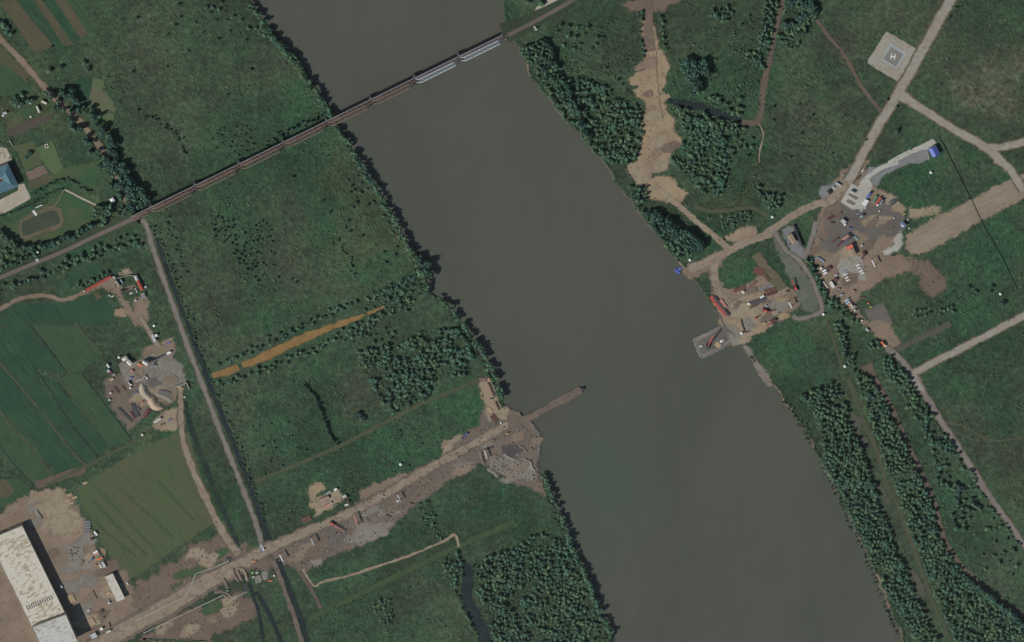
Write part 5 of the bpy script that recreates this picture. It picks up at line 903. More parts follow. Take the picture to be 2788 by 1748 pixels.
def boxes(v, spec, m, label, name='crate', cat='crate', h=1.6, group=None):
    x, y, lx, ly, a = spec; c = V(v, x, y, h); s = VIEW[v][2] * .5; t = obj_at(name, c, R(a), label, cat, group); lx, ly = lx * s, ly * s
    MB().box((0, 0, h / 2), (lx, ly, h)).build('crate_body', m, t); MB().box((0, 0, h + .05), (lx + .15, ly + .15, .1)).build('lid', m, t); return t
def tank(v, x, y, r, h, m, label, name='storage_tank', cat='tank', group=None):
    c = V(v, x, y, h); t = obj_at(name, c, 0, label, cat, group); MB().cyl((0, 0, 0), (0, 0, h), r, 14).build('tank_shell', m, t); MB().cyl((0, 0, h), (0, 0, h + r * .35), r * 1.04, 14, .12).build('tank_lid', m, t); MB().box((r + .1, 0, h / 2), (.2, .5, h)).build('ladder', STEEL, t); return t
def excavator(v, x, y, a, m, label, s=1.0, cat='excavator'):
    c = V(v, x, y, 2); t = obj_at('excavator', c, R(a), label, cat); t.scale = (s, s, s)
    for yy in (-1.1, 1.1): mb = MB().box((0, yy, .45), (3.6, .6, .7)); [mb.cyl((xx, yy - .3, .45), (xx, yy + .3, .45), .45, 10) for xx in (-1.8, 1.8)]; mb.build('track', TYRE, t)
    b = MB().box((-.3, 0, 1.5), (3.2, 2.6, 1.2)).build('body', m, t); MB().box((.6, .75, 2.4), (1.6, 1.0, 1.4), 0, .85, .9).build('cab', GLASS, b)
    MB().beam((.9, -.4, 1.6), (3.6, -.4, 4.2), .5, .7).build('boom', m, t); MB().beam((3.5, -.4, 4.2), (5.6, -.4, 2.0), .4, .5).build('arm', m, t); MB().box((5.6, -.4, 1.2), (1.0, 1.2, 1.2), 0, 1.2, 1).build('bucket', STEEL, t); return t
def boomcrane(v, e, zt, bm, cm, label, lattice=True, width=1.6, rot=None):
    """crawler crane standing at the first point, boom tip at height zt over the second"""
    p = V(v, e[0], e[1], 2.5); q = V(v, e[2], e[3], zt); d = Vector((q.x - p.x, q.y - p.y, 0)); L = d.length; t = obj_at('crawler_crane', p, math.atan2(d.y, d.x), label, 'crane')
    for y in (-2.1, 2.1): mb = MB().box((0, y, .6), (6.5, .9, .9)); [mb.cyl((x, y - .45, .6), (x, y + .45, .6), .6, 10) for x in (-3.2, 3.2)]; mb.build('track', TYRE, t)
    b = MB().box((-1.2, 0, 2.2), (6.0, 3.2, 2.0)).build('body', cm, t); MB().box((-3.9, 0, 2.3), (1.0, 3.4, 2.2)).build('counterweight', STEEL, b); MB().box((1.4, 1.5, 2.6), (1.8, 1.2, 1.9)).build('cab', GLASS, b)
    mb = MB(); a0, a1 = Vector((1.6, 0, 2.4)), Vector((L, 0, zt)); u = (a1 - a0); n = u.cross(Vector((0, 1, 0))).normalized(); w2 = width / 2; n_ = max(4, int(u.length / 2.2))
    if lattice:
        ch = [(Vector((0, sy * w2, 0)) + n * sz * w2) for sy in (-1, 1) for sz in (-1, 1)]
        for o in ch: mb.beam(a0 + o, a1 + o * .5, .3)
        for k in range(n_):
            f0, f1 = k / n_, (k + 1) / n_
            for (i0, i1) in ((0, 2), (2, 0), (1, 3), (3, 1), (0, 1), (2, 3)): mb.beam(a0 + u * f0 + ch[i0] * (1 - f0 / 2), a0 + u * f1 + ch[i1] * (1 - f1 / 2), .16)
    else: mb.beam(a0, a0 + u * .55, width * .7, width * .8); mb.beam(a0 + u * .5, a1, width * .5, width * .55)
    mb.build('boom', bm, t); MB().cyl((L, 0, zt), (L, 0, max(zt - 3, .6)), .08, 5).build('hoist_rope', STEEL, t); MB().box((L, 0, max(zt - 3.3, .5)), (.5, .3, .7)).build('hook_block', STEEL, t); return t
# ---------------------------------------------------------------- north-west: hip roofed hall, ruins, farm
BROOF = earth('blue_grey_roofing', C(84, 116, 130), C(76, 106, 122), C(92, 122, 132), s1=.1, fine=(.94, 1.06), rough=.6)
h_ = 8.0; E1, E2, E3 = V('g', 215, 872, h_), V('g', 500, 1470, h_), V('v01', 0, 362, h_)
ux_ = (E2 - E1).normalized(); uy_ = Vector((ux_.y, -ux_.x, 0)); uy_ = uy_ if uy_.x < 0 else -uy_; Lh = (E2 - E1).length; Wh = 46.0
hall = empty('hip_roofed_hall', (E1.x, E1.y, 0), 0, 'large courtyard building with blue grey hipped roof at the west edge', 'building'); o_ = hall.location.copy()
def hp(a, b, z): q = E1 + ux_ * a + uy_ * b; return (q.x - o_.x, q.y - o_.y, z)
W1 = 15.0
mb = MB(); mb.prism([hp(.4, .4, 0)[:2], hp(.4, Wh, 0)[:2], hp(Lh - .4, Wh, 0)[:2], hp(Lh - .4, .4, 0)[:2]], 0, 0.01)
mb = MB()
ou = [hp(.4, .4, 0), hp(Lh - .4, .4, 0), hp(Lh - .4, Wh, 0), hp(.4, Wh, 0)]; inn = [hp(W1, W1, 0), hp(Lh - W1, W1, 0), hp(Lh - W1, Wh - W1, 0), hp(W1, Wh - W1, 0)]
for ring, hh in ((ou, h_ - .1), (inn, h_ - .1)):
    for k in range(4): p, q = Vector(ring[k]), Vector(ring[(k + 1) % 4]); mb.add([p, q, q + Vector((0, 0, hh)), p + Vector((0, 0, hh))], [(0, 1, 2, 3)])
wl = mb.build('wall', WALLM, hall)
eo = [hp(-.3, -.3, h_), hp(Lh + .3, -.3, h_), hp(Lh + .3, Wh + .3, h_), hp(-.3, Wh + .3, h_)]; rd = [hp(W1 / 2, W1 / 2, h_ + 3.4), hp(Lh - W1 / 2, W1 / 2, h_ + 3.4), hp(Lh - W1 / 2, Wh - W1 / 2, h_ + 3.4), hp(W1 / 2, Wh - W1 / 2, h_ + 3.4)]; ei = [hp(W1 + .3, W1 + .3, h_), hp(Lh - W1 - .3, W1 + .3, h_), hp(Lh - W1 - .3, Wh - W1 - .3, h_), hp(W1 + .3, Wh - W1 - .3, h_)]
for k in range(4):
    j = (k + 1) % 4; mb = MB(); mb.add([eo[k], eo[j], rd[j], rd[k]], [(0, 1, 2, 3)]); mb.add([rd[k], rd[j], ei[j], ei[k]], [(0, 1, 2, 3)]); r_ = mb.build('roof', BROOF, hall); MB().beam(rd[k], rd[j], .5, .25).build('ridge_cap', BROOF, r_)
for k in range(6):
    for lv in (2.0, 5.2): q = hp(3 + k * (Lh - 6) / 5, .36, lv); MB().box(q, (1.6, .1, 1.5), math.atan2(ux_.y, ux_.x)).build('window', GLASS, hall)
sheet('courtyard', [Vector(p) + o_ for p in inn], .1, CONCB, 0)
shed('h', '480,450 570,425 680,455 500,545', 3, PALEG, 'white roofed ruin with jagged outline beside dark trees', name='ruined_shed', cat='shed', wins=2, rise=.4)
shed('h', '780,415 880,320 915,395 810,440', 3, PALEG, 'small white roofed ruin under the dark tree clump', name='ruined_shed', rise=.4); shed('h', '980,495 1030,480 1105,655 1060,672', 3, OFFW, 'narrow white shed with a shaded yard beside it', rise=.5, wins=4)
shed('h', '50,680 150,650 210,690 100,730', 3, PALEG, 'small pale hut at the west edge below the trees', name='hut', cat='hut', rise=.4, wins=1); shed('h', '55,740 95,720 110,770 70,790', 2.6, WHITE, 'tiny white hut at the west edge among green plots', name='hut', cat='hut', rise=.3, wins=1); shed('h', '1110,370 1170,345 1290,400 1250,440', 3, OFFW, 'light rubble roofed hut beside the village road', name='hut', cat='hut', rise=.3, wins=2); boxes('h', (838, 785, 40, 40, 20), WHITE, 'little white box on the garden plots', name='well_box', cat='box', h=1.2)
wall('g', '200,260 270,230 350,380', 1.8, .5, WALLM, 'short bent garden wall north of the blue roofed hall'); wall('g', '1225,350 1290,320 1325,400 1260,440 1225,350', 1.2, .7, OFFW, 'small square white enclosure on the pale lawn', name='garden_enclosure', cat='enclosure')
shed('v01', '1022,350 1055,338 1082,372 1045,385', 3.2, WHITE, 'small white house at the end of the pale footpath', name='white_house', cat='house', rise=.6, wins=2); wall('v01', '335,432 395,406', 2, .8, WHITE, 'short white wall above the pond', name='white_wall'); girders('v01', (308, 458, 342, 502), 3, 3.6, WHITE, 'white landing stage at the edge of the pond', .5, 'landing_stage', 'landing stage')
for e, l in (('1195,522 1215,515 1230,535 1205,545', 'small white gatehouse north of the track at the bridge head'), ('1210,570 1240,562 1248,590 1215,600', 'white roofed guardhouse south of the track at the bridge head'), ('1258,568 1278,562 1284,578 1262,585', 'tiny white hut beside the levee road start')): shed('v01', e, 3, WHITE, l, name='guard_hut', cat='hut', rise=.4, wins=1)
shed('v01', '330,915 352,903 370,925 345,937', 3, PALEG, 'pale square hut beside the railway embankment', name='hut', cat='hut', rise=.5, wins=1); tank('v01', 352, 848, 1.4, 3, WHITE, 'small white tank among the trees north of the railway')
REDR = earth('red_roofing', C(172, 82, 72), C(160, 74, 66), C(180, 96, 84), s1=.15, s2=.4, fine=(.9, 1.1), rough=.8)
shed('i', '100,490 800,108 835,165 150,545', 3.4, REDR, 'long narrow farm building with a red roof along the yard', name='farm_building', cat='building', rise=.8, wins=12); shed('i', '62,520 100,495 125,540 88,558', 3.2, OFFW, 'white gable annex at the west end of the red roof', name='annex', cat='annex', rise=.6, wins=1)
shed('i', '1510,240 1590,215 1725,490 1650,520', 3.4, REDR, 'short red roofed building on the east side of the farm', name='farm_building', cat='building', rise=.7, wins=5); shed('i', '1445,115 1525,88 1585,220 1505,245', 3.4, PALEG, 'pale grey roofed wing north of the short red roof', name='farm_building', cat='building', rise=.7, wins=3)
shed('i', '1065,212 1110,198 1172,290 1130,318', 3, paint('blue_sheet', C(132, 150, 170), .5), 'blue sheet roofed shed beside the green farm court', wins=2); shed('i', '878,132 930,118 972,178 915,205', 2.8, PALEG, 'grey square shed at the east end of the long red roof', wins=1); shed('i', '930,245 985,230 1085,380 1030,402', 2.8, paint('dusty_roof', C(158, 146, 136), .8), 'long dusty brown shed along the farm yard', wins=4)
car('i', (830, 690, 910, 650), WHITE, 'white car parked at the edge of the farm yard'); boxes('i', (782, 652, 34, 34, 20), WHITE, 'small white box next to the white car', name='white_box', cat='box', h=1.2); wall('i', '1490,452 1545,570', 1.4, .6, WHITE, 'short white wall on the farm lawn', name='white_wall'); girders('i', (1335, 600, 1412, 570), 3, 2.6, OFFW, 'cream coloured stack of boards on the farm lawn', .6, 'board_stack', 'boards')
shed('i', '1640,685 1745,640 1772,682 1662,726', 2.8, paint('blue_sheet', C(132, 150, 170), .5), 'blue roofed lean-to south of the short red roof', wins=1); shed('i', '1620,615 1735,570 1760,625 1650,665', 2.8, paint('dusty_roof', C(158, 146, 136), .8), 'brown roofed hut between red roof and blue lean-to', name='hut', cat='hut', wins=1); shed('i', '1470,765 1520,750 1540,800 1490,815', 2.4, PALEG, 'small grey hut south of the farm lawn', name='hut', cat='hut', wins=1, rise=.3); boxes('i', (1770, 415, 60, 50, 60), PALEG, 'pale box behind the short red roof', h=1.8); wall('i', '990,185 1210,125 1330,95 1450,110', 1.6, .5, BLOCK, 'low pale wall around the green farm court')
# ---------------------------------------------------------------- batching plant on the west bank
shed('j', '500,745 640,682 700,800 545,870', 4, paint('dusty_roof', C(158, 146, 136), .8), 'dusty roofed workshop of the batching plant', name='workshop', cat='workshop', rise=.5, wins=3); shed('j', '620,850 720,800 820,910 740,965', 5, OFFW, 'white sheet roofed mixing hall of the batching plant', name='mixing_hall', cat='hall', rise=.8, wins=3); boxes('j', (580, 790, 90, 60, 25), WHITE, 'bright white roof hatch box on the workshop yard', h=4.6, name='white_box', cat='box')
def conveyor(v, e, z0, z1, label):
    p, q = V(v, e[0], e[1], z0), V(v, e[2], e[3], z1); t = empty('conveyor', (p.x, p.y, 0), 0, label, 'conveyor'); o = t.location.copy(); a, b = p - o, q - o
    MB().beam(a, b, 1.6, .5).build('belt', GREYP, t); mb = MB(); n = (b - a).cross(Vector((0, 0, 1))).normalized(); [mb.beam(a + n * s_ + Vector((0, 0, .7)), b + n * s_ + Vector((0, 0, .7)), .18, .8) for s_ in (-.9, .9)]; mb.build('side_frame', STEEL, t)
    for f in (.15, .5, .85): c = a.lerp(b, f); [MB().beam((c.x + n.x * s_, c.y + n.y * s_, 0), c + n * s_ * .8, .35).build('leg', STEEL, t) for s_ in (-1, 1)]
    return t
conveyor('j', (1230, 930, 1760, 640), 8, 3, 'long dark inclined conveyor with white hopper end'); boxes('j', (1800, 615, 120, 60, 27), WHITE, 'bright white hopper at the far end of the conveyor', 'hopper', 'hopper', 3.2); tank('j', 1195, 915, 2.4, 9, OFFW, 'tall pale cement silo in the middle of the plant', 'cement_silo', 'silo'); tank('j', 1125, 875, 1.9, 8, WHITE, 'slim white cement silo beside the tall pale one', 'cement_silo', 'silo')
boxes('j', (1030, 960, 90, 45, 30), ORANGE, 'orange aggregate hopper of the batching plant', 'hopper', 'hopper', 3.5); boxes('j', (975, 920, 50, 40, 30), paint('tan_paint', C(204, 168, 116), .6), 'tan control cabin beside the orange hopper', 'cabin', 'cabin', 3); boxes('j', (790, 1110, 55, 70, 20), PINK, 'pink tan box at the corner of the concrete slab', h=2.4); conveyor('j', (1310, 1010, 1400, 850), 2, 6, 'short conveyor beside the gravel heap'); boxes('j', (1420, 965, 70, 50, 20), GREYP, 'grey feeder box on the gravel yard', 'feeder_box', 'feeder', 2)
shed('j', '95,925 135,905 195,1000 150,1022', 3, WHITE, 'white roofed hut at the west edge of the plant', name='hut', cat='hut', wins=2, rise=.5); boxes('j', (150, 1110, 70, 60, 60), PALEG, 'grey white container hut beside dark scrap', 'hut', 'hut', 2.6); boxes('j', (300, 1210, 90, 60, 40), GREYP, 'grey block of stacked formwork', 'formwork_stack', 'formwork', 1.6); boxes('j', (240, 1335, 100, 60, 20), WOOD, 'pale timber stack at the west edge of the plant', 'timber_stack', 'timber stack', 1.6); tank('j', 440, 738, 1.5, 3, WHITE, 'small white tank north of the workshop'); boxes('j', (200, 1160, 110, 80, 50), MAROON, 'dark maroon scrap pile beside the grey hut', 'scrap_pile', 'scrap', 1.4)
shed('j', '1310,125 1385,90 1460,290 1385,322', 3, PALEG, 'pale grey container office beside the field road', name='site_office', cat='office', wins=4, flat=True); shed('j', '1415,110 1470,88 1500,155 1445,178', 3.2, WHITE, 'small white office next to the pale grey one', name='site_office', cat='office', wins=1, flat=True); tank('i', 2005, 1480, 1.6, 3, WHITE, 'white water tank north of the site offices'); girders('j', (1740, 380, 1850, 320), 2, 2.4, BLUEP, 'blue flat trailer deck in the plant corner', .9, 'flat_trailer', 'trailer'); wall('j', '1620,350 1890,210', 1.6, .6, BLOCK, 'pale block wall along the north side of the plant')
girders('j', (890, 1385, 1120, 1310), 7, 4, BLOCK, 'row of pale concrete blocks in the middle of the plant', 1.4, 'concrete_block_row', 'blocks'); boxes('j', (1150, 1260, 80, 60, 40), GREYP, 'grey aggregate bin beside the block row', 'bin', 'bin', 1.8); boxes('j', (1205, 1305, 35, 40, 0), WHITE, 'small white cube at the end of the block row', 'white_box', 'box', 1.6); boxes('j', (785, 1300, 55, 45, 30), BLUEP, 'blue container near the block row', 'container_box', 'container', 2)
truck('j', (690, 1390, 770, 1500), WHITE, PALEG, 'mixer', 'grey concrete mixer truck parked southwest of the block row'); tank('k', 750, 165, 1.3, 2.5, WHITE, 'round white tank south of the mixer truck'); car('k', (880, 310, 950, 250), BLUEP, 'blue pickup parked by the grass strip'); mound('k', '1095,180 1130,290 1200,380 1270,440', 6.0, 4.2, earth('pale_sand', C(158, 150, 138), C(148, 140, 128), fine=(.92, 1.08)), 'long pale gravel stockpile on the plant yard', 'gravel_stockpile', 'stockpile'); mound('k', '1345,490 1370,590 1430,670 1520,700', 7.0, 5, earth('tan_sand', C(168, 150, 130), C(158, 140, 120), fine=(.92, 1.08)), 'curved tan sand stockpile south of the pale one', 'sand_stockpile', 'stockpile'); mound('k', '1500,330 1620,370 1740,430 1850,500', 4, 1.6, GRAV, 'rough rubble heap east of the sand stockpiles', 'rubble_heap', 'heap'); mound('k', '1560,250 1700,270 1820,300', 3.5, 1.4, GRAVD, 'low dark rubble heap on the gravel yard', 'rubble_heap', 'heap')
wall('k', '1990,140 2190,70 2260,20', 2.6, 1.2, BLOCK, 'pale retaining wall at the east edge of the plant'); wall('k', '2290,20 2355,190', 2.4, 1.0, BLOCK, 'short retaining wall beside the levee slope'); mound('k', '2120,140 2180,180', 3, 1.6, SAND, 'cream sand heap below the retaining wall', 'sand_heap', 'heap')
for (e, n, wd, m_, l) in (((430, 710, 790, 1080), 5, 3.6, STEEL, 'long dark bundle of rails southwest of the scrap yard'), ((300, 130, 440, 330), 4, 4, RUSTD, 'brown bundle of bars west of the plant track'), ((520, 100, 620, 250), 3, 2.4, RUSTD, 'short brown bundle of bars beside the plant track'), ((800, 590, 960, 960), 6, 6, STEEL, 'broad dark stack of sheet piles in the scrap yard'), ((1030, 500, 1100, 560), 2, 2.2, PINK, 'short pinkish girder pair on the grass strip'), ((760, 820, 880, 1000), 3, 2.6, MAROON, 'dark red girders beside the sheet pile stack')): girders('k', e, n, wd, m_, l, .9)
mound('k', '1130,950 1190,880 1240,800 1290,790', 3, 1.8, MAROON, 'dark rusty scrap heap at the edge of the scrap yard', 'scrap_heap', 'scrap'); mound('k', '960,720 1010,760', 2.5, 1.3, STEEL, 'dark grey scrap heap in the middle of the scrap yard', 'scrap_heap', 'scrap')
shed('k', '1370,1115 1560,960 1605,1030 1420,1110', 3.2, paint('pale_mint_roof', C(186, 194, 190), .5), 'pale roofed shed between grass strip and dirt yard', wins=3, rise=.5); car('k', (1790, 1065, 1880, 1010), BLUEP, 'blue car on the dirt yard south of the plant'); boxes('k', (1630, 1160, 100, 50, 27), RUSTD, 'brown pallet pile south of the pale roofed shed', 'pallet_pile', 'pallets', 1.1); tank('k', 1080, 1448, 1.4, 2.6, WHITE, 'white tank where the grass strip meets the field path'); tank('k', 212, 305, 1.2, 2.4, WHITE, 'upper of two white tanks on the west edge of the plant'); tank('k', 180, 492, 1.3, 2.4, OFFW, 'lower of two white tanks on the west edge of the plant'); boxes('k', (2235, 415, 50, 40, 20), PALEG, 'grey pump box at the head of the reed ditch', 'pump_box', 'pump', 1.3)
# ---------------------------------------------------------------- south-west construction yard
def stained(name, c1, c2, lo, hi, rot):
    m, t, b = newmat(name, .7, .2); pos = position(t); ani = position(t, rot, .45, 1.0); n1 = noise(t, ani, .3, 4, .6); n2 = noise(t, pos, .03, 3)
    ad = t.nodes.new('ShaderNodeMath'); ad.operation = 'ADD'; t.links.new(n1, ad.inputs[0]); t.links.new(grey(t, n2, -.22, .22), ad.inputs[1])
    c_ = mix(t, ramp(t, ad.outputs[0], lo, hi), c1, c2); c_ = mix(t, 1.0, c_, grey(t, noise(t, pos, .8, 3), .93, 1.07), 'MULTIPLY'); t.links.new(c_, b.inputs['Base Color']); return m
ROOF1 = stained('stained_cream_roof', C(194, 190, 178), C(160, 149, 128), .52, .58, R(26)); ROOF2 = stained('mottled_grey_roof', C(184, 184, 180), C(150, 146, 138), .52, .6, R(26)); ROOF3 = stained('stained_small_roof', C(190, 186, 176), C(160, 152, 134), .56, .64, R(26))
def bigroof(name, v, s, h, mat, label, slots=0, mono=.6):
    q = pts(v, s, h); c = sum(q, Vector()) / 4; ax = (q[1] - q[0]); ay = (q[3] - q[0]); L, W = ax.length, ay.length; rz = math.atan2(ax.y, ax.x); t = empty(name, (c.x, c.y, 0), rz, label, 'building'); sgn = 1 if ax.cross(ay).z > 0 else -1
    MB().box((0, 0, (h - .4) / 2), (L - .6, W - .6, h - .4)).build('wall', WALLM, t); r = MB().box((0, 0, h - .15), (L, W, .3)).build('roof', mat, t)
    mb = MB(); [mb.box((0, y, h + .3), (L, .5, .6)) for y in (-W / 2 + .25, W / 2 - .25)]; [mb.box((x, 0, h + .3), (.5, W - 1, .6)) for x in (-L / 2 + .25, L / 2 - .25)]; mb.build('parapet', BLOCK, r)
    for k in range(max(3, int(L / 7))):
        x = -L / 2 + L * (k + .5) / max(3, int(L / 7))
        for sg in (-1, 1): MB().box((x, sg * (W / 2 - .28), h * .6), (3.2, .08, h * .3)).build('window', GLASS, t)
    for sg in (-1, 1): MB().box((sg * (L / 2 - .28), 0, 2.2), (.1, 4.4, 4.2)).build('door', STEEL, t)
    for k in range(slots): MB().box((L * .30, -W * .36 + k * W * .72 / max(slots - 1, 1), h + .14), (6.5, 1.0, .3)).build('roof_vent', DARKR, r)
    return t
bigroof('long_warehouse', 'v03', '198,405 598,1222 300,1388 -100,571', 10, ROOF1, 'long warehouse with cream roof covered in brown stains', 12); bigroof('tall_warehouse', 'v03', '604,1232 715,1488 421,1650 310,1394', 17, ROOF2, 'taller grey roofed hall joined to the south of the warehouse')
shed('v03', '980,905 1052,866 1165,1096 1098,1146', 5.5, ROOF3, 'detached cream roofed shed on the construction yard', name='storage_shed', cat='shed', rise=.5, wins=6, flat=True)
GC_ = 'containers in a row on the construction yard'
for k, (e, m_, l) in enumerate((((950, 265, 1062, 208), WHITE, 'white container at the north end of the container row'), ((1000, 308, 1100, 262), PINK, 'dull pink container between white and green ones'), ((1028, 366, 1135, 315), GREEN, 'green container in the middle of the row'), ((1045, 432, 1185, 378), ORANGE, 'orange container at the south end of the container row'))): container('l', e, m_, l, GC_, wd=2.9)
container('l', (1190, 510, 1262, 655), PALEG, 'large grey white container south of the row', wd=4); container('l', (1118, 575, 1170, 668), OFFW, 'cream container beside the large grey white one'); truck('l', (830, 540, 930, 400), BLUEP, GREYP, 'dump', 'blue grey dump truck parked near the container row'); boxes('l', (1003, 592, 40, 40, 10), PINK, 'small pink box by the containers', h=1.6)
container('z', (2060, 380, 2125, 462), WHITE, 'white container standing alone on the field edge'); boxes('z', (2010, 550, 55, 55, 20), MAROON, 'dark red square hut on the yard edge', 'hut', 'hut', 2.2); car('l', (1850, 1055, 1900, 1120), WHITE, 'white car beside the long shadow of the detached shed'); truck('m', (1345, 320, 1380, 440), WHITE, GREYP, 'flat', 'grey flatbed truck with white cab west of the detached shed'); boxes('m', (1350, 150, 110, 40, 20), WOOD, 'pale timber pile beside the detached shed', 'timber_pile', 'timber', .9)
shed('m', '845,1290 990,1225 1062,1330 915,1415', 3.5, PALEG, 'grey square roofed pump house beside the wide road', name='pump_house', cat='hut', flat=True, wins=1); shed('m', '1110,1125 1170,1085 1220,1125 1165,1175', 3, WHITE, 'small white hut north of the pump house', name='hut', cat='hut', flat=True, wins=1); container('m', (1300, 1235, 1415, 1175), OFFW, 'white container beside the wide dirt road'); boxes('m', (1180, 635, 80, 100, 30), DARKR, 'dark square pallet of tar drums on the yard', 'drum_pallet', 'drums', 1.0); boxes('m', (815, 625, 80, 60, 10), PALEG, 'pale grey slab pile on the yard', 'slab_pile', 'slabs', .8); boxes('m', (1225, 815, 50, 40, 30), STEEL, 'small dark crate in the yard', h=1); girders('m', (850, 840, 960, 1010), 4, 7, WOOD, 'pale timber formwork stack beside the tall hall shadow', 1.0, 'formwork_stack', 'formwork'); girders('m', (300, 200, 400, 400), 4, 8, WOOD, 'broad pale board stack at the warehouse shadow edge', .9, 'board_stack', 'boards'); wall('m', '930,80 1040,300', .9, .6, RUSTD, 'low brown formwork wall on the yard', name='formwork_wall'); wall('m', '1370,960 1400,1090', 1.6, .6, RUSTD, 'short brown site fence panel', name='fence_panel', cat='fence'); boxes('l', (65, 1185, 50, 80, 30), WHITE, 'white tank trailer by the warehouse shadow', 'tank_trailer', 'trailer', 2)
for k, (x, y, a) in enumerate(((650, 135, 20), (700, 160, 20), (640, 185, 15), (665, 212, 15), (795, 25, 20))): g_ = ('v03', (x - 22, y + 8, x + 22, y - 8)); girders(*g_, 3, 3.2, WOOD, ('pale plank stack topmost at the north yard corner', 'pale plank stack nearest the crop field', 'short plank stack west of the others', 'plank stack lowest at the north yard corner', 'lone plank stack inside the olive field')[k], .9, 'plank_stack', 'planks')
for k in range(5): y = 382 + k * 26; girders('v03', (782, y + 8, 845, y - 8 + 10), 3, 3, GREYP, ('first', 'second', 'third', 'fourth', 'fifth')[k] + ' grey rebar rack from the north beside the olive field', .8, 'rebar_rack', 'rack', 'grey rebar racks')
mound('v03', '345,290 370,330', 3, 1.6, GRAV, 'grey spoil heap in the northern yard', 'spoil_heap', 'heap'); mound('v03', '380,330 390,350', 2.5, 1.2, GRAVD, 'small dark spoil heap in the northern yard', 'spoil_heap', 'heap')
for k in range(26): x, y = 640 + random.Random(k).uniform(0, 150), 620 + random.Random(k + 50).uniform(0, 140); boxes('v03', (x, y, random.Random(k + 9).uniform(6, 14), random.Random(k + 19).uniform(5, 9), random.Random(k).uniform(0, 90)), STEEL if k % 3 else GREYP, 'dark pallet of fittings scattered on the grey gravel patch', 'pallet', 'pallet', .8, 'pallets on the grey gravel patch')
wall('v03', '1275,1310 1500,1200 1725,1092 1742,1080 1790,980 1832,872 2000,815 2140,752', .9, .9, BLOCK, 'long pale kerb wall along the north side of the wide road'); wall('v03', '1340,1430 1720,1250 2090,1072 2150,1116 2310,1042', .8, .8, BLOCK, 'long pale kerb wall along the south side of the wide road')
mound('v03', '2215,830 2270,825 2300,870 2315,930', 2.6, 1.8, DIRT, 'curved earth berm at the excavation', 'earth_berm', 'berm'); [mound('s', s_, 2.6, 1.5, DIRTD, l_, 'earth_berm', 'berm') for s_, l_ in (('760,700 800,860 880,1010', 'westmost of the parallel earth ridges by the culvert'), ('870,720 930,870 980,980', 'middle earth ridge by the culvert'), ('500,960 560,1100 610,1200', 'lower earth ridge by the culvert'), ('280,1340 420,1310 560,1350 690,1430', 'winding berm along the culvert pit'))]
sheet('culvert_pit', pts('s', '1010,1110 1140,1090 1120,1290 1010,1350 1030,1200'), .2, DARKR, .3); sheet('culvert_pit', pts('s', '530,400 600,350 730,370 700,480 640,520 520,450'), .2, DARKR, .3)
excavator('s', 1280, 790, 60, LIME, 'lime green excavator beside the culvert'); car('s', (1370, 820, 1440, 780), WHITE, 'white car next to the lime excavator'); boxes('s', (1300, 915, 60, 45, 30), PALEG, 'small pale box south of the lime excavator', h=1.5); excavator('s', 590, 1290, 20, LIME, 'small lime green digger in the excavation', .7); boxes('s', (1345, 490, 55, 35, 20), ORANGE, 'orange kiosk at the road junction', 'kiosk', 'kiosk', 2); sheet('concrete_slab', pts('s', '1330,900 1480,860 1540,1010 1510,1060 1370,1090'), .2, GRAV, .4); sheet('concrete_slab', pts('s', '1540,770 1680,750 1690,960 1600,1010 1540,960'), .2, GRAV, .6); boxes('s', (1760, 1020, 120, 30, 5), ORANGE, 'orange rusty pump set beside the dark ditch', 'pump_set', 'pump', 1.2); boxes('s', (1870, 880, 45, 35, 20), WHITE, 'small white cabin beside the dark ditch', 'cabin', 'cabin', 2)
# ---------------------------------------------------------------- work road along the south-west headland
gantry('n', (612, 1105, 708, 1285), 'white portal gantry beside the dark ditch crossing'); gantry('n', (1470, 660, 1560, 850), 'dull grey portal gantry beside the work road', 7, PALEG); gantry('o', (1240, 1120, 1330, 1400), 'pinkish portal gantry in the middle of the work strip', 6, PINK); gantry('p', (620, 370, 712, 555), 'grey white portal gantry near the willow edge', 6, PALEG); gantry('r', (585, 760, 665, 985), 'pale portal gantry beside the settling pond', 5, OFFW)
boomcrane('n', (2060, 270, 2390, 490), 3.0, PINK, RED, 'red crawler crane with its long boom lowered beside the work road'); truck('n', (110, 1010, 185, 960), WHITE, BLUEP, 'flat', 'white truck at the levee corner beside the ditch'); girders('n', (90, 830, 190, 970), 3, 3.6, PALEG, 'pale blue culvert beams at the levee corner', .9, 'beam_stack', 'beams'); girders('n', (1240, 190, 1470, 90), 6, 8, RUSTD, 'rusty sheet stack beside the work road', .8, 'sheet_stack', 'sheets'); girders('n', (1090, 400, 1270, 340), 2, 1.8, RUSTD, 'long rusty pipe pair below the sheet stack', .8, 'pipe_pair', 'pipes')
tank('n', 2150, 520, .9, 1.4, RUSTD, 'dark barrel west of the crane boom'); tank('n', 2240, 445, .9, 1.4, RUSTD, 'dark barrel nearer the crane boom')
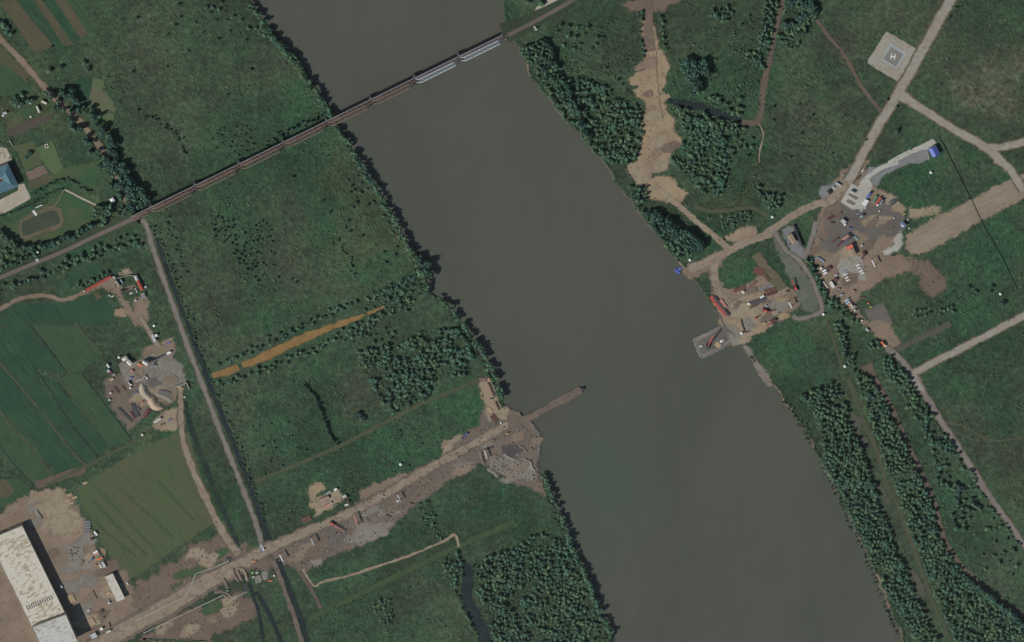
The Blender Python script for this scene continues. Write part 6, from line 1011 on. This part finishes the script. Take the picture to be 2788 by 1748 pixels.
truck('o', (440, 910, 620, 790), WHITE, PINK, 'box', 'pink box truck parked north of the work road'); container('o', (300, 740, 560, 640), paint('dusty_tan', C(150, 134, 118), .8), 'dusty tan container behind the pink box truck', wd=4); boxes('o', (740, 430, 80, 60, 30), WHITE, 'bright white hut at the meadow edge', 'hut', 'hut', 2.6); boxes('o', (980, 620, 110, 70, 30), PALEG, 'grey white generator housing north of the work road', 'generator', 'generator', 2.6); truck('o', (890, 690, 1090, 640), MAROON, RUSTD, 'flat', 'dark rusty flatbed behind the generator'); excavator('o', 1090, 760, -50, RUSTD, 'rusty brown excavator south of the generator'); boxes('o', (1040, 850, 100, 50, 20), OFFW, 'cream crate pile beside the rusty excavator', 'crate_pile', 'crates', 1.2); car('o', (700, 890, 790, 830), GREYP, 'grey pickup east of the pink box truck'); boxes('o', (540, 520, 160, 60, 35), GREYP, 'grey flat pile of mats near the meadow edge', 'mat_pile', 'mats', .6)
girders('p', (300, 920, 460, 990), 2, 2.4, RUSTD, 'dark rusty beam pair at the southern edge of the work strip', 1.0); tank('p', 632, 545, 1.5, 2.4, OFFW, 'cream tank beside the grey white gantry'); boxes('p', (1000, 620, 90, 45, -15), RUSTD, 'dark rusty crate beside the willow edge', h=1.2)
BEIGE = earth('pad_surface', C(150, 134, 114), C(142, 126, 108), fine=(.94, 1.06)); sheet('assembly_pad', pts('q', '470,290 640,280 720,420 800,640 880,860 990,1080 860,1150 740,980 600,700 500,420'), .2, BEIGE, .3)
girders('q', (690, 320, 860, 700), 1, 2.2, RUSTD, 'long brown beam along the upper edge of the assembly pad', 1.4, 'steel_beam', 'beam'); girders('q', (880, 840, 990, 1080), 1, 2.2, RUSTD, 'shorter brown beam at the lower end of the assembly pad', 1.4, 'steel_beam', 'beam'); container('q', (700, 200, 745, 300), PINK, 'pink container at the head of the assembly pad'); boxes('q', (560, 240, 170, 110, 0), paint('brown_tarp', C(112, 96, 90), .9), 'brown tarpaulin covered stack at the head of the pad', 'covered_stack', 'stack', .9); excavator('q', 770, 780, 30, GREYP, 'grey blue excavator working on the assembly pad', .8); girders('q', (690, 1010, 800, 1140), 3, 4.6, WOOD, 'yellowish plank stack beside the assembly pad', .8, 'plank_stack', 'planks'); girders('q', (760, 1250, 920, 1460), 3, 4, RUSTD, 'brown girders on the bank below the pad', .9); girders('q', (820, 1180, 950, 1380), 2, 2.6, RUSTD, 'short brown girder pair beneath the pad', .9); car('q', (1030, 1390, 1050, 1450), WHITE, 'white van parked at the root of the causeway'); mound('q', '1570,1180 1590,1220', 2, 1.4, STEEL, 'dark stone heap at the foot of the causeway', 'stone_heap', 'heap'); tank('v22', 636, 618, 2.6, 1.6, DARKR, 'dark round caisson at the tip of the causeway', 'caisson', 'caisson')
truck('r', (-20, 440, 130, 300), BLUEP, paint('blue_dark', C(78, 90, 120), .6), 'dump', 'dark blue dump truck at the meadow edge'); excavator('r', 1210, 300, 20, YEL, 'small yellow excavator on the headland', .7); mound('r', '500,830 520,960 570,1130', 3, 1.8, DIRTD, 'dark earth berm west of the settling pond', 'earth_berm', 'berm'); mound('r', '1160,880 1300,960 1420,1010', 2.6, 1.6, GRAV, 'pale gravel berm on the south rim of the settling pond', 'gravel_berm', 'berm'); mound('r', '1560,640 1680,710 1730,800', 2.4, 1.0, DIRTD, 'low berm on the east rim of the settling pond', 'earth_berm', 'berm'); mound('r', '1680,1000 1770,1050 1860,1080 1900,1230 1960,1300', 2.2, 1.6, GRAV, 'winding rubble ridge above the east shore', 'rubble_ridge', 'ridge'); mound('r', '1060,1250 1150,1220', 3, 1.6, DIRTD, 'dark spoil heap in the pale rubble field', 'spoil_heap', 'heap'); mound('r', '720,1300 860,1370 940,1460', 3, 1.2, GRAV, 'rubble ridge on the meadow side', 'rubble_ridge', 'ridge'); mound('r', '660,730 760,690 820,670', 1.6, 1.0, DARKR, 'thin dark berm north of the pale gantry', 'earth_berm', 'berm')
tank('v12', 1342, 1322, 1.8, 3, WHITE, 'lone white tank in the pasture north of the work road'); girders('v12', (1232, 1298, 1250, 1352), 1, 2, DARKR, 'dark trough west of the lone white tank', .8, 'trough', 'trough')
# ---------------------------------------------------------------- bridge head on the east bank
for k, (x, y) in enumerate(((720, 530), (555, 738), (592, 800))): shed('t', '%d,%d %d,%d %d,%d %d,%d' % (x - 28, y + 8, x, y - 26, x + 30, y + 6, x + 2, y + 34), 5, WHITE, ('white watch hut nearest the railway at the east bridge head', 'white watch hut in the middle of the east bridge head lawn', 'white watch hut furthest from the railway on the lawn')[k], name='watch_hut', cat='hut', flat=True, wins=1)
wall('t', '780,490 960,390', 1.5, .5, RUSTD, 'dark fence stub beside the eastern track', name='fence_panel', cat='fence'); boxes('t', (235, 745, 90, 40, 40), PALEG, 'pale grey block at the east bridge abutment', 'block', 'block', 1.6); boxes('t', (1130, 330, 90, 90, 30), RUSTD, 'brown signal hut beside the eastern track', 'signal_hut', 'hut', 2.4); boxes('t', (470, 500, 60, 30, 40), PINK, 'pink pallet beside the bridge end', 'pallet', 'pallet', .8)
# ---------------------------------------------------------------- border post, plaza and vehicle park
shed('a', '735,985 990,845 1212,1165 885,1362', 4.5, paint('royal_blue_sheet', C(92, 108, 178), .5, .3, .06), 'blue gable roofed building at the end of the concrete lane', name='blue_roofed_building', cat='building', rise=2.6, wins=4)
car('b', (1065, 480, 1130, 410), WHITE, 'bright white car near the grey gravel apron', 'cars by the border post'); car('b', (920, 690, 985, 650), MAROON, 'dark car, western one of the pair north of the plaza', 'cars by the border post'); car('b', (970, 640, 1035, 590), MAROON, 'dark car, eastern one of the pair north of the plaza', 'cars by the border post'); car('b', (270, 885, 335, 945), WHITE, 'white car on the small gravel lot', 'cars by the border post'); container('b', (365, 785, 500, 868), PALEG, 'grey white container at the corner of the small lot'); shed('b', '110,1010 160,970 240,1080 190,1120', 3, DARKR, 'dark roofed shelter on the small gravel lot', name='shelter', cat='shelter', rise=.3, wins=1); boxes('b', (560, 560, 60, 40, 20), GREYP, 'grey crate at the road edge north of the junction', h=1.4)
shed('b', '735,1030 790,995 890,1055 835,1095', 4, PALEG, 'white canopy over the weighing lane on the plaza', name='canopy', cat='canopy', rise=.3, wins=1); truck('b', (1310, 1050, 1200, 1205), BLUEP, BLUEP, 'box', 'blue truck parked along the east side of the plaza'); [container('b', (1090 + k * 22, 1345 - k * 32, 1190 + k * 22, 1395 - k * 32), WHITE, ('first white container from the south beside the plaza', 'second white container from the south beside the plaza', 'third white container from the south beside the plaza', 'fourth white container from the south beside the plaza')[k], 'white containers beside the plaza') for k in range(4)]; container('b', (1375, 1325, 1480, 1140), GREEN, 'long green container east of the plaza'); truck('b', (1590, 1180, 1440, 1375), RED, RED, 'box', 'long red truck beside the green container'); boxes('b', (1500, 1392, 50, 40, -45), WHITE, 'white cab unit at the tail of the red truck', 'cab_unit', 'cab', 2.4); trailer('b', (1560, 1370, 1640, 1240), GREYP, 'grey trailer on the east side of the red truck'); mound('b', '1850,1370 1920,1310 1980,1280', 4, 2, STEEL, 'dark tarpaulin covered heap at the meadow edge', 'covered_heap', 'heap')
car('c', (1030, 50, 1090, 10), WHITE, 'white van below the white containers'); car('c', (930, 140, 1000, 90), paint('pale_lilac', C(150, 154, 180), .5), 'pale blue car south of the white van'); truck('c', (1100, 160, 1020, 225), TEAL, TEAL, 'box', 'mint coloured truck in the vehicle park'); shed('c', '475,325 560,258 655,345 575,415', 3.5, PALEG, 'grey square roofed cabin among dark steel', name='cabin', cat='cabin', flat=True, wins=1); boxes('c', (602, 418, 55, 50, 40), WHITE, 'bright white tank box beside the grey cabin', 'white_box', 'box', 2); car('c', (740, 500, 800, 520), BRIGHTB, 'bright blue pickup south of the grey cabin'); shed('c', '2110,410 2195,340 2300,430 2200,500', 4, paint('blue_sheet_roof', C(104, 124, 176), .5), 'blue roofed plant room at the east side of the yard', name='plant_room', cat='building', rise=.6, wins=1); boxes('c', (2185, 450, 70, 50, 30), OFFW, 'cream tarpaulin bundle in front of the blue roof', 'bundle', 'bundle', 4.6); excavator('c', 2225, 130, 40, YEL, 'yellow loader at the north east of the yard', .8, 'loader')
for (x, y, l) in ((1950, 240, 'white drum in the open dark yard'), (2330, 285, 'white drum beside the blue roofed plant room'), (2368, 520, 'white drum at the tip of the bare strip'), (1550, 50, 'white drum near the mint truck'), (1480, 260, 'pinkish drum in the middle of the dark yard')): tank('c', x, y, .9, 1.4, WHITE if 'white' in l else PINK, l, 'drum', 'drum')
for (e, n, wd, m_, l, h_) in (((150, 270, 300, 190), 3, 4, MAROON, 'maroon frames at the west of the vehicle park', 1.2), ((210, 360, 320, 370), 2, 2.4, MAROON, 'short maroon frames below the first ones', 1.0), ((380, 230, 520, 80), 3, 4, RUSTD, 'brown steel frames below the plaza', 1.0), ((270, 910, 420, 790), 2, 2.6, MAROON, 'dark red rig section in the middle yard', 1.8), ((400, 1010, 540, 880), 2, 3, MAROON, 'second dark red rig section', 1.8), ((480, 960, 740, 800), 3, 3, paint('slate_blue', C(86, 88, 104), .6), 'slate blue lattice sections in the middle yard', 1.2), ((540, 830, 710, 720), 3, 3, PINK, 'pinkish girders above the slate blue sections', 1.0), ((860, 740, 970, 840), 3, 3, TEAL, 'pale blue pipes beside the yard track', .9), ((700, 660, 820, 770), 2, 3.4, DARKR, 'dark covered frames beside the pale blue pipes', 1.6)): girders('c', e, n, wd, m_, l, h_, 'steel_frame_stack', 'steel stack')
shed('c', '640,1030 800,945 842,1040 682,1122', 5, paint('orange_red_roof', C(206, 108, 88), .6, .2, .08), 'orange red roofed canopy in the middle of the yard', name='canopy', cat='canopy', rise=.4, wins=1); shed('c', '684,1126 844,1046 906,1228 760,1318', 5, paint('tan_roof', C(150, 134, 114), .8, .1, .1), 'tan roofed hall joined to the orange red canopy', name='hall', cat='hall', rise=.4, wins=2); shed('c', '1070,1190 1150,1160 1185,1270 1110,1295', 3, MAROON, 'maroon roofed hut east of the tan hall', name='hut', cat='hut', rise=.4, wins=1); boxes('c', (1070, 990, 50, 50, 20), PALEG, 'pale box between yard track and canopy', h=1.6); boxes('c', (1080, 1340, 50, 40, 30), MAROON, 'small dark red box south of the maroon hut', h=1.2); shed('v31', '190,690 230,672 280,745 240,782', 4, paint('tan_roof', C(150, 134, 114), .8, .1, .1), 'tan roofed office on the grey gravel pad', name='office', cat='office', rise=.5, wins=2)
gantry('d', (1945, 85, 2035, 265), 'white portal gantry south east of the tan hall'); gantry('e', (2085, 1225, 2165, 1385), 'white portal gantry in the riverside storage yard')
for k, (e, m_, l) in enumerate((((590, 385, 695, 340), WHITE, 'white box trailer, northern of two on the west yard edge'), ((620, 450, 715, 410), WHITE, 'white box trailer, southern of two on the west yard edge'))): trailer('d', e, m_, l, 'white trailers on the west yard edge')
boxes('d', (558, 310, 55, 55, 20), WHITE, 'bright white cab unit by the box trailers', 'cab_unit', 'cab', 2.4); boxes('d', (645, 480, 40, 50, 20), PINK, 'pinkish crate by the box trailers', h=1.4); girders('d', (330, 75, 500, 5), 2, 2.4, paint('sky_blue_steel', C(128, 158, 178), .5), 'sky blue lattice boom section pointing north east', 1.4, 'boom_section', 'boom section'); girders('d', (470, 5, 645, 135), 2, 2.4, MATS['sky_blue_steel'], 'sky blue lattice boom section pointing south east', 1.4, 'boom_section', 'boom section'); girders('d', (380, 140, 540, 60), 3, 4, paint('terracotta', C(150, 112, 92), .8), 'terracotta pallet row beside the sky blue booms', .9, 'pallet_row', 'pallets'); boxes('d', (785, 300, 90, 110, 25), MAROON, 'maroon machine with dark cover near the west edge', 'machine', 'machine', 2)
shed('d', '765,690 850,655 945,815 860,855', 3, OFFW, 'white roofed site office beside the tan west edge', name='site_office', cat='office', flat=True, wins=4); girders('d', (615, 660, 745, 850), 2, 1.8, OFFW, 'long white pipes along the west yard edge', .9, 'pipe_stack', 'pipes'); boxes('d', (960, 620, 110, 90, 60), MAROON, 'dark red compressor beside the site office', 'compressor', 'compressor', 2.2); boxes('d', (965, 500, 70, 50, 20), PALEG, 'grey white crate by the concrete slab corner', h=1.6)
for k, (e, l) in enumerate((((1515, 245, 1615, 190), 'northmost white ramp beam on the concrete slab'), ((1560, 312, 1650, 268), 'second white ramp beam on the concrete slab'), ((1610, 405, 1695, 352), 'third white ramp beam on the concrete slab'), ((1640, 465, 1730, 420), 'fourth white ramp beam on the east side of the slab'), ((1165, 500, 1270, 450), 'white ramp beam beside the grey mat heap'), ((1220, 595, 1305, 540), 'upper white ramp beam at the south west of the slab'), ((1255, 655, 1350, 608), 'lower white ramp beam at the south west of the slab'))): girders('d', e, 1, 1.7, WHITE, l, 1.7, 'ramp_beam', 'ramp beam', 'white ramp beams on the slab')
mound('d', '1170,410 1240,390', 3, 1.2, GREYP, 'grey mat heap on the concrete slab', 'mat_heap', 'heap'); boxes('d', (1040, 880, 70, 40, 10), GREYP, 'small grey container on the tan ground', 'container_box', 'container', 2); boxes('d', (1115, 1035, 65, 45, 20), paint('pale_lilac', C(150, 154, 180), .5), 'pale blue cabin on the grey ground', 'cabin', 'cabin', 2.2)
container('d', (1205, 1210, 1310, 1150), paint('ice_blue', C(166, 184, 200), .5), 'ice blue container, northern of two at the south yard', 'ice blue containers'); container('d', (1240, 1280, 1345, 1215), MATS['ice_blue'], 'ice blue container, southern of two at the south yard', 'ice blue containers'); container('d', (1290, 1320, 1390, 1265), paint('salmon', C(196, 142, 120), .6), 'salmon container below the ice blue ones'); truck('d', (1330, 1370, 1410, 1310), OFFW, OFFW, 'dump', 'cream dump truck below the salmon container'); truck('d', (1395, 1385, 1480, 1340), OFFW, OFFW, 'box', 'cream box truck at the end of the south row'); excavator('d', 1450, 920, -60, ORANGE, 'small orange excavator by the green hollow', .7); boxes('d', (1850, 1265, 45, 40, 20), ORANGE, 'orange crate at the scrub edge', h=1.4); boxes('d', (1910, 1365, 40, 40, 20), YEL, 'yellow crate at the scrub edge', h=1.4); girders('d', (1600, 1140, 1760, 1100), 3, 3, RUSTD, 'rusty bar pile at the scrub edge', .8)
truck('u', (1200, 905, 1320, 1035), WHITE, ORANGE, 'box', 'orange truck with a white cab at the southern yard end'); container('u', (780, 550, 845, 622), PALEG, 'grey white container under the yard trees'); tank('u', 668, 328, 1.1, 2, WHITE, 'white drum among the yard trees', 'drum', 'drum'); tank('u', 480, 50, 1.5, 2.6, PALEG, 'pale tank at the corner of the southern yard')
for (v, x, y, l) in (('v31', 1535, 103, 'white domed marker on the lawn below the concrete lane'), ('v31', 2185, 1240, 'white domed marker near the thin southern fence'), ('v31', 530, 1430, 'white domed marker at the boundary track corner'), ('v31', 52, 520, 'white domed marker north of the landing road'), ('v32', 730, 405, 'white domed marker at the head of the plantations'), ('v21', 1645, 922, 'white domed marker above the landing'), ('f', 1400, 780, 'bright white domed marker at the root of the gravel platform')):
    c = V(v, x, y, 2.6); t = obj_at('boundary_marker', c, 0, l, 'marker', 'white domed markers'); MB().cyl((0, 0, 0), (0, 0, 2), 1.9, 14).build('marker_base', OFFW, t); MB().cyl((0, 0, 2), (0, 0, 2.9), 1.9, 14, .5).build('dome', WHITE, t)
# ---------------------------------------------------------------- riverside storage yard, platform
girders('e', (1130, 340, 1400, 440), 7, 11, paint('red_brown_sheet', C(116, 84, 74), .85, .1, .15), 'broad red brown sheet pile stack on the lawn edge', .8, 'sheet_pile_stack', 'sheet piles'); girders('e', (1430, 500, 1530, 650), 4, 5, RUSTD, 'dark brown curved tube segments by the yard track', 1.2, 'tube_segments', 'tubes')
for (e, n, wd, m_, l) in (((570, 940, 900, 820), 4, 5, paint('red_brown_sheet', C(116, 84, 74), .85), 'rusty girders along the lawn side of the storage yard'), ((1020, 820, 1200, 670), 3, 4, RUSTD, 'rusty girders bending round the lawn corner'), ((940, 950, 1220, 880), 6, 9, paint('grey_brown', C(122, 106, 96), .9), 'grey brown grid of frames in the storage yard'), ((1410, 940, 1720, 870), 3, 5, RUSTD, 'upper dark brown pile stack in the storage yard'), ((1470, 1040, 1750, 950), 3, 5, MAROON, 'lower dark brown pile stack in the storage yard'), ((1050, 1290, 1450, 1120), 5, 8, paint('slate', C(84, 82, 84), .8), 'broad slate coloured pile stack in the storage yard'), ((1030, 1400, 1260, 1300), 2, 3, RUSTD, 'brown beams below the slate pile stack'), ((1330, 1280, 1560, 1210), 2, 2, paint('grey_brown', C(122, 106, 96), .9), 'long thin pipes east of the slate stack')): girders('e', e, n, wd, m_, l, .9)
tank('e', 840, 960, 2, 2.6, OFFW, 'round cream tank beside the grey brown frames'); container('e', (1305, 1115, 1405, 1055), WHITE, 'bright white container between the pile stacks'); boxes('e', (985, 1278, 60, 50, 10), WHITE, 'bright white box west of the slate stack', 'white_box', 'box', 2); boxes('e', (715, 1250, 70, 35, 25), RUSTD, 'small dark skip on the tan ground', 'skip', 'skip', 1.2); boomcrane('e', (2265, 850, 2170, 620), 4, RED, RED, 'red crane lying beside the green strip', True, 1.4); boxes('e', (2310, 900, 50, 50, 30), WHITE, 'white box at the foot of the red crane', 'white_box', 'box', 1.6); car('e', (2010, 930, 2090, 940), MAROON, 'dark red car near the red crane'); boxes('e', (1460, 1335, 45, 40, 20), PALEG, 'small pale crate south of the pile stacks', h=1.2); excavator('e', 1440, 1470, 60, RED, 'red excavator at the south of the storage yard', .8); boxes('e', (1400, 1385, 45, 40, 20), RUSTD, 'small brown crate south of the pile stacks', h=1.2)
girders('v21', (1838, 1260, 1985, 1440), 3, 6, RED, 'long red girders along the river edge', 1.4); girders('v21', (1870, 1265, 2008, 1445), 2, 4, STEEL, 'long dark girders beside the red ones', 1.8); girders('v21', (1928, 1290, 1978, 1365), 2, 5, PINK, 'short faded red girders inland of the long ones', 1.2)
wall('f', '1372,410 1420,590 1490,765 1600,745', 1.4, .8, RUSTD, 'low dark strip added for the shadow of the grey concrete slab edge', name='slab_edge_shade'); excavator('f', 1790, 370, 40, RED, 'red excavator beside the grey concrete slab', .9); boomcrane('f', (2260, 450, 2090, 570), 3.5, RED, MAROON, 'red crane with lowered boom at the south yard edge', True, 1.4); boxes('f', (2030, 510, 50, 60, 20), WOOD, 'tan crate by the south yard edge', h=1.4); boomcrane('f', (2060, 170, 2220, 215), 3, RED, RED, 'small red rig in the south storage yard', True, 1.2); wall('f', '2080,195 2330,140', 1.6, .6, RUSTD, 'brown sheet fence in the south storage yard', name='sheet_fence', cat='fence')  # first piece: low dark upright added to stand for the slab edge's shadow
boomcrane('f', (480, 1130, 625, 840), 11, RED, STEEL, 'dark crawler crane with red boom on the gravel platform', True, 1.5); boxes('f', (280, 1130, 90, 50, 20), PALEG, 'pale crate at the outer end of the platform', h=1.2); girders('f', (700, 1140, 800, 1060), 4, 8, WOOD, 'square tan plank deck on the platform', .6, 'plank_deck', 'planks'); boxes('f', (840, 1000, 60, 60, 40), WHITE, 'white winch housing on the platform', 'winch', 'winch', 1.6); boxes('f', (900, 960, 70, 60, 30), GREYP, 'grey crate beside the winch housing', h=1.2);
def boat(v, e, m, label, name='rowing_boat', wd=1.8, h=.9):
    c, L, rz = axis(v, *e, h); t = empty(name, (c.x, c.y, PZ if 'platform' in label else -1.05), rz, label, 'boat'); n = 9; vs, fs = [], []
    for i in range(n):
        u = -1 + 2 * i / (n - 1); k = max(0.05, 1 - abs(u) ** 2.4) if u > 0 else max(.5, 1 - abs(u) ** 4 * .5); w_ = wd / 2 * k; x = L / 2 * u; b0 = .12 * abs(u) ** 2
        vs += [(x, -w_, h + b0), (x, -w_ * .6, .1 + b0 * 2), (x, 0, b0 * 2), (x, w_ * .6, .1 + b0 * 2), (x, w_, h + b0), (x, w_ * .8, h + b0), (x, 0, .25 + b0 * 2), (x, -w_ * .8, h + b0)]
        if i: a = 8 * i; fs += [(a - 8 + j, a - 8 + (j + 1) % 8, a + (j + 1) % 8, a + j) for j in range(8)]
    fs += [tuple(range(7, -1, -1)), tuple(range(8 * n - 8, 8 * n))]; me = bpy.data.meshes.new('hull'); me.from_pydata(vs, [], fs); me.update(); link('hull', me, m, t)
    for x in (-L * .2, L * .15): MB().box((x, 0, h * .75), (.3, wd * .8, .08)).build('thwart', WOOD, t)
    return t
boat('f', (1010, 762, 1098, 788), TEAL, 'small teal boat laid on the gravel platform')
def pontoon():
    c = V('v21', 1535, 1018, .3); t = empty('floating_pontoon', (c.x, c.y, -1.1), 0, 'bright blue T shaped pontoon floating off the landing', 'pontoon'); a, b = V('v21', 1505, 1010, -.2) - c, V('v21', 1545, 1045, -.2) - c; s_, e_ = V('v21', 1525, 1025, -.2) - c, V('v21', 1560, 992, -.2) - c
    for p, q, nm in ((a, b, 'deck'), (s_, e_, 'gangway')):
        p.z = q.z = .6; MB().beam(p, q, 3.2 if nm == 'deck' else 2.4, .9).build(nm, BRIGHTB, t)
    for p in (a, b, e_): MB().cyl((p.x, p.y, .9), (p.x, p.y, 2), .18, 8).build('bollard', STEEL, t)
pontoon()
# thin dark boundary fences
FENCE = paint('fence_mesh', C(92, 90, 86), .8, .2)
def fence(v, s, label, h=1.1):
    L = pts(v, s); t = empty('boundary_fence', (L[0].x, L[0].y, 0), 0, label, 'fence'); o = t.location.copy(); pm, fm = MB(), MB()
    for a, b in zip(L, L[1:]):
        n = max(1, int((b - a).length / 4))
        for k in range(n): p, q = a.lerp(b, k / n) - o, a.lerp(b, (k + 1) / n) - o; pm.box((p.x, p.y, h / 2), (.22, .22, h)); fm.beam(Vector((p.x, p.y, h * .5)), Vector((q.x, q.y, h * .5)), .06, h * .92)
    fm.build('mesh_panel', FENCE, t); pm.build('post', STEEL, t); return t
fence('v30', '1600,1265 1680,1400 1730,1512', 'thin dark fence running down from the blue roofed building'); fence('v31', '1730,-10 1830,200 1905,340 1980,500 2030,600 2110,740 2200,900 2280,1060 2345,1195', 'long dark fence crossing the bare strip'); fence('v32', '200,730 400,630 620,545 780,465 900,400 1110,310', 'thin dark fence between green field and plantation'); fence('v31', '1560,1540 1800,1430 2060,1320 2345,1195', 'thin fence meeting the long dark one at its south end')
wall('v31', '250,600 330,790', 3.2, 1.6, DARKR, 'tall dark screen wall on the grey gravel pad', name='screen_wall')
# stones round the platform and along the headland shore
def rocks(name, line, n, w_, label, z):
    g = random.Random(len(line)); mb = MB(); tot = [(b - a).length for a, b in zip(line, line[1:])]; sm_ = sum(tot)
    for _ in range(n):
        u = g.uniform(0, sm_); k = 0
        while k < len(tot) - 1 and u > tot[k]: u -= tot[k]; k += 1
        p = line[k].lerp(line[k + 1], min(u / max(tot[k], .01), 1)); r_ = g.uniform(.35, .95); x, y = p.x + g.gauss(0, w_), p.y + g.gauss(0, w_); mb.box((x, y, z + r_ * .2), (r_ * 2 * g.uniform(.7, 1.2), r_ * 1.6, r_ * 1.2), g.uniform(0, 3), g.uniform(.4, .8), g.uniform(.4, .8))
    return tag(mb.build(name, earth('riprap_stone', C(134, 132, 130), C(120, 118, 116), fine=(.85, 1.15))), label, 'stones', kind='stuff')
rocks('riprap', plat[2::-1] + plat[:-5:-1], 900, .7, 'pale stones heaped round the gravel platform', PZ - .1); rocks('shore_stones', pts('r', '1850,0 1960,180 2060,290 2090,450 2100,560 2080,700 2060,900'), 350, 1.2, 'stones along the headland shore', -.4)

# broken ground on the work sites: lumps of soil, stones and scrap
def lumps(name, v, s, n, rng, h, mat, label):
    poly = pxy(v, s); xs, ys = [p[0] for p in poly], [p[1] for p in poly]; g = random.Random(n); mb = MB(); k = 0
    while k < n:
        p = (g.uniform(min(xs), max(xs)), g.uniform(min(ys), max(ys)))
        if not inside(p, poly): continue
        k += 1; c = G(p[0], p[1]); r_ = g.uniform(*rng) * g.uniform(.6, 1); a0 = g.uniform(0, 6.28); hh = h * r_ * g.uniform(.5, 1.2); el = g.uniform(.5, 1); ring = [(c.x + r_ * g.uniform(.8, 1.2) * math.cos(a0 + 6.28 * i / 7) , c.y + r_ * el * g.uniform(.8, 1.2) * math.sin(a0 + 6.28 * i / 7), .1) for i in range(7)]; top = [(c.x + (x - c.x) * .4, c.y + (y - c.y) * .4, BZ + hh * g.uniform(.8, 1.1)) for x, y, z in ring]
        mb.add(ring + top, [(i, (i + 1) % 7, 7 + (i + 1) % 7, 7 + i) for i in range(7)] + [tuple(range(7, 14))])
    return tag(mb.build(name, mat), label, 'rubble', kind='stuff')
WSTRIP = '1180,965 1225,982 1266,1035 1270,1070 1262,1100 1285,1165 1200,1135 1130,1085 1060,1130 960,1200 930,1240 830,1290 740,1330 650,1330 640,1300 720,1260 830,1195 920,1140 1050,1080 1130,1000'
lumps('rubble', 'F', WSTRIP, 420, (.6, 2.6), .45, DIRTD, 'lumps of dark soil and stones along the work strip'); lumps('rubble', 'F', WSTRIP, 220, (.5, 2.0), .4, GRAV, 'pale rubble lumps along the work strip'); lumps('rubble', 'r', '680,1010 1140,880 1420,1020 1640,1060 1800,1110 1900,1290 1960,1508 1300,1508 760,1260', 160, (.6, 2.6), .28, GRAV, 'broken concrete lumps south of the settling pond')
lumps('spoil_lumps', 'F', '-15,1225 130,1152 215,1255 265,1355 320,1395 310,1450 230,1500 150,1400 90,1260', 150, (.4, 1.6), .5, DIRT, 'lumps of soil on the construction yard'); lumps('spoil_lumps', 'F', '400,1330 520,1260 620,1300 600,1340 470,1370 340,1430 310,1420', 170, (.6, 2.4), .4, DIRTD, 'lumps of soil on the ground north of the wide road'); lumps('spoil_lumps', 'F', '330,1505 420,1450 560,1400 600,1420 500,1500 400,1530', 130, (.6, 2.4), .4, DIRTD, 'lumps of soil on the ground south of the wide road')
lumps('sand_lumps', 'v20', '1205,190 1290,200 1330,420 1420,540 1420,770 1440,1060 1510,1130 1550,1370 1440,1520 1150,1520 1230,1100 1110,840 1230,650', 150, (.6, 2.2), .35, SAND, 'lumps and ridges of sand in the clearing'); lumps('yard_scraps', 'v31', '560,480 900,430 1290,520 1140,850 1160,1060 880,1300 560,1230 440,880', 220, (.3, 1.2), .7, RUSTD, 'small scrap and timber lying about the vehicle park'); lumps('yard_scraps', 'e', '300,900 1150,700 1900,850 2380,900 2412,1300 1500,1508 300,1508 150,1100', 150, (.3, 1.2), .7, RUSTD, 'small scrap and timber in the storage yard'); lumps('yard_scraps', 'v02', '1000,520 1340,420 1700,420 1650,700 1560,760 1300,900 1100,860', 170, (.3, 1.3), .7, GRAVD, 'small scrap and stones in the batching plant'); lumps('dirt_lumps', 'v31', '1300,920 1530,960 1660,1080 1560,1250 1420,1060', 70, (.6, 2.2), .5, DIRTB, 'lumps of brown soil on the bare patch')
# thin summer haze between the ground and the high viewpoint
hz = MB().box((0, 0, 456.5), (12600, 12600, 927)).build('haze', None); hz['kind'] = 'stuff'
hm_ = bpy.data.materials.new('haze_air'); hm_.use_nodes = True; hn = hm_.node_tree; hn.nodes.remove(hn.nodes['Principled BSDF']); pv = hn.nodes.new('ShaderNodeVolumePrincipled')
pv.inputs['Density'].default_value = 2.2e-5; pv.inputs['Color'].default_value = (.8, .9, 1, 1); pv.inputs['Anisotropy'].default_value = 0; hn.links.new(pv.outputs[0], hn.nodes['Material Output'].inputs['Volume']); hz.data.materials.append(hm_)
